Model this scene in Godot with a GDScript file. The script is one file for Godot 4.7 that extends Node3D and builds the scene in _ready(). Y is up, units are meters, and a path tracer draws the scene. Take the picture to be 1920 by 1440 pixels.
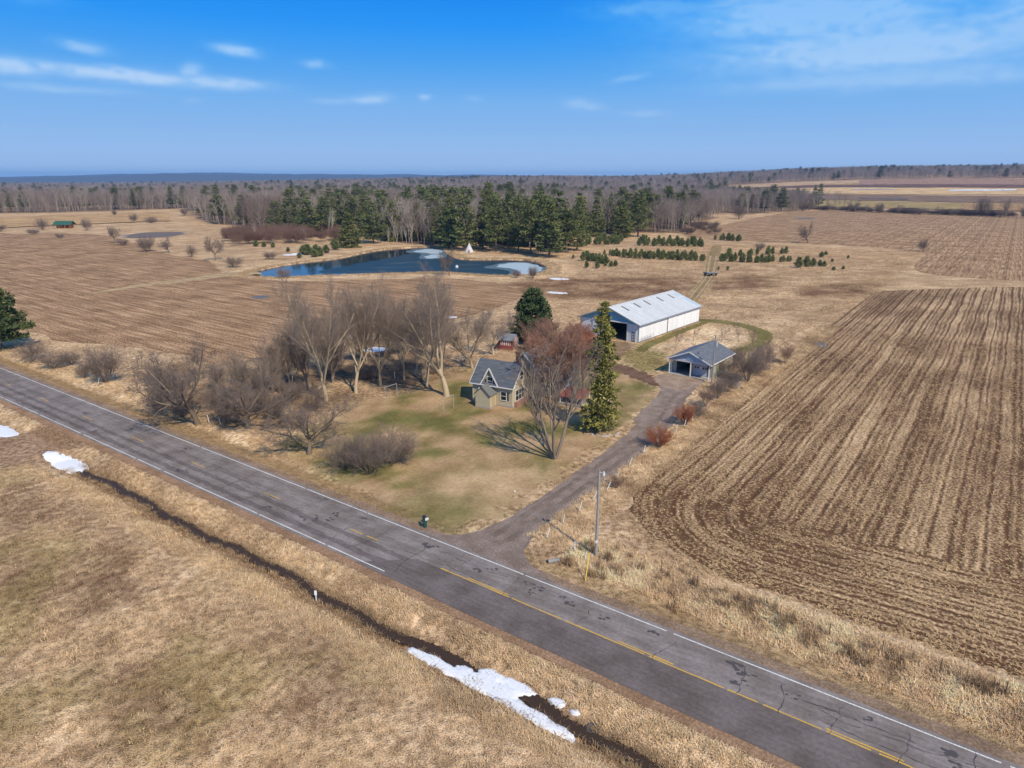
extends Node3D
# An old farm by a country highway in early spring, seen from a drone 35 m up.
# Plan grid of the farm: s runs along the highway, t runs away from it.
const O := Vector2(0.0, -56.0)
const R := Vector2(0.812, 0.5837)
const N := Vector2(0.5837, -0.812)
const EYE := 35.0

var rng := RandomNumberGenerator.new()
var n_a := FastNoiseLite.new()
var n_b := FastNoiseLite.new()
var mats := {}
var tiles := {}
var ground_mat: StandardMaterial3D


func _ready() -> void:
	rng.seed = 77
	n_a.seed = 5
	n_a.frequency = 1.0
	n_a.noise_type = FastNoiseLite.TYPE_SIMPLEX_SMOOTH
	n_b.seed = 9
	n_b.frequency = 1.0
	n_b.noise_type = FastNoiseLite.TYPE_SIMPLEX_SMOOTH
	n_b.fractal_type = FastNoiseLite.FRACTAL_FBM
	n_b.fractal_octaves = 4
	# camera
	var cam := Camera3D.new()
	cam.name = "camera"
	cam.fov = 58.72
	cam.near = 0.5
	cam.far = 40000.0
	cam.position = Vector3(0, EYE, 0)
	cam.rotation_degrees = Vector3(-16.74, 0, 0)
	add_child(cam)
	# sky, air, exposure
	var env := Environment.new()
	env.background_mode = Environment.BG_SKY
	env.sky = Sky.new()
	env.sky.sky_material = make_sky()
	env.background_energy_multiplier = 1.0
	env.tonemap_mode = Environment.TONE_MAPPER_LINEAR
	env.tonemap_exposure = 1.12
	env.fog_enabled = true
	env.fog_density = 0.00008
	env.fog_light_color = Color(0.50, 0.75, 1.0)
	env.sdfgi_enabled = true
	env.ssao_enabled = true
	env.ssil_enabled = true
	var we := WorldEnvironment.new()
	we.name = "world_environment"
	we.environment = env
	add_child(we)
	# sun: behind the camera to the right, half way up
	var sun := DirectionalLight3D.new()
	sun.name = "sun"
	sun.light_energy = 1.38
	sun.light_color = Color(1.0, 0.945, 0.85)
	sun.light_angular_distance = 0.53
	sun.shadow_enabled = true
	sun.directional_shadow_max_distance = 600.0
	add_child(sun)
	sun.look_at_from_position(Vector3(0.375, 0.707, 0.6) * 100.0, Vector3.ZERO)
	make_tiles()
	build_ground()
	build_water()
	build_fields()
	build_highway()
	build_ditch_water()
	build_driveway()
	build_tracks()
	build_far_country()
	build_barn()
	build_garage()
	build_house()
	build_small_buildings()
	build_pines()
	build_bare_trees()
	build_woods()
	build_roadside_things()
	build_yard_things()
	build_snow()
	build_grass()


# ---------------------------------------------------------------- helpers
class MB:
	var v := PackedVector3Array()
	var n := PackedVector3Array()
	var c := PackedColorArray()
	var u := PackedVector2Array()
	var ix := PackedInt32Array()

	func quad(a: Vector3, b: Vector3, cc: Vector3, d: Vector3, col := Color.WHITE) -> void:
		# corners counter-clockwise seen from the front
		var nn := (b - a).cross(d - a)
		if nn.length_squared() < 1e-12:
			nn = (cc - b).cross(d - b)
		nn = nn.normalized()
		var at := v.size()
		v.append_array([a, b, cc, d])
		n.append_array([nn, nn, nn, nn])
		c.append_array([col, col, col, col])
		var w := (b - a).length()
		var h := (d - a).length()
		u.append_array([Vector2(0, h), Vector2(w, h), Vector2(w, 0), Vector2(0, 0)])
		ix.append_array([at, at + 2, at + 1, at, at + 3, at + 2])

	func tri(a: Vector3, b: Vector3, cc: Vector3, col := Color.WHITE) -> void:
		var nn := (b - a).cross(cc - a).normalized()
		var at := v.size()
		v.append_array([a, b, cc])
		n.append_array([nn, nn, nn])
		c.append_array([col, col, col])
		u.append_array([Vector2(a.x, a.y), Vector2(b.x, b.y), Vector2(cc.x, cc.y)])
		ix.append_array([at, at + 2, at + 1])

	func box(lo: Vector3, hi: Vector3, col := Color.WHITE, tf := Transform3D.IDENTITY) -> void:
		var p := []
		for k in 8:
			p.append(tf * Vector3(hi.x if k & 1 else lo.x, hi.y if k & 2 else lo.y, hi.z if k & 4 else lo.z))
		quad(p[4], p[5], p[7], p[6], col)
		quad(p[1], p[0], p[2], p[3], col)
		quad(p[5], p[1], p[3], p[7], col)
		quad(p[0], p[4], p[6], p[2], col)
		quad(p[6], p[7], p[3], p[2], col)
		quad(p[0], p[1], p[5], p[4], col)

	# beam of rectangular section between two points
	func beam(a: Vector3, b: Vector3, w: float, h: float, col := Color.WHITE, up := Vector3.UP) -> void:
		var z := (b - a).normalized()
		if absf(z.dot(up)) > 0.98:
			up = Vector3.RIGHT
		var x := up.cross(z).normalized()
		var y := z.cross(x)
		box(Vector3(-w / 2, -h / 2, 0), Vector3(w / 2, h / 2, (b - a).length()), col, Transform3D(Basis(x, y, z), a))

	func ring(p: Vector3, d: Vector3, r: float, k: int, col: Color) -> void:
		var x := d.cross(Vector3(0.31, 0.2, 0.93)).normalized()
		var y := d.cross(x)
		for i in k:
			var a := TAU * i / k
			var o := x * cos(a) + y * sin(a)
			v.append(p + o * r)
			n.append(o)
			c.append(col)
			u.append(Vector2(float(i) / k, p.y))

	func path(pts: PackedVector3Array, rad: PackedFloat32Array, k: int, col: Color, cap := false) -> void:
		var at := v.size()
		for i in pts.size():
			var d := (pts[mini(i + 1, pts.size() - 1)] - pts[maxi(i - 1, 0)]).normalized()
			ring(pts[i], d, rad[i], k, col)
		for i in pts.size() - 1:
			for j in k:
				var a := at + i * k + j
				var b := at + i * k + (j + 1) % k
				ix.append_array([a, a + k, b, b, a + k, b + k])
		if cap:
			var m := v.size()
			var d2 := (pts[pts.size() - 1] - pts[pts.size() - 2]).normalized()
			v.append(pts[pts.size() - 1])
			n.append(d2)
			c.append(col)
			u.append(Vector2.ZERO)
			var e := at + (pts.size() - 1) * k
			for j in k:
				ix.append_array([m, e + (j + 1) % k, e + j])

	func tube(a: Vector3, b: Vector3, r0: float, r1: float, k: int, col := Color.WHITE, cap := true) -> void:
		path(PackedVector3Array([a, b]), PackedFloat32Array([r0, r1]), k, col, cap)

	func append(o: MB, tf: Transform3D, tint := Color.WHITE) -> void:
		var at := v.size()
		for i in o.v.size():
			v.append(tf * o.v[i])
			n.append((tf.basis * o.n[i]).normalized())
			c.append(o.c[i] * tint)
			u.append(o.u[i])
		for i in o.ix:
			ix.append(at + i)

	func mesh(m: Material, second_uv := false) -> ArrayMesh:
		var a := []
		a.resize(Mesh.ARRAY_MAX)
		a[Mesh.ARRAY_VERTEX] = v
		a[Mesh.ARRAY_NORMAL] = n
		a[Mesh.ARRAY_COLOR] = c
		a[Mesh.ARRAY_TEX_UV] = u
		if second_uv:
			a[Mesh.ARRAY_TEX_UV2] = u
		a[Mesh.ARRAY_INDEX] = ix
		var am := ArrayMesh.new()
		am.add_surface_from_arrays(Mesh.PRIMITIVE_TRIANGLES, a)
		am.surface_set_material(0, m)
		return am


func W(s: float, t: float, y := 0.0) -> Vector3:
	var p := O + R * s + N * t
	return Vector3(p.x, y, p.y)


func st(x: float, z: float) -> Vector2:
	var d := Vector2(x, z) - O
	return Vector2(d.dot(R), d.dot(N))


func rnd(a := 0.0, b := 1.0) -> float:
	return rng.randf_range(a, b)


func lin(r: float, g: float, b: float) -> Color:
	return Color(r, g, b).linear_to_srgb()


# a material by its real-world (linear) colour
func mat(key: String, r := 0.5, g := 0.5, b := 0.5, rough := 0.9, metal := 0.0) -> StandardMaterial3D:
	if not mats.has(key):
		var m := StandardMaterial3D.new()
		m.resource_name = key
		m.albedo_color = lin(r, g, b)
		m.roughness = rough
		m.metallic = metal
		mats[key] = m
	return mats[key]


# a material that takes its colour from the mesh
func vmat(key: String, rough := 0.95, spec := 0.3) -> StandardMaterial3D:
	if not mats.has(key):
		var m := StandardMaterial3D.new()
		m.resource_name = key
		m.vertex_color_use_as_albedo = true
		m.roughness = rough
		m.metallic_specular = spec
		mats[key] = m
	return mats[key]


func put(called: String, mesh: Mesh, parent: Node = self) -> MeshInstance3D:
	var o := MeshInstance3D.new()
	o.name = called
	o.mesh = mesh
	parent.add_child(o, true)
	return o


func tag(o: Node, label: String, category: String, group := "") -> Node:
	o.set_meta("label", label)
	o.set_meta("category", category)
	if group:
		o.set_meta("group", group)
	return o


func thing(called: String, label: String, category: String, at := Vector3.ZERO, turn := 0.0, group := "") -> Node3D:
	var o := Node3D.new()
	o.name = called
	o.position = at
	o.rotation.y = turn
	add_child(o, true)
	tag(o, label, category, group)
	return o


func struct(called: String, mesh: Mesh, parent: Node = self) -> MeshInstance3D:
	var o := put(called, mesh, parent)
	o.set_meta("kind", "structure")
	return o


func stuff(called: String, mesh: Mesh, places: Array, tints: Array, label := "", parent: Node = self) -> MultiMeshInstance3D:
	var mm := MultiMesh.new()
	mm.transform_format = MultiMesh.TRANSFORM_3D
	mm.use_colors = true
	mm.mesh = mesh
	mm.instance_count = places.size()
	for i in places.size():
		mm.set_instance_transform(i, places[i])
		mm.set_instance_color(i, tints[i])
	var o := MultiMeshInstance3D.new()
	o.name = called
	o.multimesh = mm
	o.set_meta("kind", "stuff")
	if label:
		o.set_meta("label", label)
	parent.add_child(o, true)
	return o


func poly(a: Array) -> PackedVector2Array:
	var p := PackedVector2Array()
	for q in a:
		p.append(q if q is Vector2 else Vector2(q[0], q[1]))
	return p


func inside(p: Vector2, a: PackedVector2Array) -> bool:
	return Geometry2D.is_point_in_polygon(p, a)


# outline with extra points, bent and roughened a little
func ragged(a: PackedVector2Array, step: float, amount: float, smooth := 2) -> PackedVector2Array:
	var q := a
	for k in smooth:
		var r := PackedVector2Array()
		for i in q.size():
			var b := q[(i + 1) % q.size()]
			r.append(q[i].lerp(b, 0.25))
			r.append(q[i].lerp(b, 0.75))
		q = r
	var out := PackedVector2Array()
	for i in q.size():
		var b := q[(i + 1) % q.size()]
		var m := maxi(1, int((b - q[i]).length() / step))
		for j in m:
			var p := q[i].lerp(b, float(j) / m)
			out.append(p + Vector2(n_b.get_noise_2d(p.x / (step * 4.0), p.y / (step * 4.0)), n_b.get_noise_2d(p.y / (step * 4.0) + 40.0, p.x / (step * 4.0))) * amount)
	return out


# flat sheet inside an outline, lying on the ground at a height; texture coordinates are metres on the farm's grid
func sheet(a: PackedVector2Array, y: float, on_ground := false, col := Color.WHITE) -> MB:
	var m := MB.new()
	var t := Geometry2D.triangulate_polygon(a)
	for p in a:
		var d := st(p.x, p.y)
		m.v.append(Vector3(p.x, y + (height(p.x, p.y) if on_ground else 0.0), p.y))
		m.n.append(Vector3.UP)
		m.c.append(col)
		m.u.append(Vector2(d.x, d.y))
	for i in range(0, t.size(), 3):
		var b := a[t[i + 1]] - a[t[i]]
		var e := a[t[i + 2]] - a[t[i]]
		# front (up) faces run clockwise seen from above
		if b.x * e.y - b.y * e.x > 0.0:
			m.ix.append_array([t[i], t[i + 1], t[i + 2]])
		else:
			m.ix.append_array([t[i], t[i + 2], t[i + 1]])
	return m


# strip along a line of points (x, z, width)
func ribbon(pts: Array, y: float, jitter := 0.0, col := Color.WHITE, on_ground := false) -> MB:
	var m := MB.new()
	var run := 0.0
	for i in pts.size():
		var p := Vector2(pts[i][0], pts[i][1])
		var a := Vector2(pts[maxi(i - 1, 0)][0], pts[maxi(i - 1, 0)][1])
		var b := Vector2(pts[mini(i + 1, pts.size() - 1)][0], pts[mini(i + 1, pts.size() - 1)][1])
		var d := (b - a).normalized()
		var q := Vector2(-d.y, d.x)
		run += (p - a).length()
		for e in [-1.0, 1.0]:
			var w: float = pts[i][2] * 0.5 * (1.0 + jitter * n_b.get_noise_2d(p.x * 1.3 + e * 50.0, p.y * 1.3))
			var x: Vector2 = p + q * e * w
			m.v.append(Vector3(x.x, y + (height(x.x, x.y) if on_ground else 0.0), x.y))
			m.n.append(Vector3.UP)
			m.c.append(col)
			m.u.append(Vector2(e * w, run))
		if i:
			var k := i * 2
			m.ix.append_array([k - 2, k, k - 1, k - 1, k, k + 1])
	# turn the strip over if it faces down
	var nn := (m.v[1] - m.v[0]).cross(m.v[2] - m.v[0])
	if nn.y < 0.0:
		for i in range(0, m.ix.size(), 3):
			var k := m.ix[i + 1]
			m.ix[i + 1] = m.ix[i + 2]
			m.ix[i + 2] = k
	return m


# points along a smooth curve through a list of [x, z] or [x, z, width]
func curve(a: Array, step: float, width := 1.0) -> Array:
	var c := Curve3D.new()
	for i in a.size():
		var q: Array = a[i]
		var b: Array = a[maxi(i - 1, 0)]
		var d: Array = a[mini(i + 1, a.size() - 1)]
		var h := Vector3(d[0] - b[0], 0, d[1] - b[1]) / 6.0
		c.add_point(Vector3(q[0], q[2] if q.size() > 2 else width, q[1]), -h, h)
	c.bake_interval = step
	var out := []
	for p in c.get_baked_points():
		out.append([p.x, p.z, p.y])
	return out


# ---------------------------------------------------------------- sky
func make_sky() -> PanoramaSkyMaterial:
	var w := 2048
	var h := 1024
	var data := PackedByteArray()
	data.resize(w * h * 3)
	# colour by elevation in degrees; above the view greyed to neutralise shadows
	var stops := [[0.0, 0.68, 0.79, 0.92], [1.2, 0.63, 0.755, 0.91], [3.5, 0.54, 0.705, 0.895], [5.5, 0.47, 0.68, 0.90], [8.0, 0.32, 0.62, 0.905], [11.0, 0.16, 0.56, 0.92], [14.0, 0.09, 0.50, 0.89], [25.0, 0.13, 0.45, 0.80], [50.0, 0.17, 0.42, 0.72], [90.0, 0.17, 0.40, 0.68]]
	# wisps: azimuth, elevation, half width, half height, strength, slope
	var wisps := [[-36.0, 6.75, 7.0, 0.55, 0.66, -0.01], [-28.0, 6.7, 8.0, 0.5, 0.68, -0.03], [-21.5, 6.45, 4.5, 0.45, 0.6, -0.02], [-23.4, 7.15, 1.1, 0.5, 0.5, 0.25], [-31.0, 5.7, 5.5, 0.25, 0.35, -0.02], [-29.7, 8.3, 2.0, 0.35, 0.5, -0.08], [-20.2, 8.7, 2.2, 0.4, 0.6, -0.12], [-14.8, 8.0, 1.5, 0.2, 0.4, 0.0], [-11.0, 5.75, 2.0, 0.28, 0.55, 0.06], [-13.5, 5.6, 2.2, 0.2, 0.3, 0.0], [-6.8, 5.95, 0.7, 0.16, 0.5, 0.0], [-3.2, 5.95, 1.1, 0.14, 0.3, 0.0], [-23.5, 5.3, 0.8, 0.16, 0.35, 0.0], [-34.0, 11.3, 4.0, 0.8, 0.3, -0.1], [9.2, 7.3, 2.2, 0.3, 0.32, 0.18], [5.6, 5.5, 2.0, 0.35, 0.28, -0.08], [10.3, 4.7, 2.4, 0.2, 0.26, -0.03], [27.0, 6.6, 16.0, 0.9, 0.4, 0.0], [26.0, 8.4, 17.0, 2.0, 0.6, 0.0], [22.0, 10.8, 15.0, 2.4, 0.58, -0.02], [38.0, 9.0, 15.0, 2.6, 0.55, 0.0], [12.0, 11.8, 8.0, 0.8, 0.35, 0.0]]
	var task := func(y: int) -> void:
		var el := 90.0 - (y + 0.5) / h * 180.0
		var e := maxf(el, 0.0)
		var k := 0
		while k < stops.size() - 2 and e > stops[k + 1][0]:
			k += 1
		var f := clampf((e - stops[k][0]) / (stops[k + 1][0] - stops[k][0]), 0.0, 1.0)
		var base := Vector3(lerpf(stops[k][1], stops[k + 1][1], f), lerpf(stops[k][2], stops[k + 1][2], f), lerpf(stops[k][3], stops[k + 1][3], f))
		for x in w:
			var az := (x + 0.5) / w * 360.0
			if az > 180.0:
				az -= 360.0
			var cl := 0.0
			if el > -1.0 and el < 89.0:
				var q := az * cos(deg_to_rad(el))
				var wx := n_b.get_noise_2d(q * 0.12 + 7.0, el * 0.55) * 1.0
				var fine := n_b.get_noise_2d(q * 0.42 + wx * 1.2, el * 1.7 + q * 0.12)
				if absf(az) < 56.0 and el < 17.0:
					for c in wisps:
						var dx: float = (az - c[0]) / c[2]
						if absf(dx) > 1.4:
							continue
						var dy: float = (el - c[1] - c[5] * (az - c[0]) + wx * 0.25) / c[3]
						if dy > 2.2 or dy < -1.8:
							continue
						var g := exp(-dx * dx * 2.4 - dy * dy * (1.0 if dy > 0.0 else 2.2))
						cl = maxf(cl, c[4] * clampf(g * (1.25 + (0.7 if c[2] > 10.0 else 1.2) * fine), 0.0, 1.0))
				# thin high cloud carried round the sky, extra added unseen to keep shadows neutral
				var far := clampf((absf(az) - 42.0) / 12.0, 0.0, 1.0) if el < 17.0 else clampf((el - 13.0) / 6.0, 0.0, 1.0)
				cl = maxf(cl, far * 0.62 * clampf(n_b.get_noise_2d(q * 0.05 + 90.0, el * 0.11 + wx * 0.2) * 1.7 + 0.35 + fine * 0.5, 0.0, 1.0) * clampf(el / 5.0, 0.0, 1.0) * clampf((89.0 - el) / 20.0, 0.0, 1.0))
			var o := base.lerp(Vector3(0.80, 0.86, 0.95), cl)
			var at := (y * w + x) * 3
			data[at] = int(o.x * 255.0)
			data[at + 1] = int(o.y * 255.0)
			data[at + 2] = int(o.z * 255.0)
	for y in h:
		task.call(y)
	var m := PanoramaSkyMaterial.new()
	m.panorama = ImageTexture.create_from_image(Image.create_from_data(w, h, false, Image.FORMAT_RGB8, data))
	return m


# ---------------------------------------------------------------- textures of what surfaces are made of
func noise_tile(size: int, freq: float, kind: int, seed_: int, octaves := 4) -> PackedByteArray:
	var f := FastNoiseLite.new()
	f.seed = seed_
	f.frequency = freq
	f.noise_type = FastNoiseLite.TYPE_SIMPLEX_SMOOTH
	f.fractal_type = [FastNoiseLite.FRACTAL_FBM, FastNoiseLite.FRACTAL_RIDGED][kind]
	f.fractal_octaves = octaves
	f.domain_warp_enabled = kind == 1
	f.domain_warp_amplitude = 18.0
	f.domain_warp_frequency = 0.02
	var im := f.get_seamless_image(size, size)
	im.convert(Image.FORMAT_L8)
	return im.get_data()


# noise drawn out along v
func streak_tile(size: int, freq: float, squeeze: int, seed_: int) -> PackedByteArray:
	var f := FastNoiseLite.new()
	f.seed = seed_
	f.frequency = freq
	f.noise_type = FastNoiseLite.TYPE_SIMPLEX_SMOOTH
	f.fractal_octaves = 3
	var im := f.get_seamless_image(size, size / squeeze)
	im.convert(Image.FORMAT_L8)
	im.resize(size, size, Image.INTERPOLATE_CUBIC)
	return im.get_data()


func to_texture(size_x: int, size_y: int, data: PackedByteArray, rgb := true) -> ImageTexture:
	return ImageTexture.create_from_image(Image.create_from_data(size_x, size_y, false, Image.FORMAT_RGB8 if rgb else Image.FORMAT_L8, data))


func srgb_table() -> PackedByteArray:
	var t := PackedByteArray()
	for i in 1025:
		t.append(int(clampf(Color(i / 1024.0, 0, 0).linear_to_srgb().r * 255.0, 0, 255)))
	return t


func mixed(key: String, size: int, dark: Vector3, light: Vector3, value: PackedByteArray, height_key := "") -> void:
	var lut := srgb_table()
	var d := PackedByteArray()
	d.resize(size * size * 3)
	for i in size * size:
		var f := value[i] / 255.0
		d[i * 3] = lut[int(lerpf(dark.x, light.x, f) * 1024.0)]
		d[i * 3 + 1] = lut[int(lerpf(dark.y, light.y, f) * 1024.0)]
		d[i * 3 + 2] = lut[int(lerpf(dark.z, light.z, f) * 1024.0)]
	tiles[key] = to_texture(size, size, d)
	if height_key:
		tiles[height_key] = to_texture(size, size, value, false)


func make_tiles() -> void:
	# matted dead grass
	var size := 1024
	var a := noise_tile(size, 0.075, 1, 3, 3)
	var b := noise_tile(size, 0.026, 0, 11, 6)
	var c := noise_tile(size, 0.16, 0, 21, 3)
	var out := PackedByteArray()
	out.resize(size * size)
	for i in size * size:
		out[i] = clampi(int((a[i] * 0.30 + b[i] * 0.55 + c[i] * 0.45 - 166.0) * 2.3 + 150.0), 0, 255)
	mixed("grass", size, Vector3(0.27, 0.225, 0.18), Vector3(1.0, 0.985, 0.96), out, "grass_height")
	for i in size * size:
		out[i] = clampi(int((a[i] * 0.2 + b[i] * 0.4 + c[i] * 0.6 - 160.0) * 1.1 + 150.0), 0, 255)
	mixed("lawn", size, Vector3(0.32, 0.29, 0.24), Vector3(0.92, 0.91, 0.90), out, "lawn_height")
	# broad tone, for large surfaces
	b = noise_tile(512, 0.022, 0, 31, 5)
	for i in 512 * 512:
		b[i] = clampi(int((b[i] - 128.0) * 1.7 + 128.0), 0, 255)
	mixed("broad", 512, Vector3(0.72, 0.69, 0.66), Vector3(1.0, 1.0, 1.0), b)
	# hardly any tone, for painted steel
	for i in 512 * 512:
		b[i] = clampi(int((b[i] - 128.0) * 0.8 + 150.0), 0, 255)
	mixed("faint", 512, Vector3(0.86, 0.86, 0.86), Vector3(1.0, 1.0, 1.0), b)
	# tilled maize stubble: ridges along v, straw on dark soil; one tile is 41 m
	a = noise_tile(size, 0.11, 0, 41, 3)
	b = streak_tile(size, 0.035, 16, 43)
	c = noise_tile(size, 0.05, 0, 45, 4)
	for y in size:
		for x in size:
			var i := y * size + x
			var wob := (c[i] - 128.0) * 0.008
			var wave := cos(TAU * 48.0 * x / size + wob * 3.0) * 0.8 + 0.9 * cos(TAU * 13.0 * x / size + wob * 1.2 + 1.0) * clampf(0.5 + (b[i] - 128.0) * 0.02, 0, 1) + 0.6 * cos(TAU * 7.0 * x / size)
			var f := (a[i] - 128.0) * 2.6 + (b[i] - 128.0) * 1.0 + (c[i] - 128.0) * 0.9 + wave * 40.0 + 122.0
			out[i] = clampi(int(f), 0, 255)
	mixed("stubble", size, Vector3(0.20, 0.145, 0.10), Vector3(1.0, 0.96, 0.90), out, "stubble_height")
	# worn asphalt; one tile is 9 m, v along the road
	a = noise_tile(size, 0.30, 0, 51, 2)
	b = streak_tile(size, 0.025, 8, 53)
	c = noise_tile(size, 0.02, 0, 55, 4)
	for i in size * size:
		out[i] = clampi(int((a[i] - 128.0) * 0.6 + (b[i] - 128.0) * 0.35 + (c[i] - 128.0) * 0.45 + 150.0), 0, 255)
	mixed("asphalt", size, Vector3(0.40, 0.39, 0.40), Vector3(0.95, 0.94, 0.93), out)
	# gravel
	a = noise_tile(size, 0.22, 0, 61, 3)
	for i in size * size:
		out[i] = clampi(int((a[i] - 128.0) * 1.6 + (c[i] - 128.0) * 1.0 + 140.0), 0, 255)
	mixed("gravel", size, Vector3(0.42, 0.40, 0.38), Vector3(1.0, 0.99, 0.97), out, "gravel_height")


func tiled(key: String, tile: String, metres: float, bump: float, broad := 140.0, rough := 1.0) -> StandardMaterial3D:
	if not mats.has(key):
		var m := vmat(key, rough, 0.2)
		m.albedo_texture = tiles[tile]
		m.uv1_scale = Vector3(1.0 / metres, 1.0 / metres, 1)
		if bump != 0.0 and tiles.has(tile + "_height"):
			m.heightmap_enabled = true
			m.heightmap_texture = tiles[tile + "_height"]
			m.heightmap_scale = bump
		if broad > 0.0:
			m.detail_enabled = true
			m.detail_albedo = tiles["broad"]
			m.detail_blend_mode = BaseMaterial3D.BLEND_MODE_MUL
			m.detail_uv_layer = BaseMaterial3D.DETAIL_UV_2
			m.uv2_scale = Vector3(1.0 / broad, 1.0 / broad, 1)
	return mats[key]


# ---------------------------------------------------------------- the lie of the land
const POND := [[-101.4, -259.4], [-101.3, -273.9], [-97.7, -289.2], [-89.6, -304.7], [-78.5, -317.3], [-72.0, -346.1], [-64.2, -362.4], [-46.0, -374.1], [-37.4, -368.2], [-31.1, -340.9], [-25.0, -318.3], [-19.1, -312.8], [0.0, -314.9], [11.5, -308.7], [15.9, -289.2], [14.1, -268.6], [6.1, -260.9], [-6.1, -259.4], [-16.4, -263.9], [-27.3, -270.2], [-37.4, -267.0], [-53.4, -263.9], [-72.7, -259.4], [-86.9, -253.5]]
const POND2 := [[-247.7, -441.8], [-255.3, -475.2], [-232.6, -486.9], [-214.2, -458.7], [-217.3, -433.6], [-235.0, -425.7]]
var pond_line := ragged(poly(POND), 2.0, 1.6)
var pond2_line := ragged(poly(POND2), 3.0, 2.0)


func sm(a: float, b: float, x: float) -> float:
	return smoothstep(a, b, x)


func height(x: float, z: float) -> float:
	var h := 0.0
	var d := st(x, z)
	var s := d.x
	var t := d.y
	if t > -22.0 and t < 14.0 and absf(s) < 700.0:
		# deep ditch on the near side, with an earth crossing
		var wob := 0.25 * sin(s * 0.23) + 0.18 * sin(s * 0.71 + 1.0)
		var q := -t + wob
		var open := sm(5.0, 9.0, absf(s + 72.0))
		h -= 1.0 * sm(8.9, 11.6, q) * (1.0 - sm(13.0, 15.6, q)) * open
		# shallow one on the far side
		var r := t + wob * 0.7
		var side := sm(10.0, 16.0, s) * 0.55 + 0.32 * sm(-60.0, -45.0, s) * (1.0 - sm(-11.0, -8.0, s)) + 0.4 * (1.0 - sm(-75.0, -60.0, s))
		h -= side * sm(1.6, 3.3, r) * (1.0 - sm(4.0, 6.4, r))
		h += 0.35 * sm(6.5, 8.0, r) * (1.0 - sm(8.5, 10.5, r)) * sm(14.0, 20.0, s)
	if x > -270.0 and x < 30.0 and z < -245.0 and z > -500.0:
		if inside(Vector2(x, z), pond_line) or inside(Vector2(x, z), pond2_line):
			h -= 1.3
	var far := sqrt(x * x + z * z)
	if far > 620.0:
		var az := atan2(x, -z)
		var up := lerpf(-2.0, 30.0, sm(-0.55, 0.05, az)) + 19.0 * sm(0.12, 0.55, az)
		h += up * sm(910.0, 3200.0, far) + 16.0 * sm(0.15, 0.45, az) * sm(910.0, 1900.0, far)
		h += 3.0 * n_a.get_noise_2d(x * 0.0016, z * 0.0016) * sm(910.0, 1600.0, far)
	return h


const LAWN := [[-32.3, -84.3], [-24.1, -79.1], [-16.1, -72.3], [-9.6, -65.0], [-6.0, -62.9], [-3.1, -64.6], [0.0, -68.3], [6.7, -78.8], [14.6, -91.9], [23.0, -106.6], [25.3, -115.7], [21.4, -125.9], [21.0, -137.5], [18.0, -139.8], [11.7, -131.1], [0.0, -138.2], [-7.2, -129.1], [-14.9, -113.8], [-21.6, -109.5], [-27.2, -103.1]]
const LAWN2 := [[21.9, -139.6], [27.5, -144.6], [35.0, -155.7], [46.5, -171.7], [47.9, -170.8], [35.4, -151.6], [32.7, -141.6], [30.0, -127.0], [24.0, -122.0]]
const HAY_PATCH := [[28.6, -142.1], [34.8, -149.6], [46.2, -165.8], [55.5, -162.1], [53.9, -149.6], [47.3, -143.6], [33.7, -139.8]]
const BROWN_A := [[-16.8, -218.8], [7.8, -250.7], [65.9, -256.4], [62.8, -227.8], [45.1, -204.7], [30.6, -204.7], [8.1, -206.6]]
const BROWN_B := [[75.1, -253.5], [97.9, -259.4], [87.3, -230.1], [63.5, -218.8]]
const BROWN_C := [[92.7, -225.5], [111.9, -238.7], [129.0, -238.7], [109.2, -210.5], [89.3, -210.5]]
const THICKET := [[-67.1, -123.3], [-64.7, -149.6], [-46.2, -160.9], [-24.0, -149.6], [-8.2, -127.1], [-12.2, -114.7], [-21.9, -111.6], [-27.4, -103.9], [-31.4, -94.5], [-40.9, -94.5], [-49.8, -96.8]]
const LOOP := [[46.9, -173.8], [53.2, -171.8], [58.1, -165.8], [59.0, -157.9], [55.2, -148.6], [49.5, -141.7], [45.0, -138.0]]
const TRACK := [[55.2, -206.6], [65.4, -233.7], [75.1, -260.9], [95.3, -326.4], [112.6, -380.3]]
var zone := {}


func near_line(p: Vector2, a: Array) -> float:
	var best := 1e9
	for i in a.size() - 1:
		var q := Geometry2D.get_closest_point_to_segment(p, Vector2(a[i][0], a[i][1]), Vector2(a[i + 1][0], a[i + 1][1]))
		best = minf(best, q.distance_to(p))
	return best


# how much of a zone there is at a point: soft at its edge, from a few looks around
func cover(p: Vector2, key: String, soft: float) -> float:
	var a: PackedVector2Array = zone[key]
	var b: Rect2 = zone[key + " box"]
	if not b.grow(soft).has_point(p):
		return 0.0
	var k := 0.0
	for o in [Vector2(0, 0), Vector2(1, 0.3), Vector2(-0.3, 1), Vector2(-1, -0.3), Vector2(0.3, -1)]:
		if inside(p + o * soft, a):
			k += 0.2
	return k


const STRAW := Color(0.475, 0.342, 0.205)
const PALE := Color(0.58, 0.438, 0.283)
const TAN := Color(0.365, 0.255, 0.155)
const BROWN := Color(0.23, 0.152, 0.095)
const RUST := Color(0.165, 0.098, 0.056)
const OLIVE := Color(0.225, 0.178, 0.072)
const GREEN := Color(0.145, 0.14, 0.05)
const DIRT := Color(0.25, 0.165, 0.11)
const DUFF := Color(0.15, 0.105, 0.072)


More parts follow.
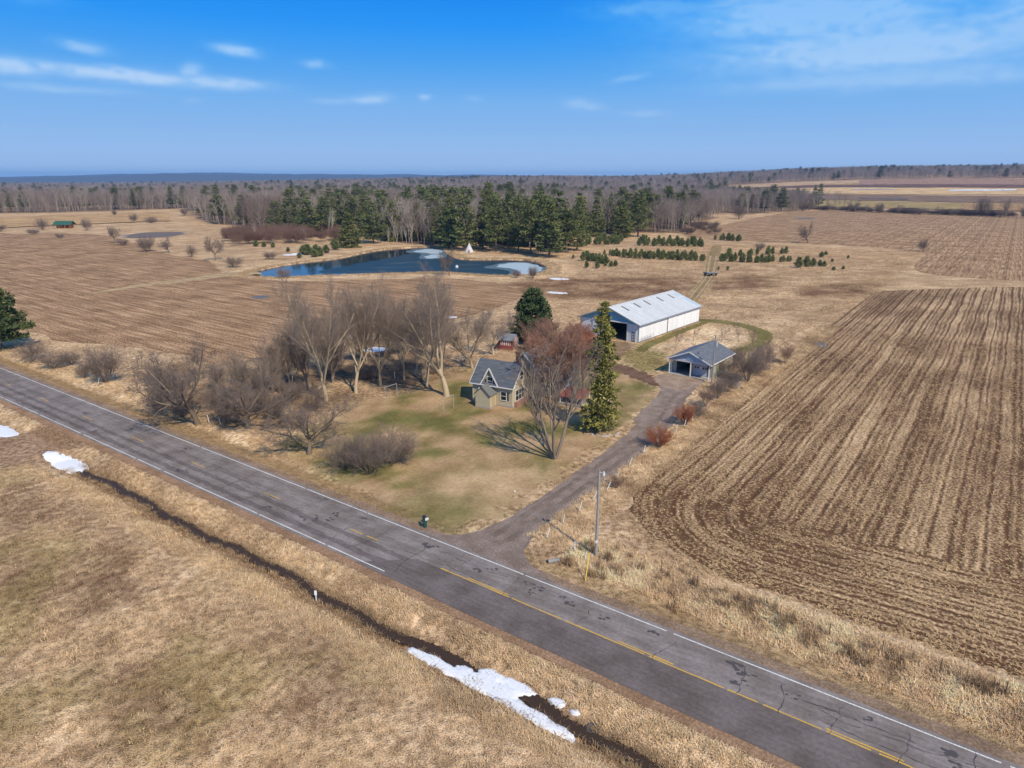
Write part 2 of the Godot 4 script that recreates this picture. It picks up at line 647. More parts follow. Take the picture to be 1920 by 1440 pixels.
# real-world colour of the open ground
func ground_color(x: float, z: float) -> Color:
	var d := st(x, z)
	var s := d.x
	var t := d.y
	var far := sqrt(x * x + z * z)
	var big := n_b.get_noise_2d(x / 60.0, z / 60.0)
	var mid := n_b.get_noise_2d(x / 13.0 + 50.0, z / 13.0)
	var fine := n_b.get_noise_2d(x / 3.2, z / 3.2 + 70.0)
	var c := TAN.lerp(STRAW, clampf(0.5 + big * 0.9 + mid * 0.9, 0, 1))
	if far > 700.0:
		return woods_floor(x, z, c)
	if t < -8.2:
		# pasture on the near side: matted, brown and yellow patches
		var g := clampf(0.42 + mid * 1.5 + big * 0.7, 0, 1)
		c = BROWN.lerp(STRAW, g)
		c = c.lerp(RUST, clampf(fine * 1.8 - 0.05 - mid, 0, 0.6))
		var tiny := n_b.get_noise_2d(x / 1.1 + 30.0, z / 1.1)
		c = c.lerp(PALE if tiny > 0.0 else BROWN, clampf(absf(tiny) * 1.5, 0, 0.6))
		c = c.lerp(OLIVE, clampf(n_b.get_noise_2d(x / 17.0 + 9.0, z / 17.0 + 30.0) * 1.6 - 0.1, 0, 0.5))
		var bank := sm(-21.0, -15.5, t + mid * 3.0) * (1.0 - sm(-9.0, -8.4, t))
		c = c.lerp(PALE.lerp(STRAW, clampf(0.5 + fine, 0, 1)), bank * 0.85)
		c = c.lerp(BROWN, bank * clampf(mid * 1.5, 0, 0.6))
		if t > -14.8 and absf(s + 72.0) > 7.0:
			c = c.lerp(RUST, sm(-14.6, -13.4, t) * (1.0 - sm(-11.8, -10.4, t)) * 0.75)
		var cross := 1.0 - sm(4.5, 8.5, absf(s + 72.0) + fine * 3.0)
		c = c.lerp(DIRT, cross * sm(-24.0, -17.0, t) * 0.9)
		return c
	if far < 320.0:
		var tiny := n_b.get_noise_2d(x / 1.4 + 30.0, z / 1.4)
		c = c.lerp(PALE if tiny > 0.0 else BROWN, clampf(absf(tiny) * 1.2, 0, 0.5))
	if t < 1.4:
		return DIRT.lerp(BROWN, clampf(0.4 + fine * 1.4, 0, 1))
	# verge on the far side
	if t < 11.0:
		var v := PALE.lerp(TAN, clampf(0.25 + mid * 0.9 + fine * 0.6, 0, 1))
		v = v.lerp(TAN.lerp(OLIVE, 0.25), 1.0 - sm(3.2, 4.4, t + fine))
		c = c.lerp(v, 1.0 - sm(7.0, 11.0, t))
		c = c.lerp(Color(0.075, 0.07, 0.035), 0.8 * sm(2.5, 3.0, t) * (1.0 - sm(3.2, 4.1, t)) * sm(-27.0, -21.0, s) * (1.0 - sm(-11.5, -9.5, s)) * clampf(0.7 + fine, 0, 1))
		c = c.lerp(BROWN, sm(4.6, 5.6, t) * (1.0 - sm(7.2, 8.4, t)) * clampf(fine * 1.6 + 0.1, 0, 0.7) * sm(3.0, 8.0, s))
	var p := Vector2(x + fine * 1.6, z + mid * 1.6)
	# strip between drive and maize
	if s > -4.5 and s < 4.0 and t > 4.0 and t < 140.0:
		c = c.lerp(PALE.lerp(TAN, clampf(0.4 + fine * 1.3, 0, 1)), 0.8)
		c = c.lerp(RUST, clampf(mid * 1.4 - 0.1, 0, 0.6))
	var k := cover(p, "thicket", 3.0)
	if k > 0.0:
		c = c.lerp(DUFF.lerp(STRAW, clampf(0.22 + mid * 1.3, 0, 1)), k * 0.9)
	k = maxf(cover(p, "brown_a", 4.0), maxf(cover(p, "brown_b", 3.0), cover(p, "brown_c", 3.0)))
	if k > 0.0:
		c = c.lerp(RUST.lerp(TAN, clampf(0.28 + mid * 1.0 + fine * 0.5, 0, 1)), k * 0.9)
	k = cover(p, "lawn", 2.0)
	if k > 0.0:
		var g := n_b.get_noise_2d(x / 11.0 + 3.0, z / 11.0 + 8.0)
		var l := OLIVE.lerp(GREEN, clampf(g * 2.2 + 0.1 + fine * 0.4, 0, 1))
		l = l.lerp(TAN * 1.1, clampf(0.42 - g * 1.5 + fine * 0.5 + mid * 0.4, 0, 0.9))
		l = l.lerp(STRAW * 0.95, 0.75 * (1.0 - sm(4.0, 9.5, Vector2((x + 1.5) * 0.9, z + 74.0).length() + fine * 3.0)))
		l = l.lerp(GREEN, 0.6 * (1.0 - sm(2.5, 6.0, Vector2((x + 9.0) * 0.8, (z + 69.5) * 1.3).length() + fine * 2.0)))
		l = l.lerp(GREEN, 0.55 * (1.0 - sm(2.0, 5.5, Vector2(x - 20.0, (z + 107.0) * 0.6).length() + fine * 2.0)))
		c = c.lerp(l, k)
	k = cover(p, "lawn2", 1.2)
	if k > 0.0:
		c = c.lerp(OLIVE.lerp(GREEN, clampf(0.4 + mid, 0, 1)), k * 0.9)
	k = cover(p, "hay_patch", 1.6)
	if k > 0.0:
		c = c.lerp(PALE.lerp(TAN, clampf(0.2 + fine * 0.9 + mid * 0.6, 0, 1)), k)
	if x > 40.0 and x < 120.0 and z < -130.0:
		var q := Vector2(x, z)
		if z > -180.0:
			c = c.lerp(OLIVE, 0.6 * (1.0 - sm(1.5, 3.4, near_line(q, LOOP) + fine * 0.7)))
		elif z > -385.0:
			var l2 := near_line(q, TRACK)
			c = c.lerp(TAN.lerp(OLIVE, 0.35), 0.8 * (1.0 - sm(1.5, 3.2, l2 + fine)))
			c = c.lerp(PALE, 0.5 * (1.0 - sm(0.3, 0.8, absf(l2 - 1.3))))
	# rushes and sedge round the pond
	if z < -235.0 and x < 60.0 and x > -160.0:
		var e := 1e9
		for i in range(0, POND.size()):
			var a := Vector2(POND[i][0], POND[i][1])
			var b := Vector2(POND[(i + 1) % POND.size()][0], POND[(i + 1) % POND.size()][1])
			e = minf(e, Geometry2D.get_closest_point_to_segment(Vector2(x, z), a, b).distance_to(Vector2(x, z)))
		c = c.lerp(PALE.lerp(STRAW, clampf(0.4 + fine, 0, 1)), (1.0 - sm(6.0, 14.0, e + mid * 6.0)) * 0.9)
	c = c.lerp(RUST, clampf(n_b.get_noise_2d(x / 34.0 + 20.0, z / 20.0) * 2.0 - 0.75, 0, 0.55) * sm(90.0, 140.0, -z))
	return woods_floor(x, z, c)


func woods_floor(x: float, z: float, c: Color) -> Color:
	var w := wooded(x, z)
	if w > 0.0:
		c = c.lerp(DUFF.lerp(TAN, clampf(0.3 + n_a.get_noise_2d(x / 25.0, z / 25.0), 0, 1)), w)
	return c


# 1 inside the woods, 0 on open land
func wooded(x: float, z: float) -> float:
	var far := sqrt(x * x + z * z)
	if far < 330.0 or z > -100.0:
		return 0.0
	var az := rad_to_deg(atan2(x, -z)) + 1.6 * n_a.get_noise_2d(x / 80.0, z / 80.0)
	var edge := 1e9
	for i in WOOD_EDGE.size() - 1:
		if az >= WOOD_EDGE[i][0] and az < WOOD_EDGE[i + 1][0]:
			edge = lerpf(WOOD_EDGE[i][1], WOOD_EDGE[i + 1][1], (az - WOOD_EDGE[i][0]) / (WOOD_EDGE[i + 1][0] - WOOD_EDGE[i][0]))
	edge += 14.0 * n_a.get_noise_2d(x / 40.0 + 5.0, z / 40.0)
	if far < edge:
		return 0.0
	# open farmland beyond the wood on the right
	if az > 13.0:
		var shut := lerpf(2100.0, 1150.0, sm(13.0, 19.0, az)) if az < 19.0 else lerpf(1150.0, 930.0, sm(19.0, 24.0, az))
		var again := lerpf(1780.0, 1880.0, sm(13.0, 34.0, az))
		if far > shut and far < again:
			return 0.0
	return 1.0


# edge of the woods: bearing from the lane's end in degrees, distance
const WOOD_EDGE := [[-75.0, 700.0], [-37.0, 930.0], [-33.0, 900.0], [-28.0, 930.0], [-25.0, 960.0], [-23.8, 640.0], [-20.5, 560.0], [-16.0, 500.0], [-12.0, 470.0], [-8.5, 385.0], [-4.5, 385.0], [-3.0, 380.0], [3.5, 365.0], [5.0, 430.0], [9.0, 470.0], [13.5, 480.0], [15.2, 590.0], [16.5, 800.0], [19.0, 760.0], [21.0, 830.0], [24.0, 920.0], [27.0, 940.0], [28.0, 1880.0], [40.0, 1900.0], [75.0, 1900.0]]


func axis(lo_end: float, lo: float, hi: float, hi_end: float, step: float) -> PackedFloat32Array:
	var a := PackedFloat32Array()
	var x := lo
	while x < hi:
		a.append(x)
		x += step
	var g := step
	while x < hi_end:
		a.append(x)
		g = minf(g * 1.06, 26.0 if absf(x) < 3600.0 else 400.0)
		x += g
	a.append(hi_end)
	var b := PackedFloat32Array()
	x = lo
	g = step
	while true:
		g = minf(g * 1.06, 26.0 if absf(x) < 3600.0 else 400.0)
		x -= g
		if x < lo_end:
			break
		b.append(x)
	b.append(lo_end)
	b.reverse()
	b.append_array(a)
	return b


func build_ground() -> void:
	for k in [["lawn", LAWN], ["lawn2", LAWN2], ["hay_patch", HAY_PATCH], ["brown_a", BROWN_A], ["brown_b", BROWN_B], ["brown_c", BROWN_C], ["thicket", THICKET]]:
		var a := poly(k[1])
		var b := Rect2(a[0], Vector2.ZERO)
		for p in a:
			b = b.expand(p)
		zone[k[0]] = a
		zone[k[0] + " box"] = b
	var xs := axis(-9000.0, -112.0, 62.0, 9000.0, 1.0)
	var zs := axis(-13000.0, -384.0, -24.0, 900.0, 1.0)
	var m := MB.new()
	var nx := xs.size()
	for z in zs:
		for x in xs:
			var h := height(x, z)
			var c := ground_color(x, z)
			m.v.append(Vector3(x, h, z))
			m.n.append(Vector3.UP if absf(h) < 1e-4 else Vector3(height(x - 0.5, z) - height(x + 0.5, z), 1.0, height(x, z - 0.5) - height(x, z + 0.5)).normalized())
			m.c.append(Color(minf(c.r * 1.75, 1.0), minf(c.g * 1.75, 1.0), minf(c.b * 1.75, 1.0)))
			var d := st(x, z)
			m.u.append(d)
	# the mown lawn is the same ground under a finer sward
	var lawn := MB.new()
	var at := {}
	for j in zs.size() - 1:
		for i in nx - 1:
			var a := j * nx + i
			var q := [a, a + 1, a + nx, a + 1, a + nx + 1, a + nx]
			if zs[j] > -146.0 and zs[j] < -60.0 and xs[i] > -35.0 and xs[i] < 27.0:
				var mid := Vector2(xs[i] + 0.5, zs[j] + 0.5)
				if inside(mid + Vector2(n_b.get_noise_2d(mid.x / 4.0, mid.y / 4.0), n_b.get_noise_2d(mid.y / 4.0, mid.x / 4.0)) * 3.0, zone["lawn"]):
					for k in q:
						if not at.has(k):
							at[k] = lawn.v.size()
							lawn.v.append(m.v[k])
							lawn.n.append(m.n[k])
							lawn.c.append(m.c[k])
							lawn.u.append(m.u[k])
						lawn.ix.append(at[k])
					continue
			m.ix.append_array(q)
	struct("lawn", lawn.mesh(tiled("mown_grass", "lawn", 17.0, 2.0, 61.0), true))
	ground_mat = tiled("matted_grass", "grass", 26.0, 9.0, 133.0)
	struct("ground", m.mesh(ground_mat, true))


# height of the ground as it is meshed: metre cells near the farm
func ground_y(x: float, z: float) -> float:
	if x < -111.0 or x > 61.0 or z < -383.0 or z > -25.0:
		return height(x, z)
	var i := floorf(x)
	var j := floorf(z)
	var u := x - i
	var v := z - j
	var b := height(i + 1, j)
	var c := height(i, j + 1)
	if u + v <= 1.0:
		var a := height(i, j)
		return a + (b - a) * u + (c - a) * v
	var d := height(i + 1, j + 1)
	return d + (c - d) * (1.0 - u) + (b - d) * (1.0 - v)


func build_water() -> void:
	var water := mat("pond_water", 0.010, 0.028, 0.055, 0.07)
	water.metallic_specular = 0.30
	var o := struct("water", sheet(ragged(poly(grown(POND, 4.0)), 4.0, 0.0), -0.42).mesh(water))
	o.name = "pond_water"
	struct("pond_water", sheet(ragged(poly(grown(POND2, 4.0)), 4.0, 0.0), -0.42).mesh(water))
	struct("pond_ice", sheet(ragged(poly(grown(POND2, 1.0)), 3.0, 2.0), -0.41).mesh(mat("brown_ice", 0.13, 0.10, 0.08, 0.9)))
	# thin grey ice over most of the pond, white where it is thick
	var ice := mat("dark_ice", 0.022, 0.048, 0.066, 0.4)
	ice.metallic_specular = 0.16
	struct("pond_ice", sheet(ragged(poly([[-80.5, -267.9], [-70.6, -290.9], [-51.8, -335.9], [-44.6, -359.4], [-34.7, -351.3], [-30.3, -321.8], [-18.1, -307.7], [3.8, -306.6], [11.1, -287.6], [8.2, -268.9], [-6.1, -262.4], [-23.2, -271.9], [-40.0, -271.0], [-54.3, -268.6]]), 2.0, 2.4), -0.412).mesh(ice), self)
	var slush := mat("grey_slush", 0.10, 0.145, 0.17, 0.5)
	slush.metallic_specular = 0.2
	for a in [[[-13.0, -284.0], [-8.0, -296.0], [-3.0, -305.0], [7.0, -305.5], [14.0, -287.6], [12.6, -270.9], [5.4, -261.6], [-3.0, -263.0], [0.0, -272.0], [-4.0, -281.0]], [[-55.4, -347.3], [-50.3, -368.2], [-36.0, -366.4], [-31.8, -340.0], [-30.4, -318.0], [-42.0, -315.8], [-45.0, -330.0], [-44.0, -342.0]]]:
		struct("pond_ice", sheet(ragged(poly(a), 1.6, 1.3), -0.408).mesh(slush))
	for q in [[-70.0, -272.0, -46.0, -275.0, 0.8], [-62.0, -285.0, -36.0, -289.0, 1.1], [-30.0, -283.0, -8.0, -280.0, 0.9], [-26.0, -296.0, -12.0, -295.0, 1.3], [-56.0, -300.0, -40.0, -306.0, 1.6], [-24.0, -270.0, -4.0, -268.0, 0.6]]:
		struct("pond_ice", ribbon(curve([[q[0], q[1], 0.1], [lerpf(q[0], q[2], 0.4), lerpf(q[1], q[3], 0.4) + 0.8, q[4]], [lerpf(q[0], q[2], 0.7), lerpf(q[1], q[3], 0.7) - 0.5, q[4] * 0.6], [q[2], q[3], 0.1]], 0.7), -0.408, 1.4).mesh(slush))
	var pale := mat("pale_ice", 0.36, 0.44, 0.49, 0.6)
	for a in [[[-7.9, -289.0], [-2.0, -303.6], [6.8, -303.6], [13.2, -287.6], [11.6, -271.9], [5.1, -262.4], [1.0, -263.9], [3.2, -276.8], [-2.0, -285.0]], [[-51.4, -349.3], [-45.3, -366.2], [-36.8, -362.4], [-33.5, -340.9], [-40.8, -339.8], [-43.0, -346.0]], [[-39.0, -338.0], [-34.0, -336.0], [-32.0, -322.0], [-39.8, -318.8], [-42.0, -328.0]]]:
		struct("pond_ice", sheet(ragged(poly(a), 1.0, 1.6), -0.404).mesh(pale))
	struct("pond_ice", ribbon(curve([[-66.0, -265.0], [-50.0, -267.2], [-34.0, -270.5]], 1.0, 1.1), -0.404, 1.0).mesh(pale))


func grown(a: Array, by: float) -> Array:
	var q := Geometry2D.offset_polygon(poly(a), by)
	var out := []
	for p in q[0]:
		out.append([p.x, p.y])
	return out


# ---------------------------------------------------------------- fields
func build_fields() -> void:
	# near maize field: its own map of ridges, headland rows bending round the corner
	var w := 1024
	var h := 2048
	var lut := srgb_table()
	var data := PackedByteArray()
	data.resize(w * h * 3)
	var bump := PackedByteArray()
	bump.resize(w * h)
	for y in h:
		var t := 6.0 + 244.0 * (y + 0.5) / h
		for x in w:
			var s := -4.0 + 110.0 * (x + 0.5) / w
			var ds := s - 1.2
			var dt := t - 8.6 + 0.9 * sin(s * 0.09)
			var bend := n_a.get_noise_2d(s * 0.045, t * 0.03) * 0.8
			var row := ds + bend * 0.5
			var along := t
			if ds < 17.0 and dt < 17.0:
				row = 17.0 - sqrt((17.0 - ds) * (17.0 - ds) + (17.0 - dt) * (17.0 - dt))
				along = atan2(17.0 - dt, 17.0 - ds) * 17.0
			elif dt < 17.0 + n_a.get_noise_1d(s * 0.12) * 1.6:
				row = dt
				along = s + 300.0
			var head := along != t
			row += 0.10 * n_a.get_noise_2d(s * 0.5, t * 0.5)
			var lane := row / 0.92
			var id := floorf(lane)
			var fr := lane - id - 0.5
			# a furrow between the rows, some deeper than others
			var deep := 0.55 + 0.45 * sin(id * 2.399 + 1.0) + 0.35 * n_a.get_noise_2d(id * 3.7, along * 0.02)
			var groove := exp(-fr * fr * 26.0) * clampf(deep, 0.12, 1.0)
			var band := n_a.get_noise_2d(id * 0.9 + 30.0, along * 0.012)
			var streak := n_a.get_noise_2d(row * 1.5, along * 0.14 + 80.0)
			var spot := n_b.get_noise_2d(s * 2.6, t * 2.6)
			var speck := n_a.get_noise_2d(s * 4.6, t * 4.6 + 300.0)
			var broad := n_a.get_noise_2d(s * 0.045 + 9.0, t * 0.03)
			var soil := 0.53 - 0.52 * groove + 0.36 * band + 0.22 * streak + 0.62 * spot + 0.26 * speck + 0.26 * broad
			if head:
				soil = soil - 0.20 + 0.16 * (1.0 - 2.0 * groove) + 0.1 * streak
				if row < 5.0:
					soil -= 0.06
			soil -= 0.12 * exp(-((s - 9.0) * (s - 9.0) + (t - 24.0) * (t - 24.0)) / 30.0)
			var wave := 1.0 - 2.0 * groove
			var f := smoothstep(0.20, 1.0, soil)
			var at := y * w + x
			data[at * 3] = lut[int(1024.0 * lerpf(0.105, 0.60, f))]
			data[at * 3 + 1] = lut[int(1024.0 * lerpf(0.055, 0.42, f))]
			data[at * 3 + 2] = lut[int(1024.0 * lerpf(0.028, 0.24, f))]
			bump[at] = int(clampf(0.45 + 0.26 * wave + 0.4 * spot + 0.1 * streak, 0, 1) * 255.0)
	var m := StandardMaterial3D.new()
	m.resource_name = "near_stubble"
	m.roughness = 1.0
	m.metallic_specular = 0.2
	m.albedo_texture = to_texture(w, h, data)
	m.heightmap_enabled = true
	m.heightmap_texture = to_texture(w, h, bump, false)
	m.heightmap_scale = 14.0
	m.texture_repeat = false
	var a := PackedVector2Array()
	for q in [[1.6, 30.0], [1.7, 22.0], [4.2, 15.8], [9.5, 12.4], [18.0, 10.2], [28.0, 8.8], [40.0, 8.4], [70.0, 8.4], [104.0, 8.4], [104.0, 246.0], [60.0, 247.0], [39.0, 244.0], [20.0, 225.0], [2.0, 206.0], [-0.6, 200.0], [-0.8, 150.0], [-0.6, 108.0], [1.0, 60.0]]:
		var p: Vector2 = O + R * q[0] + N * q[1]
		a.append(p)
	var b := sheet(ragged(a, 1.2, 0.9, 1), 0.03)
	for i in b.u.size():
		b.u[i] = Vector2((b.u[i].x + 4.0) / 110.0, (b.u[i].y - 6.0) / 244.0)
	struct("stubble_field", b.mesh(m))
	# the maize field beyond the grass strip, and the big one on the left whose rows follow the road
	var far := tiled("far_stubble", "stubble", 41.3, 0.0, 210.0)
	var up := poly([[107.6, -450.4], [158.1, -538.4], [230.3, -658.7], [338.3, -828.8], [440.0, -760.0], [640.0, -660.0], [420.0, -330.0], [300.0, -215.0], [182.7, -243.9], [167.0, -252.1], [155.8, -268.6], [180.0, -305.0], [204.6, -340.9], [189.9, -374.1], [167.8, -389.9], [136.3, -403.5], [111.0, -425.7]])
	struct("stubble_field", sheet(ragged(up, 5.0, 2.5, 1), 0.03, false, Color(0.60, 0.425, 0.265)).mesh(far, true))
	var left := poly([[-334.2, -454.7], [-301.0, -468.4], [-262.0, -450.4], [-208.0, -386.7], [-168.5, -335.9], [-132.0, -304.7], [-115.8, -271.9], [-109.0, -259.4], [-95.8, -250.7], [-84.2, -245.2], [-68.2, -242.6], [-50.5, -249.3], [-21.5, -250.7], [-5.6, -240.0], [3.1, -222.1], [2.4, -206.6], [-7.3, -184.9], [-16.6, -173.8], [-26.4, -165.8], [-38.9, -151.8], [-49.5, -139.8], [-54.6, -127.1], [-70.8, -139.8], [-84.7, -144.6], [-100.7, -149.6], [-113.4, -157.9], [-128.5, -168.4], [-220.0, -228.0], [-420.0, -372.0], [-520.0, -500.0], [-430.0, -540.0]])
	b = sheet(ragged(left, 3.0, 2.2, 1), 0.03, false, Color(0.60, 0.415, 0.255))
	for i in b.u.size():
		b.u[i] = Vector2(b.u[i].y, b.u[i].x)
	struct("stubble_field", b.mesh(far, true))
	# a grassed waterway across the left field, and meltwater standing in the stubble
	struct("path", ribbon(curve([[-134.0, -217.0, 3.0], [-126.1, -233.7, 6.0], [-118.0, -245.9, 8.0], [-109.0, -260.4, 9.0], [-99.0, -268.0, 12.0]], 2.0), 0.05, 0.7, Color(0.60, 0.46, 0.27)).mesh(tiled("thin_grass", "grass", 13.0, 0.0, 60.0), true))
	var wet := mat("meltwater", 0.13, 0.13, 0.14, 0.5)
	wet.metallic_specular = 0.1
	for q in [[[-80.7, -209.5], [-78.0, -213.6], [-74.8, -211.5], [-75.3, -206.6], [-78.5, -206.8]], [[65.8, -144.5], [67.4, -148.5], [69.0, -149.5], [68.4, -145.2], [67.0, -142.6]], [[258.0, -640.0], [266.0, -662.0], [283.0, -650.0], [272.0, -632.0]]]:
		struct("puddle", sheet(ragged(poly(q), 0.8, 1.5), 0.045).mesh(wet))


# ---------------------------------------------------------------- highway
func strip(s0: float, s1: float, t0: float, t1: float, y: float, col: Color, rough_edge := 0.0, step := 4.0) -> MB:
	var m := MB.new()
	var k := maxi(1, int((s1 - s0) / step))
	for i in k + 1:
		var s := lerpf(s0, s1, float(i) / k)
		for e in 2:
			var t := (t0 if e == 0 else t1) + rough_edge * n_b.get_noise_2d(s * 0.6, e * 60.0 + t0 * 7.0)
			m.v.append(W(s, t, y))
			m.n.append(Vector3.UP)
			m.c.append(col)
			m.u.append(Vector2(t, s))
		if i:
			var q := i * 2
			m.ix.append_array([q - 2, q - 1, q, q - 1, q + 1, q])
	var nn := (m.v[m.ix[1]] - m.v[m.ix[0]]).cross(m.v[m.ix[2]] - m.v[m.ix[0]])
	if nn.y > 0.0:
		for i in range(0, m.ix.size(), 3):
			var x := m.ix[i + 1]
			m.ix[i + 1] = m.ix[i + 2]
			m.ix[i + 2] = x
	return m


func blotch(m: MB, s: float, t: float, r: float, y: float, col: Color, stretch := 1.0) -> void:
	var k := 11
	var ph := rnd(0, 90)
	for i in k:
		var a := TAU * i / k
		var b := TAU * (i + 1) / k
		var ra := r * (1.0 + 0.6 * n_a.get_noise_2d(cos(a) * 1.4 + ph, sin(a) * 1.4))
		var rb := r * (1.0 + 0.6 * n_a.get_noise_2d(cos(b) * 1.4 + ph, sin(b) * 1.4))
		m.tri(W(s, t, y), W(s + cos(a) * ra * stretch, t + sin(a) * ra, y), W(s + cos(b) * rb * stretch, t + sin(b) * rb, y), col)
	for i in range(m.n.size() - k * 3, m.n.size()):
		m.n[i] = Vector3.UP


func build_highway() -> void:
	var road := Node3D.new()
	road.name = "road"
	road.set_meta("kind", "structure")
	add_child(road)
	var asphalt := tiled("asphalt", "asphalt", 9.0, 0.0, 47.0, 0.85)
	var gravel := tiled("gravel", "gravel", 7.0, 3.0, 40.0)
	struct("pavement", strip(-700, 400, -7.5, 0.45, 0.03, Color(0.335, 0.295, 0.275), 0.12, 3.0).mesh(asphalt, true), road)
	struct("shoulder", strip(-700, 400, 0.2, 1.5, 0.018, Color(0.44, 0.315, 0.22), 0.35, 1.5).mesh(gravel, true), road)
	struct("shoulder", strip(-700, 400, -8.5, -7.3, 0.018, Color(0.52, 0.33, 0.205), 0.3, 1.5).mesh(gravel, true), road)
	# newer, darker lift on the near lane, feathered out at its start
	var o := strip(-8.5, 400, -7.62, -3.72, 0.036, Color(0.22, 0.19, 0.178), 0.1, 3.0)
	o.v[0] = W(-13.0, -7.6, 0.034)
	struct("lane_overlay", o.mesh(asphalt, true), road)
	# wheel paths worn a little darker
	for q in [[-6.4, -5.7], [-4.75, -4.1], [-2.9, -2.25], [-1.3, -0.65]]:
		struct("wheel_path", strip(-300, 200, q[0], q[1], 0.0385, Color(0.30, 0.263, 0.25) if q[0] > -3.0 else Color(0.225, 0.195, 0.185), 0.3, 0.7).mesh(asphalt, true), road)
	var paint := tiled("road_paint", "gravel", 3.1, 0.0, 0.0, 0.8)
	var white := Color(0.80, 0.80, 0.78)
	var yellow := Color(0.74, 0.46, 0.10)
	# white edge lines, worn through here and there
	var s := -500.0
	while s < 330.0:
		var l := rnd(9, 26)
		struct("edge_line", strip(s, s + l, -0.06, 0.06, 0.041, white, 0.03, 1.5).mesh(paint), road)
		s += l + rnd(0.15, 0.7)
	s = -500.0
	while s < -9.5:
		var l := minf(rnd(5, 20), -9.5 - s)
		struct("edge_line", strip(s, s + l, -7.16, -7.04, 0.041, white, 0.03, 1.5).mesh(paint), road)
		s += l + rnd(0.2, 0.9)
	# broken yellow line, then solid beside it past the lane
	s = -79.0 - 15.3 * 20
	while s < 200.0:
		if s < -22.0:
			struct("centre_line", strip(s, s + 3.2, -3.56, -3.44, 0.041, yellow, 0.04, 0.8).mesh(paint), road)
		elif s < -14.0:
			struct("centre_line", strip(s - 0.4, s + 1.4, -3.56, -3.44, 0.041, yellow, 0.04, 0.8).mesh(paint), road)
			struct("centre_line", strip(s + 2.0, s + 3.6, -3.56, -3.44, 0.041, yellow, 0.04, 0.8).mesh(paint), road)
		else:
			struct("centre_line", strip(s, s + 4.6, -3.46, -3.34, 0.041, yellow, 0.04, 0.8).mesh(paint), road)
		s += 15.3
	s = -5.6
	while s < 200.0:
		var l := rnd(5, 9) if s < 16.0 else rnd(0.7, 4.5)
		struct("centre_line", strip(s, s + l, -3.71, -3.58, 0.0415, yellow, 0.05, 0.8).mesh(paint), road)
		s += l + rnd(0.15, 0.5)
	# cracks sealed with tar, and darker patches
	var tar := MB.new()
	s = -150.0
	while s < 70.0:
		crack(tar, s, rnd(-7.1, -5.0) if s < -8.0 else -3.9, rnd(-1.5, -0.1), 0.05 if s < -8.0 else 0.035)
		s += rnd(2.6, 7.5)
	for k in 34:
		var s0 := rnd(-130, 40)
		var t0 := rnd(-6.8, -0.4) if s0 < -8.0 else rnd(-3.3, -0.4)
		lengthways(tar, s0, t0, rnd(3, 14), 0.035)
	for q in [[-2.5, -1.9, 0.3], [-1.6, -1.0, 0.24], [2.6, -0.95, 0.25], [3.6, -1.1, 0.32], [3.4, -2.0, 0.25], [6.2, -1.0, 0.25], [7.1, -1.2, 0.3], [10.4, -1.5, 0.28], [14.6, -0.9, 0.3], [21.3, -0.7, 0.45], [21.9, -1.4, 0.4], [22.2, -2.4, 0.36], [22.8, -1.0, 0.2], [25.6, -1.5, 0.2], [30.2, -0.9, 0.3], [35.0, -1.1, 0.42], [35.2, -1.9, 0.24], [38.6, -2.0, 0.3], [-9.5, -1.3, 0.4], [-8.6, -1.0, 0.3], [-18.9, -1.2, 0.3], [-24.2, -4.7, 0.34], [-23.2, -4.0, 0.28], [-22.1, -2.2, 0.32], [-21.3, -3.4, 0.3], [-29.5, -5.6, 0.3], [-47.0, -5.9, 0.45], [-46.0, -5.5, 0.3], [-53.0, -1.2, 0.3], [-67.0, -2.0, 0.3], [-70.0, -5.6, 0.4], [-80.0, -2.5, 0.3], [-88.0, -5.5, 0.4]]:
		for j in 5:
			blotch(tar, q[0] + rnd(-0.5, 0.5), q[1] + rnd(-0.35, 0.35), q[2] * rnd(0.15, 0.55), 0.0465 + j * 0.0015, Color(0.075, 0.066, 0.066), rnd(0.8, 2.2))
	var cr := struct("tar_seal", tar.mesh(vmat("tar", 0.7, 0.4)), road)
	cr.set_meta("kind", "stuff")


func build_ditch_water() -> void:
	var m := MB.new()
	var x := -61.0
	var k := 0
	while x < 120.0:
		var c := -12.15 + 0.25 * sin(x * 0.23) + 0.18 * sin(x * 0.71 + 1.0)
		for e in [-1.0, 1.0]:
			var w := 0.58 + 0.16 * n_a.get_noise_2d(x * 0.3, e * 9.0) + 0.3 * n_b.get_noise_2d(x * 3.6, e * 30.0)
			m.v.append(W(x, c + e * w, -0.80))
			m.n.append(Vector3.UP)
			m.c.append(Color.WHITE)
			m.u.append(Vector2(x, e))
		if k:
			m.ix.append_array([k * 2 - 2, k * 2 - 1, k * 2, k * 2 - 1, k * 2 + 1, k * 2])
		k += 1
		x += 0.16
	var mud := mat("ditch_water", 0.05, 0.032, 0.022, 0.45)
	mud.metallic_specular = 0.2
	struct("ditch_water", m.mesh(mud))


func crack(m: MB, s: float, t0: float, t1: float, w: float) -> void:
	var t := t0
	var x := s
	while t < t1:
		var t2 := t + rnd(0.25, 0.5)
		var x2 := x + rnd(-0.22, 0.22)
		var a := rnd(0.2, 1.0) * w
		m.quad(W(x - a, t, 0.0445), W(x + a, t, 0.0445), W(x2 + a, t2, 0.0445), W(x2 - a, t2, 0.0445), Color(0.055, 0.047, 0.052))
		for i in range(m.n.size() - 4, m.n.size()):
			m.n[i] = Vector3.UP
		t = t2
		x = x2


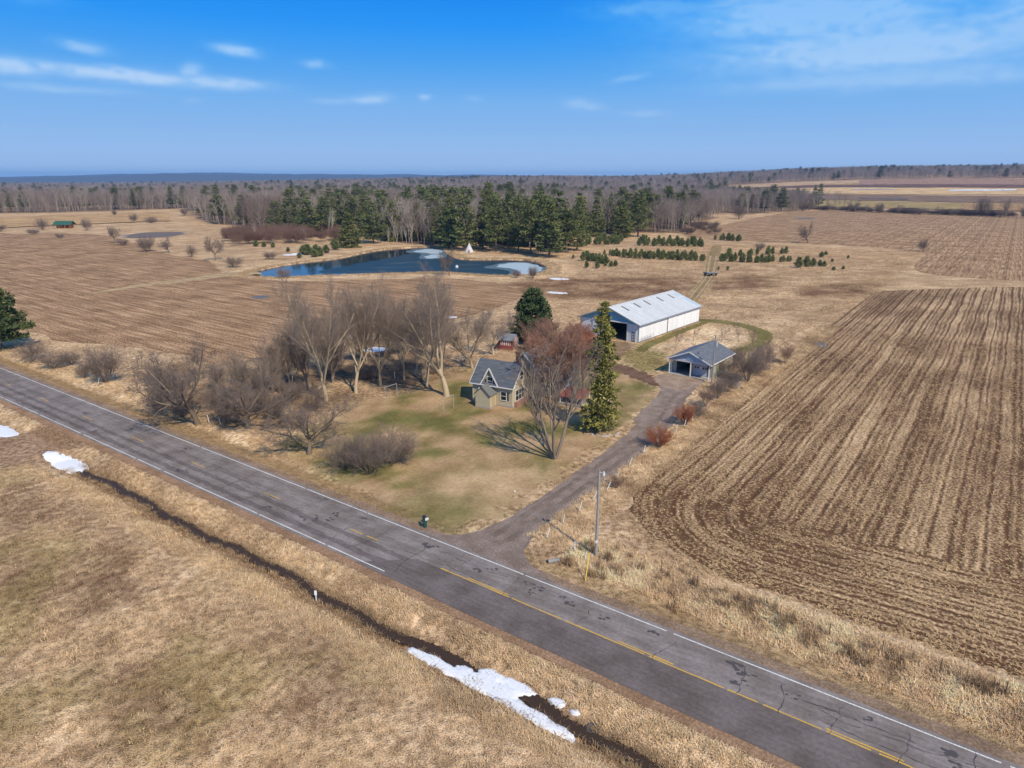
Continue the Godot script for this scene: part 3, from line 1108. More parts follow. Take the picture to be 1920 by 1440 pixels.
func lengthways(m: MB, s: float, t: float, l: float, w: float) -> void:
	var x := s
	while x < s + l:
		var x2 := x + rnd(0.3, 0.7)
		var t2 := t + rnd(-0.16, 0.16)
		var a := rnd(0.2, 1.0) * w
		m.quad(W(x, t - a, 0.0455), W(x2, t2 - a, 0.0455), W(x2, t2 + a, 0.0455), W(x, t + a, 0.0455), Color(0.06, 0.052, 0.056))
		for i in range(m.n.size() - 4, m.n.size()):
			m.n[i] = Vector3.UP
		t = t2
		x = x2


func build_tracks() -> void:
	var g := tiled("thin_grass", "grass", 13.0, 0.0, 60.0)
	struct("path", ribbon(curve([[50.0, -190.0, 2.0], [55.2, -206.6, 3.0], [65.4, -233.7, 3.4], [74.6, -258.5, 3.8], [84.5, -291.0, 4.6], [95.3, -326.4, 5.6], [104.0, -354.0, 5.6], [112.6, -380.3, 4.0]], 1.5), 0.02, 0.4, Color(0.40, 0.30, 0.155)).mesh(g, true))
	for k in [-1.0, 1.0]:
		struct("wheel_track", ribbon(curve([[54.2 + k, -204.6, 0.5], [65.4 + k, -233.7, 0.6], [74.6 + k, -258.5, 0.7], [84.5 + k * 1.3, -291.0, 0.9], [95.3 + k * 1.5, -326.4, 1.1]], 1.5), 0.026, 0.9, Color(0.62, 0.46, 0.28)).mesh(g, true))
	struct("path", ribbon(curve([[46.9, -173.8, 3.0], [53.2, -171.8, 3.4], [58.1, -165.8, 3.6], [59.4, -157.9, 3.6], [55.6, -148.2, 3.4], [49.5, -141.7, 3.0], [45.0, -138.0, 2.0]], 0.8), 0.02, 0.5, Color(0.27, 0.235, 0.09)).mesh(g, true))
	struct("path", ribbon(curve([[27.0, -140.0, 2.4], [30.5, -147.0, 2.6], [38.0, -157.0, 2.2], [47.0, -168.0, 2.0], [50.0, -171.5, 2.0]], 0.8), 0.024, 0.7, Color(0.26, 0.23, 0.09)).mesh(g, true))


func grid_points(a: Array) -> PackedVector2Array:
	var p := PackedVector2Array()
	for q in a:
		p.append(O + R * q[0] + N * q[1])
	return p


func build_driveway() -> void:
	var gravel := tiled("drive_gravel", "gravel", 5.0, 3.0, 31.0)
	var a := grid_points([[-15.0, 0.2], [-10.4, 0.9], [-8.0, 2.4], [-6.8, 5.0], [-6.2, 9.0], [-6.3, 20.0], [-6.9, 32.0], [-7.7, 42.0]])
	a.append_array(poly([[18.6, -98.4], [22.6, -105.6], [25.4, -112.0], [25.9, -116.0], [25.0, -119.0], [26.8, -121.8], [29.4, -123.2], [32.8, -120.9], [35.4, -118.5], [33.0, -115.4], [30.2, -110.6], [28.0, -105.4], [24.8, -96.9], [20.6, -89.6], [15.7, -82.0], [11.4, -75.5], [5.0, -66.6]]))
	a.append_array(grid_points([[-2.0, 6.0], [-0.9, 3.4], [1.6, 1.3], [6.5, 0.2]]))
	struct("driveway", sheet(ragged(a, 0.7, 0.45, 1), 0.022, false, Color(0.43, 0.345, 0.295)).mesh(gravel, true))
	# two worn wheel tracks
	for k in [-0.85, 0.85]:
		var l := []
		for q in [[-4.4, 4.0], [-4.35, 12.0], [-4.4, 24.0], [-4.6, 36.0], [-5.0, 44.0], [-6.2, 51.0], [-7.8, 57.0], [-8.2, 62.0]]:
			var p: Vector2 = O + R * (q[0] + k) + N * q[1]
			l.append([p.x, p.y, 0.75])
		struct("wheel_track", ribbon(curve(l, 0.8, 0.75), 0.026, 0.9, Color(0.355, 0.285, 0.245)).mesh(gravel, true))
	# pale pad in front of the garage, bare earth on the way to the barn
	var pad := poly([[25.6, -117.0], [25.8, -120.0], [27.4, -122.0], [29.4, -123.0], [32.8, -120.8], [35.2, -118.6], [32.6, -116.0], [30.6, -113.0], [28.6, -112.0], [27.0, -113.6]])
	struct("gravel_yard", sheet(ragged(pad, 0.6, 0.6, 2), 0.030, false, Color(0.54, 0.41, 0.315)).mesh(gravel, true))
	var earth := ribbon(curve([[25.8, -115.0, 1.6], [25.0, -118.6, 3.4], [23.0, -123.4, 4.2], [20.2, -128.0, 4.0], [17.6, -132.0, 3.4], [15.0, -136.0, 1.4]], 0.8), 0.026, 0.8, Color(0.27, 0.165, 0.115))
	struct("dirt_path", earth.mesh(gravel, true))
	struct("dirt_path", ribbon(curve([[18.4, -131.0, 2.0], [20.5, -138.0, 5.0], [22.6, -144.0, 6.5], [23.4, -149.6, 6.0]], 0.8), 0.024, 0.8, Color(0.40, 0.28, 0.175)).mesh(gravel, true))


# ---------------------------------------------------------------- far country
func draped(az0: float, az1: float, d0: float, d1: float, skew: float, off: float, col: Color) -> MB:
	var m := MB.new()
	var nx := 40
	var ny := 14
	for j in ny + 1:
		for i in nx + 1:
			var az := deg_to_rad(lerpf(az0, az1, float(i) / nx))
			var d := lerpf(d0, d1, float(j) / ny) + skew * (float(i) / nx - 0.5) + 9.0 * n_a.get_noise_2d(i * 0.3, d0 + j)
			var x := sin(az) * d
			var z := -cos(az) * d
			m.v.append(Vector3(x, height(x, z) + off, z))
			m.n.append(Vector3(height(x - 8, z) - height(x + 8, z), 16.0, height(x, z - 8) - height(x, z + 8)).normalized())
			m.c.append(col)
			m.u.append(st(x, z))
	for j in ny:
		for i in nx:
			var a := j * (nx + 1) + i
			m.ix.append_array([a, a + nx + 1, a + 1, a + 1, a + nx + 1, a + nx + 2])
	return m


func build_far_country() -> void:
	var g := tiled("far_grass", "grass", 60.0, 0.0, 320.0)
	var f := tiled("far_stubble", "stubble", 41.3, 0.0, 210.0)
	struct("hay_field", draped(-44, -26.0, 640, 820, 60, 0.5, Color(0.66, 0.45, 0.235)).mesh(g, true))
	struct("hay_field", draped(18.0, 52, 965, 1130, -40, 0.6, Color(0.50, 0.385, 0.17)).mesh(g, true))
	struct("hay_field", draped(32.5, 52, 965, 1125, 20, 0.9, Color(0.62, 0.43, 0.225)).mesh(f, true))
	struct("ploughed_field", draped(17.0, 52, 1150, 1300, -30, 0.6, Color(0.32, 0.222, 0.15)).mesh(g, true))
	struct("hay_field", draped(15.0, 52, 1330, 1520, 30, 0.7, Color(0.86, 0.62, 0.34)).mesh(g, true))
	struct("ploughed_field", draped(16.0, 52, 1530, 1610, 20, 0.7, Color(0.24, 0.15, 0.12)).mesh(g, true))
	struct("hay_field", draped(16.5, 27, 1610, 1790, 60, 0.7, Color(0.70, 0.5, 0.30)).mesh(g, true))
	struct("ploughed_field", draped(26.0, 52, 1620, 1860, 40, 0.8, Color(0.60, 0.42, 0.33)).mesh(f, true))
	var ice := mat("old_snow", 0.72, 0.75, 0.80, 0.8)
	struct("snow", draped(31.6, 35.4, 1432, 1462, 6, 1.2, Color.WHITE).mesh(ice))
	struct("snow", draped(36.3, 38.5, 1425, 1448, 6, 1.2, Color.WHITE).mesh(ice))
	struct("snow", draped(25.6, 28.4, 1442, 1456, 6, 1.2, Color.WHITE).mesh(mat("wet_snow", 0.5, 0.53, 0.57, 0.6)))
	struct("snow", draped(26.2, 29.3, 1190, 1206, 4, 1.0, Color.WHITE).mesh(mat("meltwater")))
	# wooded ridges on the skyline
	for k in 2:
		var m := MB.new()
		var d: float = [8600.0, 10600.0][k]
		var n := 150
		for i in n + 1:
			var az := lerpf(-62.0, 14.0, float(i) / n)
			var top := 18.0 + 62.0 * sm(-41.0, -24.0, az) - 18.0 * sm(-24.0, -2.0, az) + 14.0 * n_a.get_noise_1d(az * 0.16 + k * 40.0) + 5.0 * n_a.get_noise_1d(az * 0.9)
			top *= 1.0 - 0.6 * sm(-4.0, 10.0, az)
			if k == 1:
				top += 28.0
			for j in 7:
				var q: float = [-700.0, -420.0, -180.0, 0.0, 200.0, 500.0, 900.0][j]
				var y: float = top * [0.0, 0.45, 0.84, 1.0, 0.85, 0.4, 0.0][j] + (4.0 * n_b.get_noise_2d(az * 5.0, j * 9.0) if j > 0 and j < 6 else -12.0)
				var r := deg_to_rad(az)
				m.v.append(Vector3(sin(r) * (d + q), y, -cos(r) * (d + q)))
				m.n.append(Vector3(0, 1, 0.4).normalized())
				m.c.append(Color(0.085, 0.08, 0.07))
				m.u.append(Vector2(az * 100.0, q))
			if i:
				for j in 6:
					var a := (i - 1) * 7 + j
					m.ix.append_array([a, a + 1, a + 7, a + 7, a + 1, a + 8])
		struct("hills", m.mesh(vmat("ridge")))


# ---------------------------------------------------------------- buildings
# a wall of ribbed metal sheets from a to b (seen from the side on which a is left), between heights; top heights may differ
func ribbed(m: MB, a: Vector3, b: Vector3, y0: float, ya: float, yb: float, pitch: float, deep: float, col: Color) -> void:
	var d := b - a
	var l := d.length()
	d /= l
	var out := Vector3(-d.z, 0, d.x)
	var k := maxi(1, int(l / pitch))
	var base := col
	for i in k:
		var f0 := float(i) / k
		# sheets of three ribs each, no two quite alike
		if i % 3 == 0:
			var tone := rnd(0.9, 1.0)
			col = Color(base.r * tone * rnd(0.98, 1.0), base.g * tone, base.b * tone)
		for j in 4:
			var p0: float = f0 + [0.0, 0.62, 0.72, 0.9][j] / k
			var p1: float = f0 + [0.62, 0.72, 0.9, 1.0][j] / k
			var q0: float = [0.0, 0.0, deep, deep][j]
			var q1: float = [0.0, deep, deep, 0.0][j]
			var u := a + d * l * p0 + out * q0
			var w := a + d * l * p1 + out * q1
			var h0 := lerpf(ya, yb, p0)
			var h1 := lerpf(ya, yb, p1)
			m.quad(Vector3(u.x, y0, u.z), Vector3(w.x, y0, w.z), Vector3(w.x, h1, w.z), Vector3(u.x, h0, u.z), col)


# lap siding: courses standing proud at their lower edge; top given by heights along the wall (pairs of fraction, height)
func siding(m: MB, a: Vector3, b: Vector3, y0: float, profile: Array, course: float, col: Color) -> void:
	var d := b - a
	var l := d.length()
	d /= l
	var out := Vector3(-d.z, 0, d.x)
	var top := 0.0
	for q in profile:
		top = maxf(top, q[1])
	var y := y0
	while y < top - 0.01:
		var y2 := minf(y + course, top)
		# where the wall is at least as high as the middle of this course
		var ym := (y + y2) / 2.0
		var f0 := -1.0
		var f1 := -1.0
		for i in 201:
			var f := i / 200.0
			var h := 0.0
			for j in profile.size() - 1:
				if f >= profile[j][0] and f <= profile[j + 1][0]:
					h = lerpf(profile[j][1], profile[j + 1][1], (f - profile[j][0]) / maxf(1e-6, profile[j + 1][0] - profile[j][0]))
			if h >= ym:
				if f0 < 0.0:
					f0 = f
				f1 = f
		if f1 > f0:
			var p := a + d * l * f0
			var q := a + d * l * f1
			var lo := out * 0.035
			var hi := out * 0.006
			var tone := col * (0.95 + 0.08 * rnd())
			tone.a = 1.0
			m.quad(p + lo + Vector3.UP * y, q + lo + Vector3.UP * y, q + hi + Vector3.UP * y2, p + hi + Vector3.UP * y2, tone)
			m.quad(p + Vector3.UP * y, q + Vector3.UP * y, q + lo + Vector3.UP * y, p + lo + Vector3.UP * y, tone)
		y = y2


# roof slope: a thick slab given by its four upper corners, counter-clockwise from above
func slab(m: MB, a: Vector3, b: Vector3, c: Vector3, d: Vector3, thick: float, col := Color.WHITE) -> void:
	var down := Vector3.DOWN * thick
	m.quad(a, b, c, d, col)
	m.quad(d + down, c + down, b + down, a + down, col)
	m.quad(a + down, b + down, b, a, col)
	m.quad(b + down, c + down, c, b, col)
	m.quad(c + down, d + down, d, c, col)
	m.quad(d + down, a + down, a, d, col)


# courses of shingles or sheets laid on a slope: low edge a-b, high edge d-c
func courses(m: MB, a: Vector3, b: Vector3, c: Vector3, d: Vector3, n: int, tone0: Color, tone1: Color, lift := 0.02) -> void:
	var up := (b - a).cross(d - a).normalized()
	var tabs := maxi(1, int((b - a).length() / 0.95))
	for i in n:
		var f0 := float(i) / n
		var f1 := float(i + 1) / n
		for j in tabs:
			var g0 := float(j) / tabs
			var g1 := float(j + 1) / tabs
			var p := a.lerp(d, f0).lerp(b.lerp(c, f0), g0)
			var q := a.lerp(d, f0).lerp(b.lerp(c, f0), g1)
			var r := a.lerp(d, f1).lerp(b.lerp(c, f1), g1)
			var s := a.lerp(d, f1).lerp(b.lerp(c, f1), g0)
			var col := tone0.lerp(tone1, rnd())
			m.quad(p + up * lift, q + up * lift, r + up * 0.004, s + up * 0.004, col)


func window(parent: Node, at: Vector3, out: Vector3, w: float, h: float, cols := 1, called := "window", frame_mat: Material = null) -> MeshInstance3D:
	# at: middle of the lower edge on the wall's face
	var x := Vector3.UP.cross(out).normalized()
	var tf := Transform3D(Basis(x, Vector3.UP, out), at)
	var f := MB.new()
	var t := 0.09
	f.box(Vector3(-w / 2 - t, -t, 0), Vector3(w / 2 + t, 0, 0.09), Color.WHITE, tf)
	f.box(Vector3(-w / 2 - t, h, 0), Vector3(w / 2 + t, h + t, 0.07), Color.WHITE, tf)
	f.box(Vector3(-w / 2 - t, 0, 0), Vector3(-w / 2, h, 0.07), Color.WHITE, tf)
	f.box(Vector3(w / 2, 0, 0), Vector3(w / 2 + t, h, 0.07), Color.WHITE, tf)
	for i in range(1, cols):
		var c := -w / 2 + w * i / cols
		f.box(Vector3(c - 0.04, 0, 0.005), Vector3(c + 0.04, h, 0.062), Color.WHITE, tf)
	f.box(Vector3(-w / 2, h * 0.5 - 0.03, 0.005), Vector3(w / 2, h * 0.5 + 0.03, 0.058), Color.WHITE, tf)
	var o := put(called, f.mesh(frame_mat if frame_mat else mat("white_paint", 0.74, 0.74, 0.72, 0.6)), parent)
	var g := MB.new()
	g.box(Vector3(-w / 2, 0, 0.045), Vector3(w / 2, h, 0.05), Color.WHITE, tf)
	var glass := mat("window_glass", 0.018, 0.022, 0.028, 0.08)
	put("pane", g.mesh(glass), o)
	return o


func yaw(f: Vector2) -> float:
	return -atan2(f.y, f.x)


func noisy(key: String, r: float, g: float, b: float, rough: float, metres: float) -> StandardMaterial3D:
	if not mats.has(key):
		var m := mat(key, r, g, b, rough)
		m.albedo_texture = tiles["broad"]
		m.uv1_triplanar = true
		m.uv1_scale = Vector3.ONE / metres
	return mats[key]


func painted(key: String, r: float, g: float, b: float, rough: float, metres: float) -> StandardMaterial3D:
	if not mats.has(key):
		noisy(key, r, g, b, rough, metres).albedo_texture = tiles["faint"]
		mats[key].vertex_color_use_as_albedo = true
	return mats[key]


func build_barn() -> void:
	# own axes: x along the front to the right, z out of the front, origin at the right front corner
	var f := Vector2(0.768, 0.640)
	var o := thing("pole_barn", "long white steel pole barn with pale metal roof, blue gable and open dark doorway", "barn", Vector3(28.1, 0, -148.1), yaw(f))
	var wd := 15.5
	var ln := 30.5
	var e := 4.2
	var r := 7.15
	var white := painted("white_steel", 0.88, 0.89, 0.91, 0.5, 9.0)
	var pale := painted("pale_blue_steel", 0.66, 0.72, 0.80, 0.5, 9.0)
	var blue := painted("blue_steel", 0.17, 0.43, 0.62, 0.5, 6.0)
	var grey := painted("dull_steel_trim", 0.30, 0.34, 0.38, 0.5, 5.0)
	var m := MB.new()
	# right side, left side, back
	ribbed(m, Vector3(0, 0, 0), Vector3(0, 0, -ln), 0.12, e, e, 0.3, 0.022, Color.WHITE)
	ribbed(m, Vector3(-wd, 0, -ln), Vector3(-wd, 0, 0), 0.12, e, e, 0.3, 0.022, Color.WHITE)
	ribbed(m, Vector3(0, 0, -ln), Vector3(-wd / 2, 0, -ln), 0.12, e, r, 0.3, 0.022, Color.WHITE)
	ribbed(m, Vector3(-wd / 2, 0, -ln), Vector3(-wd, 0, -ln), 0.12, r, e, 0.3, 0.022, Color.WHITE)
	# inner faces give the walls their thickness
	m.box(Vector3(-0.12, 0, -ln + 0.02), Vector3(-0.02, e, -0.02))
	m.box(Vector3(-wd + 0.02, 0, -ln + 0.02), Vector3(-wd + 0.12, e, -0.02))
	m.box(Vector3(-wd + 0.14, 0, -ln + 0.02), Vector3(-0.14, e, -ln + 0.1))
	put("wall", m.mesh(white), o)
	# front: pale blue up to the height of the door, blue gable over it; the doorway is open
	m = MB.new()
	var dl := -9.1
	var dr := -3.05
	var dh := 4.0
	ribbed(m, Vector3(dr, 0, 0), Vector3(0, 0, 0), 0.1, dh, dh, 0.3, 0.022, Color.WHITE)
	m.box(Vector3(dr, 0, -0.1), Vector3(0, dh, -0.012))
	put("front_wall", m.mesh(pale), o)
	m = MB.new()
	ribbed(m, Vector3(-wd, 0, 0), Vector3(dl, 0, 0), 0.1, dh, dh, 0.3, 0.022, Color.WHITE)
	m.box(Vector3(-wd, 0, -0.1), Vector3(dl, dh, -0.012))
	put("front_wall", m.mesh(pale), o)
	m = MB.new()
	ribbed(m, Vector3(-wd, 0, 0), Vector3(-wd / 2, 0, 0), dh, e, r, 0.3, 0.022, Color.WHITE)
	ribbed(m, Vector3(-wd / 2, 0, 0), Vector3(0, 0, 0), dh, r, e, 0.3, 0.022, Color.WHITE)
	m.tri(Vector3(0, e, -0.05), Vector3(-wd, e, -0.05), Vector3(-wd / 2, r, -0.05))
	m.quad(Vector3(0, dh, -0.05), Vector3(-wd, dh, -0.05), Vector3(-wd, e, -0.05), Vector3(0, e, -0.05))
	put("gable", m.mesh(blue), o)
	m = MB.new()
	m.box(Vector3(dl - 3.0, dh - 0.02, 0.03), Vector3(dr + 0.3, dh + 0.26, 0.3))
	put("door_track", m.mesh(mat("white_paint", 0.74, 0.74, 0.72, 0.6)), o)
	# the sliding door stands open on the left
	m = MB.new()
	ribbed(m, Vector3(dl - 3.0, 0, 0.14), Vector3(dl + 0.1, 0, 0.14), 0.1, dh, dh, 0.3, 0.022, Color.WHITE)
	m.box(Vector3(dl - 3.0, 0.1, 0.08), Vector3(dl + 0.1, dh, 0.13))
	put("sliding_door", m.mesh(pale), o)
	# corner and door trim
	for q in [[0.0, 0.0], [-wd, 0.0], [0.0, -ln], [-wd, -ln]]:
		m = MB.new()
		m.box(Vector3(q[0] - 0.09, 0, q[1] - 0.09), Vector3(q[0] + 0.05, e - 0.05, q[1] + 0.05))
		put("corner_trim", m.mesh(grey), o)
	m = MB.new()
	m.box(Vector3(dr - 0.06, 0, -0.08), Vector3(dr + 0.06, dh - 0.03, 0.045))
	put("door_trim", m.mesh(grey), o)
	# roof
	var ov := 0.5
	var fr := 0.65
	var hl := wd / 2
	var pitch := (r - e) / hl
	var y0 := e - pitch * ov + 0.1
	var y1 := r + 0.1
	var roofm := painted("pale_roof_steel", 0.60, 0.625, 0.63, 0.65, 11.0)
	m = MB.new()
	slab(m, Vector3(ov, y0, fr), Vector3(ov, y0, -ln - 0.4), Vector3(-hl, y1, -ln - 0.4), Vector3(-hl, y1, fr), 0.1)
	slab(m, Vector3(-wd - ov, y0, -ln - 0.4), Vector3(-wd - ov, y0, fr), Vector3(-hl, y1, fr), Vector3(-hl, y1, -ln - 0.4), 0.1)
	var roof := put("roof", m.mesh(roofm), o)
	m = MB.new()
	courses(m, Vector3(ov, y0, fr), Vector3(ov, y0, -ln - 0.4), Vector3(-hl, y1, -ln - 0.4), Vector3(-hl, y1, fr), 2, Color(0.86, 0.86, 0.87), Color(1, 1, 1), 0.006)
	put("roof_sheets", m.mesh(roofm), roof).set_meta("kind", "stuff")
	m = MB.new()
	var z := -ln
	while z < fr:
		for sd in [1.0, -1.0]:
			var xa: float = ov if sd > 0 else -wd - ov
			m.beam(Vector3(xa, y0 + 0.012, z), Vector3(-hl, y1 + 0.012, z), 0.035, 0.03)
		z += 0.62
	var ribs := put("roof_rib", m.mesh(roofm), roof)
	ribs.set_meta("kind", "stuff")
	m = MB.new()
	m.box(Vector3(-hl - 0.22, y1 - 0.04, -ln - 0.4), Vector3(-hl + 0.22, y1 + 0.06, fr))
	put("ridge_cap", m.mesh(roofm), roof)
	# grey eave and gable edges
	m = MB.new()
	m.box(Vector3(ov, y0 - 0.22, -ln - 0.42), Vector3(ov + 0.1, y0 + 0.02, fr))
	m.beam(Vector3(ov, y0 - 0.08, fr + 0.03), Vector3(-hl, y1 - 0.08, fr + 0.03), 0.05, 0.22)
	m.beam(Vector3(-wd - ov, y0 - 0.08, fr + 0.03), Vector3(-hl, y1 - 0.08, fr + 0.03), 0.05, 0.22)
	put("roof_edge", m.mesh(grey), roof)
	# five translucent strips below the ridge
	for k in 5:
		var zz: float = [-3.4, -8.7, -13.4, -19.8, -25.6][k]
		var p0 := 0.9
		var p1 := 2.9
		m = MB.new()
		m.quad(Vector3(-hl + p1, y1 - pitch * p1 + 0.045, zz), Vector3(-hl + p1, y1 - pitch * p1 + 0.045, zz - 0.62), Vector3(-hl + p0, y1 - pitch * p0 + 0.045, zz - 0.62), Vector3(-hl + p0, y1 - pitch * p0 + 0.045, zz))
		m.quad(Vector3(-hl + p1, y1 - pitch * p1, zz), Vector3(-hl + p1, y1 - pitch * p1, zz - 0.62), Vector3(-hl + p1, y1 - pitch * p1 + 0.045, zz - 0.62), Vector3(-hl + p1, y1 - pitch * p1 + 0.045, zz))
		put("skylight", m.mesh(mat("stained_fibreglass", 0.16, 0.14, 0.11, 0.5)), roof)
	# faded bluish sheets at the far end
	m = MB.new()
	for k in 26:
		var a0 := rnd(0.6, 7.0)
		var l0 := rnd(0.3, 1.2)
		var zz := -ln + rnd(0.1, 1.3) + (7.0 - a0) * 0.14
		var w0 := rnd(0.2, 0.8)
		m.quad(Vector3(-hl + a0 + l0, y1 - pitch * (a0 + l0) + 0.012 + k * 0.0004, zz), Vector3(-hl + a0 + l0, y1 - pitch * (a0 + l0) + 0.012 + k * 0.0004, zz - w0), Vector3(-hl + a0, y1 - pitch * a0 + 0.012 + k * 0.0004, zz - w0), Vector3(-hl + a0, y1 - pitch * a0 + 0.012 + k * 0.0004, zz))
	var worn := put("worn_paint", m.mesh(mat("worn_blue", 0.33, 0.50, 0.62, 0.5)), roof)
	worn.set_meta("kind", "stuff")
	# side: downpipe, door track, foundation board
	m = MB.new()
	m.tube(Vector3(0.09, 0.1, -13.4), Vector3(0.09, e - 0.2, -13.4), 0.08, 0.08, 6)
	put("downpipe", m.mesh(mat("dark_metal", 0.10, 0.11, 0.13, 0.5)), o)
	m = MB.new()
	m.box(Vector3(0.03, e - 0.34, -17.8), Vector3(0.2, e - 0.12, -9.5))
	put("door_track", m.mesh(grey), o)
	m = MB.new()
	ribbed(m, Vector3(0.07, 0, -13.6), Vector3(0.07, 0, -18.0), 0.3, e - 0.3, e - 0.3, 0.3, 0.022, Color.WHITE)
	m.box(Vector3(0.03, 0.3, -18.0), Vector3(0.065, e - 0.3, -13.6))
	put("sliding_door", m.mesh(white), o)
	m = MB.new()
	m.box(Vector3(-0.03, 0, -ln), Vector3(0.05, 0.3, -13.5))
	m.box(Vector3(-0.03, 0, -13.3), Vector3(0.05, 0.22, 0))
	put("base_board", m.mesh(noisy("old_board", 0.30, 0.27, 0.23, 0.9, 2.0)), o)
	# walk door with panes
	m = MB.new()
	m.box(Vector3(-1.85, 0.08, 0.0), Vector3(-0.75, 2.25, 0.06))
	var d := put("walk_door", m.mesh(mat("slate_door", 0.13, 0.16, 0.2, 0.6)), o)
	for k in 6:
		m = MB.new()
		var cx := -1.58 + 0.5 * (k % 2)
		var cy := 0.35 + 0.62 * (k / 2)
		m.box(Vector3(cx, cy, 0.06), Vector3(cx + 0.3, cy + 0.42, 0.068))
		put("pane", m.mesh(mat("dusty_glass", 0.35, 0.4, 0.45, 0.3)), d)
	m = MB.new()
	m.box(Vector3(-1.98, 0.05, -0.01), Vector3(-1.855, 2.38, 0.08))
	m.box(Vector3(-0.745, 0.05, -0.01), Vector3(-0.62, 2.38, 0.08))
	put("door_frame", m.mesh(mat("white_paint", 0.74, 0.74, 0.72, 0.6)), o)
	# dim earth floor
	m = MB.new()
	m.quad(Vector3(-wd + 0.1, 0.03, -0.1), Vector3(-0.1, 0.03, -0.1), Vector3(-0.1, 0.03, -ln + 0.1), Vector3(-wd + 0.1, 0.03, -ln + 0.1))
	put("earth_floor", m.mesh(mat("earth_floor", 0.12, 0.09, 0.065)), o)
	# poles inside the doorway
	for k in 2:
		m = MB.new()
		m.box(Vector3(dr - 0.6 - k * 0.02, 0, -5.0 - k * 6.0), Vector3(dr - 0.42 - k * 0.02, e, -4.82 - k * 6.0))
		put("post", m.mesh(noisy("old_board", 0.30, 0.27, 0.23, 0.9, 2.0)), o)
	# cattle panel along the side wall
	var p := thing("pipe_gate", "grey pipe cattle gate standing beside the white barn wall", "gate", Vector3(28.1, 0, -148.1), yaw(f))
	for k in 5:
		m = MB.new()
		m.tube(Vector3(0.75, 0.3 + 0.27 * k, 0.1), Vector3(0.75, 0.3 + 0.27 * k, -5.4), 0.028, 0.028, 5)
		put("rail", m.mesh(mat("galvanised_pipe", 0.42, 0.43, 0.45, 0.5)), p)
	for k in 5:
		m = MB.new()
		m.tube(Vector3(0.75, 0.0, 0.1 - k * 1.37), Vector3(0.75, 1.45, 0.1 - k * 1.37), 0.035, 0.035, 5)
		put("upright", m.mesh(mat("galvanised_pipe", 0.42, 0.43, 0.45, 0.5)), p)


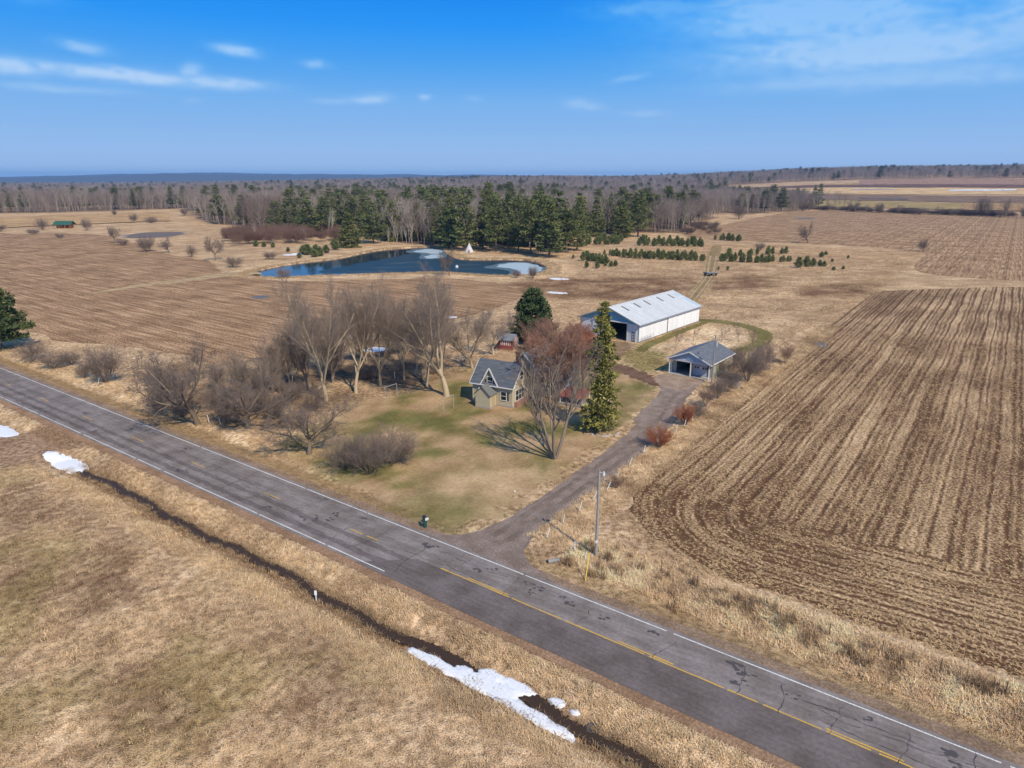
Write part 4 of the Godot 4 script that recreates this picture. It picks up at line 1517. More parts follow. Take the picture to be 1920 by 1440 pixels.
func build_garage() -> void:
	var f := Vector2(0.7886, 0.6149)
	# origin: right front porch post
	var o := thing("garage", "grey roofed two bay garage with blue gable porch and one bay open", "garage", Vector3(35.6, 0, -118.5), yaw(f))
	var wd := 7.9
	var ln := 10.9
	var pd := 1.7
	var e := 3.05
	var r := 4.75
	var hl := wd / 2
	var pitch := (r - e) / hl
	var sid := vmat("garage_siding", 0.8)
	var olive := Color(0.33, 0.33, 0.25)
	var blue := painted("garage_blue", 0.33, 0.46, 0.60, 0.7, 4.0)
	var white := mat("white_paint", 0.74, 0.74, 0.72, 0.6)
	# walls
	var m := MB.new()
	m.box(Vector3(-0.14, 0, -ln), Vector3(0, e, -pd))
	m.box(Vector3(-wd, 0, -ln), Vector3(-wd + 0.14, e, -pd))
	m.box(Vector3(-wd + 0.15, 0, -ln), Vector3(-0.15, e, -ln + 0.14))
	m.tri(Vector3(0, e, -ln + 0.02), Vector3(-wd, e, -ln + 0.02), Vector3(-hl, r, -ln + 0.02))
	m.box(Vector3(-wd + 0.15, 0, -pd - 0.14), Vector3(-wd + 0.75, e, -pd))
	m.box(Vector3(-hl - 0.45, 0, -pd - 0.14), Vector3(-hl + 0.2, e, -pd))
	m.box(Vector3(-0.75, 0, -pd - 0.14), Vector3(-0.15, e, -pd))
	m.box(Vector3(-wd + 0.76, 2.5, -pd - 0.13), Vector3(-hl - 0.46, e, -pd - 0.01))
	m.box(Vector3(-hl + 0.21, 2.5, -pd - 0.13), Vector3(-0.76, e, -pd - 0.01))
	put("wall", m.mesh(mat("garage_wall", 0.36, 0.37, 0.36, 0.8)), o)
	m = MB.new()
	siding(m, Vector3(0, 0, -pd), Vector3(0, 0, -ln), 0.15, [[0.0, e], [1.0, e]], 0.2, olive)
	siding(m, Vector3(-wd, 0, -ln), Vector3(-wd, 0, -pd), 0.15, [[0.0, e], [1.0, e]], 0.2, olive)
	put("siding", m.mesh(sid), o).set_meta("kind", "stuff")
	# floor slab
	m = MB.new()
	m.box(Vector3(-wd, 0, -ln + 0.15), Vector3(0, 0.07, 0.2))
	put("slab", m.mesh(mat("concrete", 0.32, 0.30, 0.28)), o)
	# gable front over the porch
	m = MB.new()
	m.tri(Vector3(-wd, e, 0), Vector3(0, e, 0), Vector3(-hl, r, 0))
	m.tri(Vector3(0, e, -0.1), Vector3(-wd, e, -0.1), Vector3(-hl, r, -0.1))
	put("gable", m.mesh(blue), o)
	m = MB.new()
	m.quad(Vector3(-hl - 1.35, e + 0.02, 0.012), Vector3(-hl + 0.75, e + 0.02, 0.012), Vector3(-hl + 0.1, e + 0.5, 0.012), Vector3(-hl - 0.15, e + 0.62, 0.012))
	put("gable_sun_patch", m.mesh(mat("painted_sunlight", 0.66, 0.72, 0.78, 0.6)), o)  # sunlit triangle on the gable, painted as a pale shape
	m = MB.new()
	m.box(Vector3(-wd, e - 0.34, -0.12), Vector3(0, e - 0.01, 0.05))
	put("beam", m.mesh(mat("beam_grey", 0.52, 0.51, 0.52, 0.7)), o)
	for q in [[-wd + 0.1, -0.05], [-wd + 0.1, -0.95], [-hl + 0.32, -0.05], [-0.1, -0.05]]:
		m = MB.new()
		m.box(Vector3(q[0] - 0.075, 0.07, q[1] - 0.075), Vector3(q[0] + 0.075, e - 0.35, q[1] + 0.075))
		put("post", m.mesh(white), o)
	# porch ceiling
	m = MB.new()
	m.box(Vector3(-wd, e - 0.02, -pd), Vector3(0, e + 0.02, -0.12))
	put("porch_ceiling", m.mesh(mat("beam_grey", 0.52, 0.51, 0.52, 0.7)), o)
	# closed door in the right bay, window lights across it
	m = MB.new()
	for k in 4:
		m.box(Vector3(-hl + 0.22, 0.09 + 0.6 * k, -pd - 0.12), Vector3(-1.15, 0.09 + 0.6 * k + 0.585, -pd - 0.03))
	var d := put("overhead_door", m.mesh(mat("grey_door", 0.40, 0.44, 0.52, 0.6)), o)
	for k in 5:
		m = MB.new()
		var cx := -hl + 0.4 + 0.5 * k
		m.box(Vector3(cx, 1.45, -pd - 0.03), Vector3(cx + 0.33, 1.75, -pd - 0.012))
		put("pane", m.mesh(mat("window_glass", 0.018, 0.022, 0.028, 0.08) if k != 2 else mat("white_card", 0.8, 0.8, 0.8)), d)
	for k in 10:
		m = MB.new()
		var cx := -hl + 0.36 + 0.49 * (k % 5)
		m.box(Vector3(cx, 0.2 + 0.6 * (k / 5), -pd - 0.03), Vector3(cx + 0.38, 0.57 + 0.6 * (k / 5), -pd - 0.016))
		put("door_panel", m.mesh(mat("grey_door_light", 0.46, 0.50, 0.57, 0.6)), d)
	m = MB.new()
	m.box(Vector3(-1.12, 0.08, -pd - 0.1), Vector3(-0.78, 1.55, -pd - 0.02))
	put("side_panel", m.mesh(mat("dark_metal", 0.10, 0.11, 0.13, 0.5)), o)
	# inside the open bay
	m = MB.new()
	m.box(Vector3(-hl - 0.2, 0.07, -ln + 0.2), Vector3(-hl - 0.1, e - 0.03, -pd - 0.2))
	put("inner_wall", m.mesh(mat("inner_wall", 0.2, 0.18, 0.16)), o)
	# roof
	var ov := 0.45
	var y0 := e - pitch * ov + 0.12
	var y1 := r + 0.12
	var zf := 0.4
	var zb := -ln - 0.4
	var shingle := vmat("grey_shingle", 0.9)
	m = MB.new()
	slab(m, Vector3(ov, y0, zf), Vector3(ov, y0, zb), Vector3(-hl, y1, zb), Vector3(-hl, y1, zf), 0.12, Color(0.12, 0.13, 0.15))
	slab(m, Vector3(-wd - ov, y0, zb), Vector3(-wd - ov, y0, zf), Vector3(-hl, y1, zf), Vector3(-hl, y1, zb), 0.12, Color(0.12, 0.13, 0.15))
	var roof := put("roof", m.mesh(shingle), o)
	m = MB.new()
	courses(m, Vector3(ov, y0, zf), Vector3(ov, y0, zb), Vector3(-hl, y1, zb), Vector3(-hl, y1, zf), 18, Color(0.115, 0.13, 0.155), Color(0.15, 0.165, 0.195))
	courses(m, Vector3(-wd - ov, y0, zb), Vector3(-wd - ov, y0, zf), Vector3(-hl, y1, zf), Vector3(-hl, y1, zb), 18, Color(0.115, 0.13, 0.155), Color(0.15, 0.165, 0.195))
	put("shingles", m.mesh(shingle), roof).set_meta("kind", "stuff")
	m = MB.new()
	m.box(Vector3(ov - 0.02, y0 - 0.2, zb), Vector3(ov + 0.06, y0 + 0.0, zf))
	m.beam(Vector3(ov, y0 - 0.09, zf + 0.03), Vector3(-hl, y1 - 0.09, zf + 0.03), 0.05, 0.2)
	m.beam(Vector3(-wd - ov, y0 - 0.09, zf + 0.03), Vector3(-hl, y1 - 0.09, zf + 0.03), 0.05, 0.2)
	put("fascia", m.mesh(white), roof)
	m = MB.new()
	m.box(Vector3(-hl + 1.0, y1 - pitch * 1.3, -1.2), Vector3(-hl + 1.3, y1 - pitch * 1.0 + 0.16, -0.9))
	put("roof_vent", m.mesh(mat("dark_metal", 0.10, 0.11, 0.13, 0.5)), roof)
	# small openings and corner board on the right wall
	for zz in [-4.6, -8.7]:
		m = MB.new()
		m.box(Vector3(0.03, 1.55, zz - 0.2), Vector3(0.06, 1.85, zz + 0.2))
		put("vent", m.mesh(mat("dark_metal", 0.10, 0.11, 0.13, 0.5)), o)
	m = MB.new()
	m.box(Vector3(-0.05, 0, -ln - 0.04), Vector3(0.07, e - 0.02, -ln + 0.14))
	put("corner_board", m.mesh(white), o)
	m = MB.new()
	m.box(Vector3(-0.05, 0, -pd - 0.1), Vector3(0.07, e - 0.02, -pd + 0.06))
	put("corner_board", m.mesh(white), o)


func build_house() -> void:
	var f := Vector2(0.883, 0.469)
	var turn := yaw(f)
	# own axes: x along the front to the right, z out of the front, origin at the corner nearest the road
	var o := thing("farmhouse", "old yellow beige farmhouse with grey gabled roofs behind the bare red tree", "house", Vector3(0.1, 0, -102.9), turn)
	var cream := Color(0.44, 0.385, 0.265)
	var sid := vmat("house_siding", 0.75)
	var trim := mat("white_paint", 0.74, 0.74, 0.72, 0.6)
	var shingle := vmat("grey_shingle", 0.9)
	var dark := Color(0.088, 0.1, 0.122)
	var lightc := Color(0.125, 0.14, 0.165)
	var w := 7.3
	var dp := 5.8
	var e := 3.7
	var r := 6.6
	var wallm := mat("house_wall", 0.42, 0.365, 0.25, 0.8)
	# front block
	var m := MB.new()
	m.box(Vector3(-w, 0.3, -dp), Vector3(0, e, 0))
	m.tri(Vector3(0, e, 0), Vector3(0, e, -dp), Vector3(0, r, -dp / 2))
	m.tri(Vector3(-w, e, -dp), Vector3(-w, e, 0), Vector3(-w, r, -dp / 2))
	put("wall", m.mesh(wallm), o)
	m = MB.new()
	m.box(Vector3(-w - 0.04, 0, -dp - 0.04), Vector3(0.04, 0.3, 0.04))
	put("foundation", m.mesh(mat("concrete", 0.32, 0.30, 0.28)), o)
	m = MB.new()
	siding(m, Vector3(-w, 0, 0), Vector3(0, 0, 0), 0.3, [[0.0, e], [1.0, e]], 0.19, cream)
	siding(m, Vector3(0, 0, 0), Vector3(0, 0, -dp), 0.3, [[0.0, e], [0.5, r], [1.0, e]], 0.19, cream)
	siding(m, Vector3(-w, 0, -dp), Vector3(-w, 0, 0), 0.3, [[0.0, e], [0.5, r], [1.0, e]], 0.19, cream)
	put("siding", m.mesh(sid), o).set_meta("kind", "stuff")
	var pitch := (r - e) / (dp / 2)
	var ov := 0.45
	var y0 := e - pitch * ov + 0.14
	var y1 := r + 0.14
	m = MB.new()
	slab(m, Vector3(-w - 0.35, y0, ov), Vector3(0.35, y0, ov), Vector3(0.35, y1, -dp / 2), Vector3(-w - 0.35, y1, -dp / 2), 0.14, dark)
	slab(m, Vector3(0.35, y0, -dp - ov), Vector3(-w - 0.35, y0, -dp - ov), Vector3(-w - 0.35, y1, -dp / 2), Vector3(0.35, y1, -dp / 2), 0.14, dark)
	var roof := put("roof", m.mesh(shingle), o)
	m = MB.new()
	courses(m, Vector3(-w - 0.35, y0, ov), Vector3(0.35, y0, ov), Vector3(0.35, y1, -dp / 2), Vector3(-w - 0.35, y1, -dp / 2), 18, dark, lightc)
	courses(m, Vector3(0.35, y0, -dp - ov), Vector3(-w - 0.35, y0, -dp - ov), Vector3(-w - 0.35, y1, -dp / 2), Vector3(0.35, y1, -dp / 2), 18, dark, lightc)
	put("shingles", m.mesh(shingle), roof).set_meta("kind", "stuff")
	m = MB.new()
	m.beam(Vector3(0.38, y0 - 0.1, ov), Vector3(0.38, y1 - 0.1, -dp / 2), 0.05, 0.2)
	m.beam(Vector3(0.38, y0 - 0.1, -dp - ov), Vector3(0.38, y1 - 0.1, -dp / 2), 0.05, 0.2)
	m.beam(Vector3(-w - 0.38, y0 - 0.1, ov), Vector3(-w - 0.38, y1 - 0.1, -dp / 2), 0.05, 0.2)
	m.box(Vector3(-w - 0.35, y0 - 0.17, ov - 0.01), Vector3(0.35, y0 - 0.01, ov + 0.05))
	put("fascia", m.mesh(trim), roof)
	# steep wall gable over the front with its window
	var gx := -4.05
	var gw := 1.35
	var gr := 6.1
	m = MB.new()
	m.box(Vector3(gx - gw, e - 0.4, -0.6), Vector3(gx + gw, e + 0.02, 0.045))
	m.tri(Vector3(gx - gw, e, 0.045), Vector3(gx + gw, e, 0.045), Vector3(gx, gr, 0.045))
	put("dormer_wall", m.mesh(wallm), o)
	m = MB.new()
	siding(m, Vector3(gx - gw, 0, 0.045), Vector3(gx + gw, 0, 0.045), e - 0.4, [[0.0, e], [0.5, gr], [1.0, e]], 0.19, cream)
	put("dormer_siding", m.mesh(sid), o).set_meta("kind", "stuff")
	m = MB.new()
	var back := -2.6
	var ga := gw + 0.3
	var gy := gr - (gr - e) / gw * ga + 0.16
	slab(m, Vector3(gx + ga, gy, 0.4), Vector3(gx + ga, gy, back), Vector3(gx, gr + 0.16, back), Vector3(gx, gr + 0.16, 0.4), 0.12, dark)
	slab(m, Vector3(gx - ga, gy, back), Vector3(gx - ga, gy, 0.4), Vector3(gx, gr + 0.16, 0.4), Vector3(gx, gr + 0.16, back), 0.12, dark)
	put("dormer_roof", m.mesh(shingle), o)
	m = MB.new()
	m.beam(Vector3(gx + ga, gy - 0.08, 0.43), Vector3(gx, gr + 0.09, 0.43), 0.05, 0.22)
	m.beam(Vector3(gx - ga, gy - 0.08, 0.43), Vector3(gx, gr + 0.09, 0.43), 0.05, 0.22)
	put("bargeboard", m.mesh(trim), o)
	window(o, Vector3(gx, e - 0.35, 0.08), Vector3(0, 0, 1), 0.95, 1.3)
	# shutters
	for sx in [-1.0, 1.0]:
		m = MB.new()
		m.box(Vector3(gx + sx * 0.78 - 0.17, e - 0.35, 0.085), Vector3(gx + sx * 0.78 + 0.17, e + 0.55, 0.115))
		put("shutter", m.mesh(mat("dark_shutter", 0.05, 0.06, 0.06, 0.6)), o)
	# ground floor window, right of the entry
	window(o, Vector3(-1.6, 1.15, 0.04), Vector3(0, 0, 1), 0.95, 1.35)
	m = MB.new()
	m.box(Vector3(-1.0, 1.15, 0.045), Vector3(-0.66, 2.5, 0.075))
	put("shutter", m.mesh(mat("dark_shutter", 0.05, 0.06, 0.06, 0.6)), o)
	# right gable: attic window, wide picture window on the ground floor
	window(o, Vector3(0.04, e + 0.35, -dp / 2), Vector3(1, 0, 0), 0.95, 1.25)
	window(o, Vector3(0.04, 0.95, -2.4), Vector3(1, 0, 0), 3.0, 1.7, 3)
	m = MB.new()
	m.box(Vector3(0, 0.0, -dp - 0.02), Vector3(0.55, 0.9, -0.5))
	put("planter", m.mesh(mat("brick_planter", 0.30, 0.16, 0.12)), o)
	# corner boards
	m = MB.new()
	m.box(Vector3(-0.1, 0.3, -0.1), Vector3(0.055, e - 0.05, 0.055))
	put("corner_board", m.mesh(mat("cream_trim", 0.58, 0.52, 0.38, 0.7)), o)
	m = MB.new()
	m.box(Vector3(-w - 0.055, 0.3, -0.1), Vector3(-w + 0.1, e - 0.05, 0.055))
	put("corner_board", m.mesh(mat("cream_trim", 0.58, 0.52, 0.38, 0.7)), o)
	# entry porch at the front, gable to the front, one slope seen
	m = MB.new()
	var px := -5.6
	var pw := 2.6
	var pz := 2.1
	m.box(Vector3(px, 0.25, 0.05), Vector3(px + pw, 2.35, pz))
	m.tri(Vector3(px, 2.35, pz), Vector3(px + pw, 2.35, pz), Vector3(px + pw / 2, 3.55, pz))
	put("entry_wall", m.mesh(wallm), o)
	m = MB.new()
	siding(m, Vector3(px, 0, pz), Vector3(px + pw, 0, pz), 0.25, [[0.0, 2.35], [0.5, 3.55], [1.0, 2.35]], 0.19, cream)
	siding(m, Vector3(px + pw, 0, pz), Vector3(px + pw, 0, 0.05), 0.25, [[0.0, 2.35], [1.0, 2.35]], 0.19, cream)
	siding(m, Vector3(px, 0, 0.05), Vector3(px, 0, pz), 0.25, [[0.0, 2.35], [1.0, 2.35]], 0.19, cream)
	put("entry_siding", m.mesh(sid), o).set_meta("kind", "stuff")
	m = MB.new()
	slab(m, Vector3(px + pw + 0.25, 2.24, pz + 0.25), Vector3(px + pw + 0.25, 2.24, 0.05), Vector3(px + pw / 2, 3.68, 0.05), Vector3(px + pw / 2, 3.68, pz + 0.25), 0.1, Color(0.15, 0.155, 0.15))
	slab(m, Vector3(px - 0.25, 2.24, 0.05), Vector3(px - 0.25, 2.24, pz + 0.25), Vector3(px + pw / 2, 3.68, pz + 0.25), Vector3(px + pw / 2, 3.68, 0.05), 0.1, Color(0.15, 0.155, 0.15))
	put("entry_roof", m.mesh(shingle), o)
	m = MB.new()
	m.box(Vector3(px - 0.05, 0, 0.0), Vector3(px + pw + 0.05, 0.25, pz + 0.05))
	put("entry_step", m.mesh(mat("concrete", 0.32, 0.30, 0.28)), o)
	# door on the right side of the entry
	m = MB.new()
	m.box(Vector3(px + pw + 0.03, 0.3, 0.55), Vector3(px + pw + 0.08, 2.25, 1.4))
	put("door", m.mesh(mat("tan_door", 0.42, 0.34, 0.2, 0.6)), o)
	m = MB.new()
	m.tube(Vector3(px - 0.35, 0.3, 0.2), Vector3(px - 0.35, 2.9, 0.2), 0.06, 0.06, 6)
	m.box(Vector3(px - 0.6, 2.2, 0.06), Vector3(px - 0.1, 2.6, 0.3))
	put("electric_meter", m.mesh(mat("pale_metal", 0.6, 0.62, 0.64, 0.5)), o)
	# taller block behind, ridge running back
	m = MB.new()
	var bx0 := -4.2
	var bx1 := 2.2
	var bz1 := -15.0
	var bz0 := -dp - 0.02
	var be := 4.4
	var br := 7.6
	var bm := (bx0 + bx1) / 2
	m.box(Vector3(bx0, 0, bz1), Vector3(bx1, be, bz0))
	m.tri(Vector3(bx0, be, bz0), Vector3(bx1, be, bz0), Vector3(bm, br, bz0))
	m.tri(Vector3(bx1, be, bz1), Vector3(bx0, be, bz1), Vector3(bm, br, bz1))
	put("rear_wall", m.mesh(wallm), o)
	m = MB.new()
	siding(m, Vector3(bx1, 0, bz0), Vector3(bx1, 0, bz1), 0.3, [[0.0, be], [1.0, be]], 0.19, cream)
	siding(m, Vector3(bx0, 0, bz0), Vector3(bx1, 0, bz0), 0.3, [[0.0, be], [0.5, br], [1.0, be]], 0.19, cream)
	siding(m, Vector3(bx0, 0, bz1), Vector3(bx0, 0, bz0), 0.3, [[0.0, be], [1.0, be]], 0.19, cream)
	put("rear_siding", m.mesh(sid), o).set_meta("kind", "stuff")
	var bp := (br - be) / (bx1 - bm)
	var by0 := be - bp * 0.4 + 0.14
	m = MB.new()
	slab(m, Vector3(bx1 + 0.4, by0, bz0 + 0.3), Vector3(bx1 + 0.4, by0, bz1 - 0.3), Vector3(bm, br + 0.14, bz1 - 0.3), Vector3(bm, br + 0.14, bz0 + 0.3), 0.14, dark)
	slab(m, Vector3(bx0 - 0.4, by0, bz1 - 0.3), Vector3(bx0 - 0.4, by0, bz0 + 0.3), Vector3(bm, br + 0.14, bz0 + 0.3), Vector3(bm, br + 0.14, bz1 - 0.3), 0.14, dark)
	var rr := put("rear_roof", m.mesh(shingle), o)
	m = MB.new()
	courses(m, Vector3(bx1 + 0.4, by0, bz0 + 0.3), Vector3(bx1 + 0.4, by0, bz1 - 0.3), Vector3(bm, br + 0.14, bz1 - 0.3), Vector3(bm, br + 0.14, bz0 + 0.3), 20, dark, lightc)
	courses(m, Vector3(bx0 - 0.4, by0, bz1 - 0.3), Vector3(bx0 - 0.4, by0, bz0 + 0.3), Vector3(bm, br + 0.14, bz0 + 0.3), Vector3(bm, br + 0.14, bz1 - 0.3), 20, dark, lightc)
	put("shingles", m.mesh(shingle), rr).set_meta("kind", "stuff")
	m = MB.new()
	m.beam(Vector3(bx1 + 0.4, by0 - 0.08, bz0 + 0.33), Vector3(bm, br + 0.06, bz0 + 0.33), 0.05, 0.2)
	m.beam(Vector3(bx0 - 0.4, by0 - 0.08, bz0 + 0.33), Vector3(bm, br + 0.06, bz0 + 0.33), 0.05, 0.2)
	put("bargeboard", m.mesh(trim), rr)
	window(o, Vector3(bx1 + 0.04, 1.2, -9.0), Vector3(1, 0, 0), 0.95, 1.4)
	window(o, Vector3(bx1 + 0.04, 1.2, -12.6), Vector3(1, 0, 0), 0.95, 1.4)
	# chimney
	m = MB.new()
	m.box(Vector3(-1.55, 5.6, -4.6), Vector3(-0.95, 8.1, -4.0))
	m.box(Vector3(-1.62, 8.1, -4.67), Vector3(-0.88, 8.22, -3.93))
	put("chimney", m.mesh(noisy("old_brick", 0.22, 0.12, 0.09, 0.9, 0.5)), o)
	# white sun room and low red roof on the far right
	m = MB.new()
	m.box(Vector3(bx1 + 0.02, 0.1, -13.9), Vector3(bx1 + 3.0, 3.3, -9.9))
	put("sunroom_wall", m.mesh(trim), o)
	m = MB.new()
	slab(m, Vector3(bx1 + 3.3, 3.25, -9.6), Vector3(bx1 + 3.3, 3.25, -14.2), Vector3(bx1 + 0.04, 3.9, -14.2), Vector3(bx1 + 0.04, 3.9, -9.6), 0.12, Color(0.5, 0.48, 0.47))
	put("sunroom_roof", m.mesh(shingle), o)
	window(o, Vector3(bx1 + 1.5, 1.1, -9.88), Vector3(0, 0, 1), 1.7, 1.5, 2)
	window(o, Vector3(bx1 + 3.02, 1.1, -11.9), Vector3(1, 0, 0), 2.4, 1.5, 3)
	m = MB.new()
	slab(m, Vector3(bx1 + 3.4, 1.5, -5.3), Vector3(bx1 + 7.6, 1.5, -5.3), Vector3(bx1 + 7.6, 2.1, -8.9), Vector3(bx1 + 3.4, 2.1, -8.9), 0.12, Color(0.24, 0.075, 0.065))
	put("deck_roof", m.mesh(shingle), o)
	for q in [[3.6, -5.5, 1.4], [7.4, -5.5, 1.4], [3.6, -8.7, 1.95], [7.4, -8.7, 1.95]]:
		m = MB.new()
		m.box(Vector3(bx1 + q[0] - 0.06, 0, q[1] - 0.06), Vector3(bx1 + q[0] + 0.06, q[2], q[1] + 0.06))
		put("deck_post", m.mesh(trim), o)
	m = MB.new()
	m.box(Vector3(bx1 + 3.2, 0.0, -9.0), Vector3(bx1 + 7.8, 0.35, -5.2))
	put("deck", m.mesh(noisy("old_board", 0.30, 0.27, 0.23, 0.9, 2.0)), o)


func build_small_buildings() -> void:
	# red and white shed
	var f := Vector2(0.93, 0.37)
	var o := thing("garden_shed", "small red shed with white slats and stripes under a grey roof", "shed", Vector3(0.3, 0, -141.9), yaw(f))
	var red := mat("shed_red", 0.30, 0.07, 0.06, 0.8)
	var white := mat("white_paint", 0.74, 0.74, 0.72, 0.6)
	var w := 3.7
	var dp := 2.8
	var e := 2.1
	var r := 3.0
	var m := MB.new()
	m.box(Vector3(-w, 0.15, -dp), Vector3(0, e, 0))
	m.tri(Vector3(0, e, 0), Vector3(0, e, -dp), Vector3(0, r, -dp / 2))
	m.tri(Vector3(-w, e, -dp), Vector3(-w, e, 0), Vector3(-w, r, -dp / 2))
	put("wall", m.mesh(red), o)
	for k in 6:
		m = MB.new()
		m.box(Vector3(-w + 0.75 + 0.42 * k, 0.75, 0.0), Vector3(-w + 0.93 + 0.42 * k, 1.75, 0.04))
		put("slat", m.mesh(white), o)
	for k in 7:
		m = MB.new()
		var y := 0.2 + 0.38 * k
		var cut := maxf(0.0, (y + 0.2 - e) / (r - e)) * dp / 2
		m.box(Vector3(0.0, y, -dp + cut), Vector3(0.035, y + 0.19, -cut))
		put("stripe", m.mesh(mat("shed_white", 0.70, 0.62, 0.62, 0.7)), o)
	m = MB.new()
	var y0 := e - 0.15
	slab(m, Vector3(-w - 0.2, y0, 0.35), Vector3(0.2, y0, 0.35), Vector3(0.2, r + 0.1, -dp / 2), Vector3(-w - 0.2, r + 0.1, -dp / 2), 0.08, Color(0.19, 0.21, 0.24))
	slab(m, Vector3(0.2, y0, -dp - 0.35), Vector3(-w - 0.2, y0, -dp - 0.35), Vector3(-w - 0.2, r + 0.1, -dp / 2), Vector3(0.2, r + 0.1, -dp / 2), 0.08, Color(0.19, 0.21, 0.24))
	put("roof", m.mesh(vmat("grey_shingle", 0.9)), o)
	m = MB.new()
	m.box(Vector3(-w - 0.9, 0.02, 0.1), Vector3(0.1, 0.16, 0.9))
	put("sill", m.mesh(mat("shed_rust", 0.2, 0.08, 0.05)), o)
	# cabin with a green roof in the far field
	o = thing("cabin", "small orange log cabin with a green roof far out in the left field", "cabin", Vector3(-330.0, 0, -514.0), 0.08)
	m = MB.new()
	m.box(Vector3(-4.8, 0, -5.0), Vector3(4.8, 3.0, 0))
	m.tri(Vector3(4.8, 3.0, 0), Vector3(4.8, 3.0, -5), Vector3(4.8, 4.8, -2.5))
	m.tri(Vector3(-4.8, 3.0, -5), Vector3(-4.8, 3.0, 0), Vector3(-4.8, 4.8, -2.5))
	put("wall", m.mesh(mat("orange_log", 0.42, 0.17, 0.06, 0.7)), o)
	m = MB.new()
	slab(m, Vector3(-6.4, 2.6, 2.4), Vector3(6.4, 2.6, 2.4), Vector3(6.4, 5.2, -2.5), Vector3(-6.4, 5.2, -2.5), 0.15)
	slab(m, Vector3(6.4, 2.7, -6), Vector3(-6.4, 2.7, -6), Vector3(-6.4, 5.2, -2.5), Vector3(6.4, 5.2, -2.5), 0.15)
	put("roof", m.mesh(mat("green_roof", 0.022, 0.09, 0.06, 0.7)), o)
	for k in 4:
		m = MB.new()
		m.box(Vector3(-5.9 + k * 3.9, 0, 1.9), Vector3(-5.65 + k * 3.9, 2.7, 2.15))
		put("porch_post", m.mesh(mat("orange_log", 0.42, 0.17, 0.06, 0.7)), o)
	for k in 3:
		m = MB.new()
		m.box(Vector3(-3.4 + k * 2.9, 0.9, 0.0), Vector3(-2.3 + k * 2.9, 2.2, 0.05))
		put("window", m.mesh(mat("window_glass", 0.018, 0.022, 0.028, 0.08)), o)
	# canvas tipi on the point in the pond
	o = thing("tipi", "white canvas tipi with bare pole tips on the grassy point by the pond", "tent", Vector3(-21.3, 0, -344.5))
	m = MB.new()
	var pts := 14
	for i in pts:
		var a := TAU * i / pts + 0.2
		var b := TAU * (i + 1) / pts + 0.2
		m.tri(Vector3(cos(b) * 2.3, 0, sin(b) * 2.3), Vector3(cos(a) * 2.3, 0, sin(a) * 2.3), Vector3(0, 4.6, 0), Color(0.55, 0.55, 0.57))
	put("canvas", m.mesh(vmat("canvas")), o)
	m = MB.new()
	m.tri(Vector3(-0.7, 0.05, 2.24), Vector3(0.5, 0.05, 2.3), Vector3(-0.05, 1.7, 1.5))
	put("door", m.mesh(mat("dark_flap", 0.12, 0.11, 0.11)), o)
	for i in 5:
		m = MB.new()
		var a := TAU * i / 5
		m.tube(Vector3(0, 4.3, 0), Vector3(cos(a) * 0.6, 5.6, sin(a) * 0.6), 0.05, 0.04, 5)
		put("pole", m.mesh(mat("peeled_pole", 0.35, 0.28, 0.2)), o)
	# plank bridge where the track crosses the wet ground
	o = thing("farm_wagon", "weathered grey flat wagon parked on the grass track beyond the barn", "wagon", Vector3(74.9, 0, -258.5), 0.35)
	for k in 7:
		m = MB.new()
		m.box(Vector3(-2.3, 1.0, -1.5 + 0.43 * k), Vector3(2.3, 1.1, -1.1 + 0.43 * k))
		put("plank", m.mesh(noisy("grey_plank", 0.24, 0.24, 0.25, 0.8, 2.0)), o)
	m = MB.new()
	m.box(Vector3(-2.4, 1.1, -1.5), Vector3(-2.3, 1.35, 1.5))
	m.box(Vector3(-2.2, 0.75, -1.2), Vector3(2.2, 0.99, 1.2))
	put("frame", m.mesh(mat("dark_metal", 0.10, 0.11, 0.13, 0.5)), o)
	for sx in [-1.5, 1.5]:
		for sz in [-1.3, 1.3]:
			m = MB.new()
			m.tube(Vector3(sx, 0.42, sz - 0.12), Vector3(sx, 0.42, sz + 0.12), 0.42, 0.42, 14)
			put("wheel", m.mesh(mat("rubber", 0.03, 0.03, 0.032, 0.8)), o)


# ---------------------------------------------------------------- plants
# a bare tree: limbs go to one mesh, fine twigs to another
func side_of(d: Vector3, azi: float) -> Vector3:
	var x := d.cross(Vector3(0.23, 0.71, 0.66)).normalized()
	return x.rotated(d, azi)


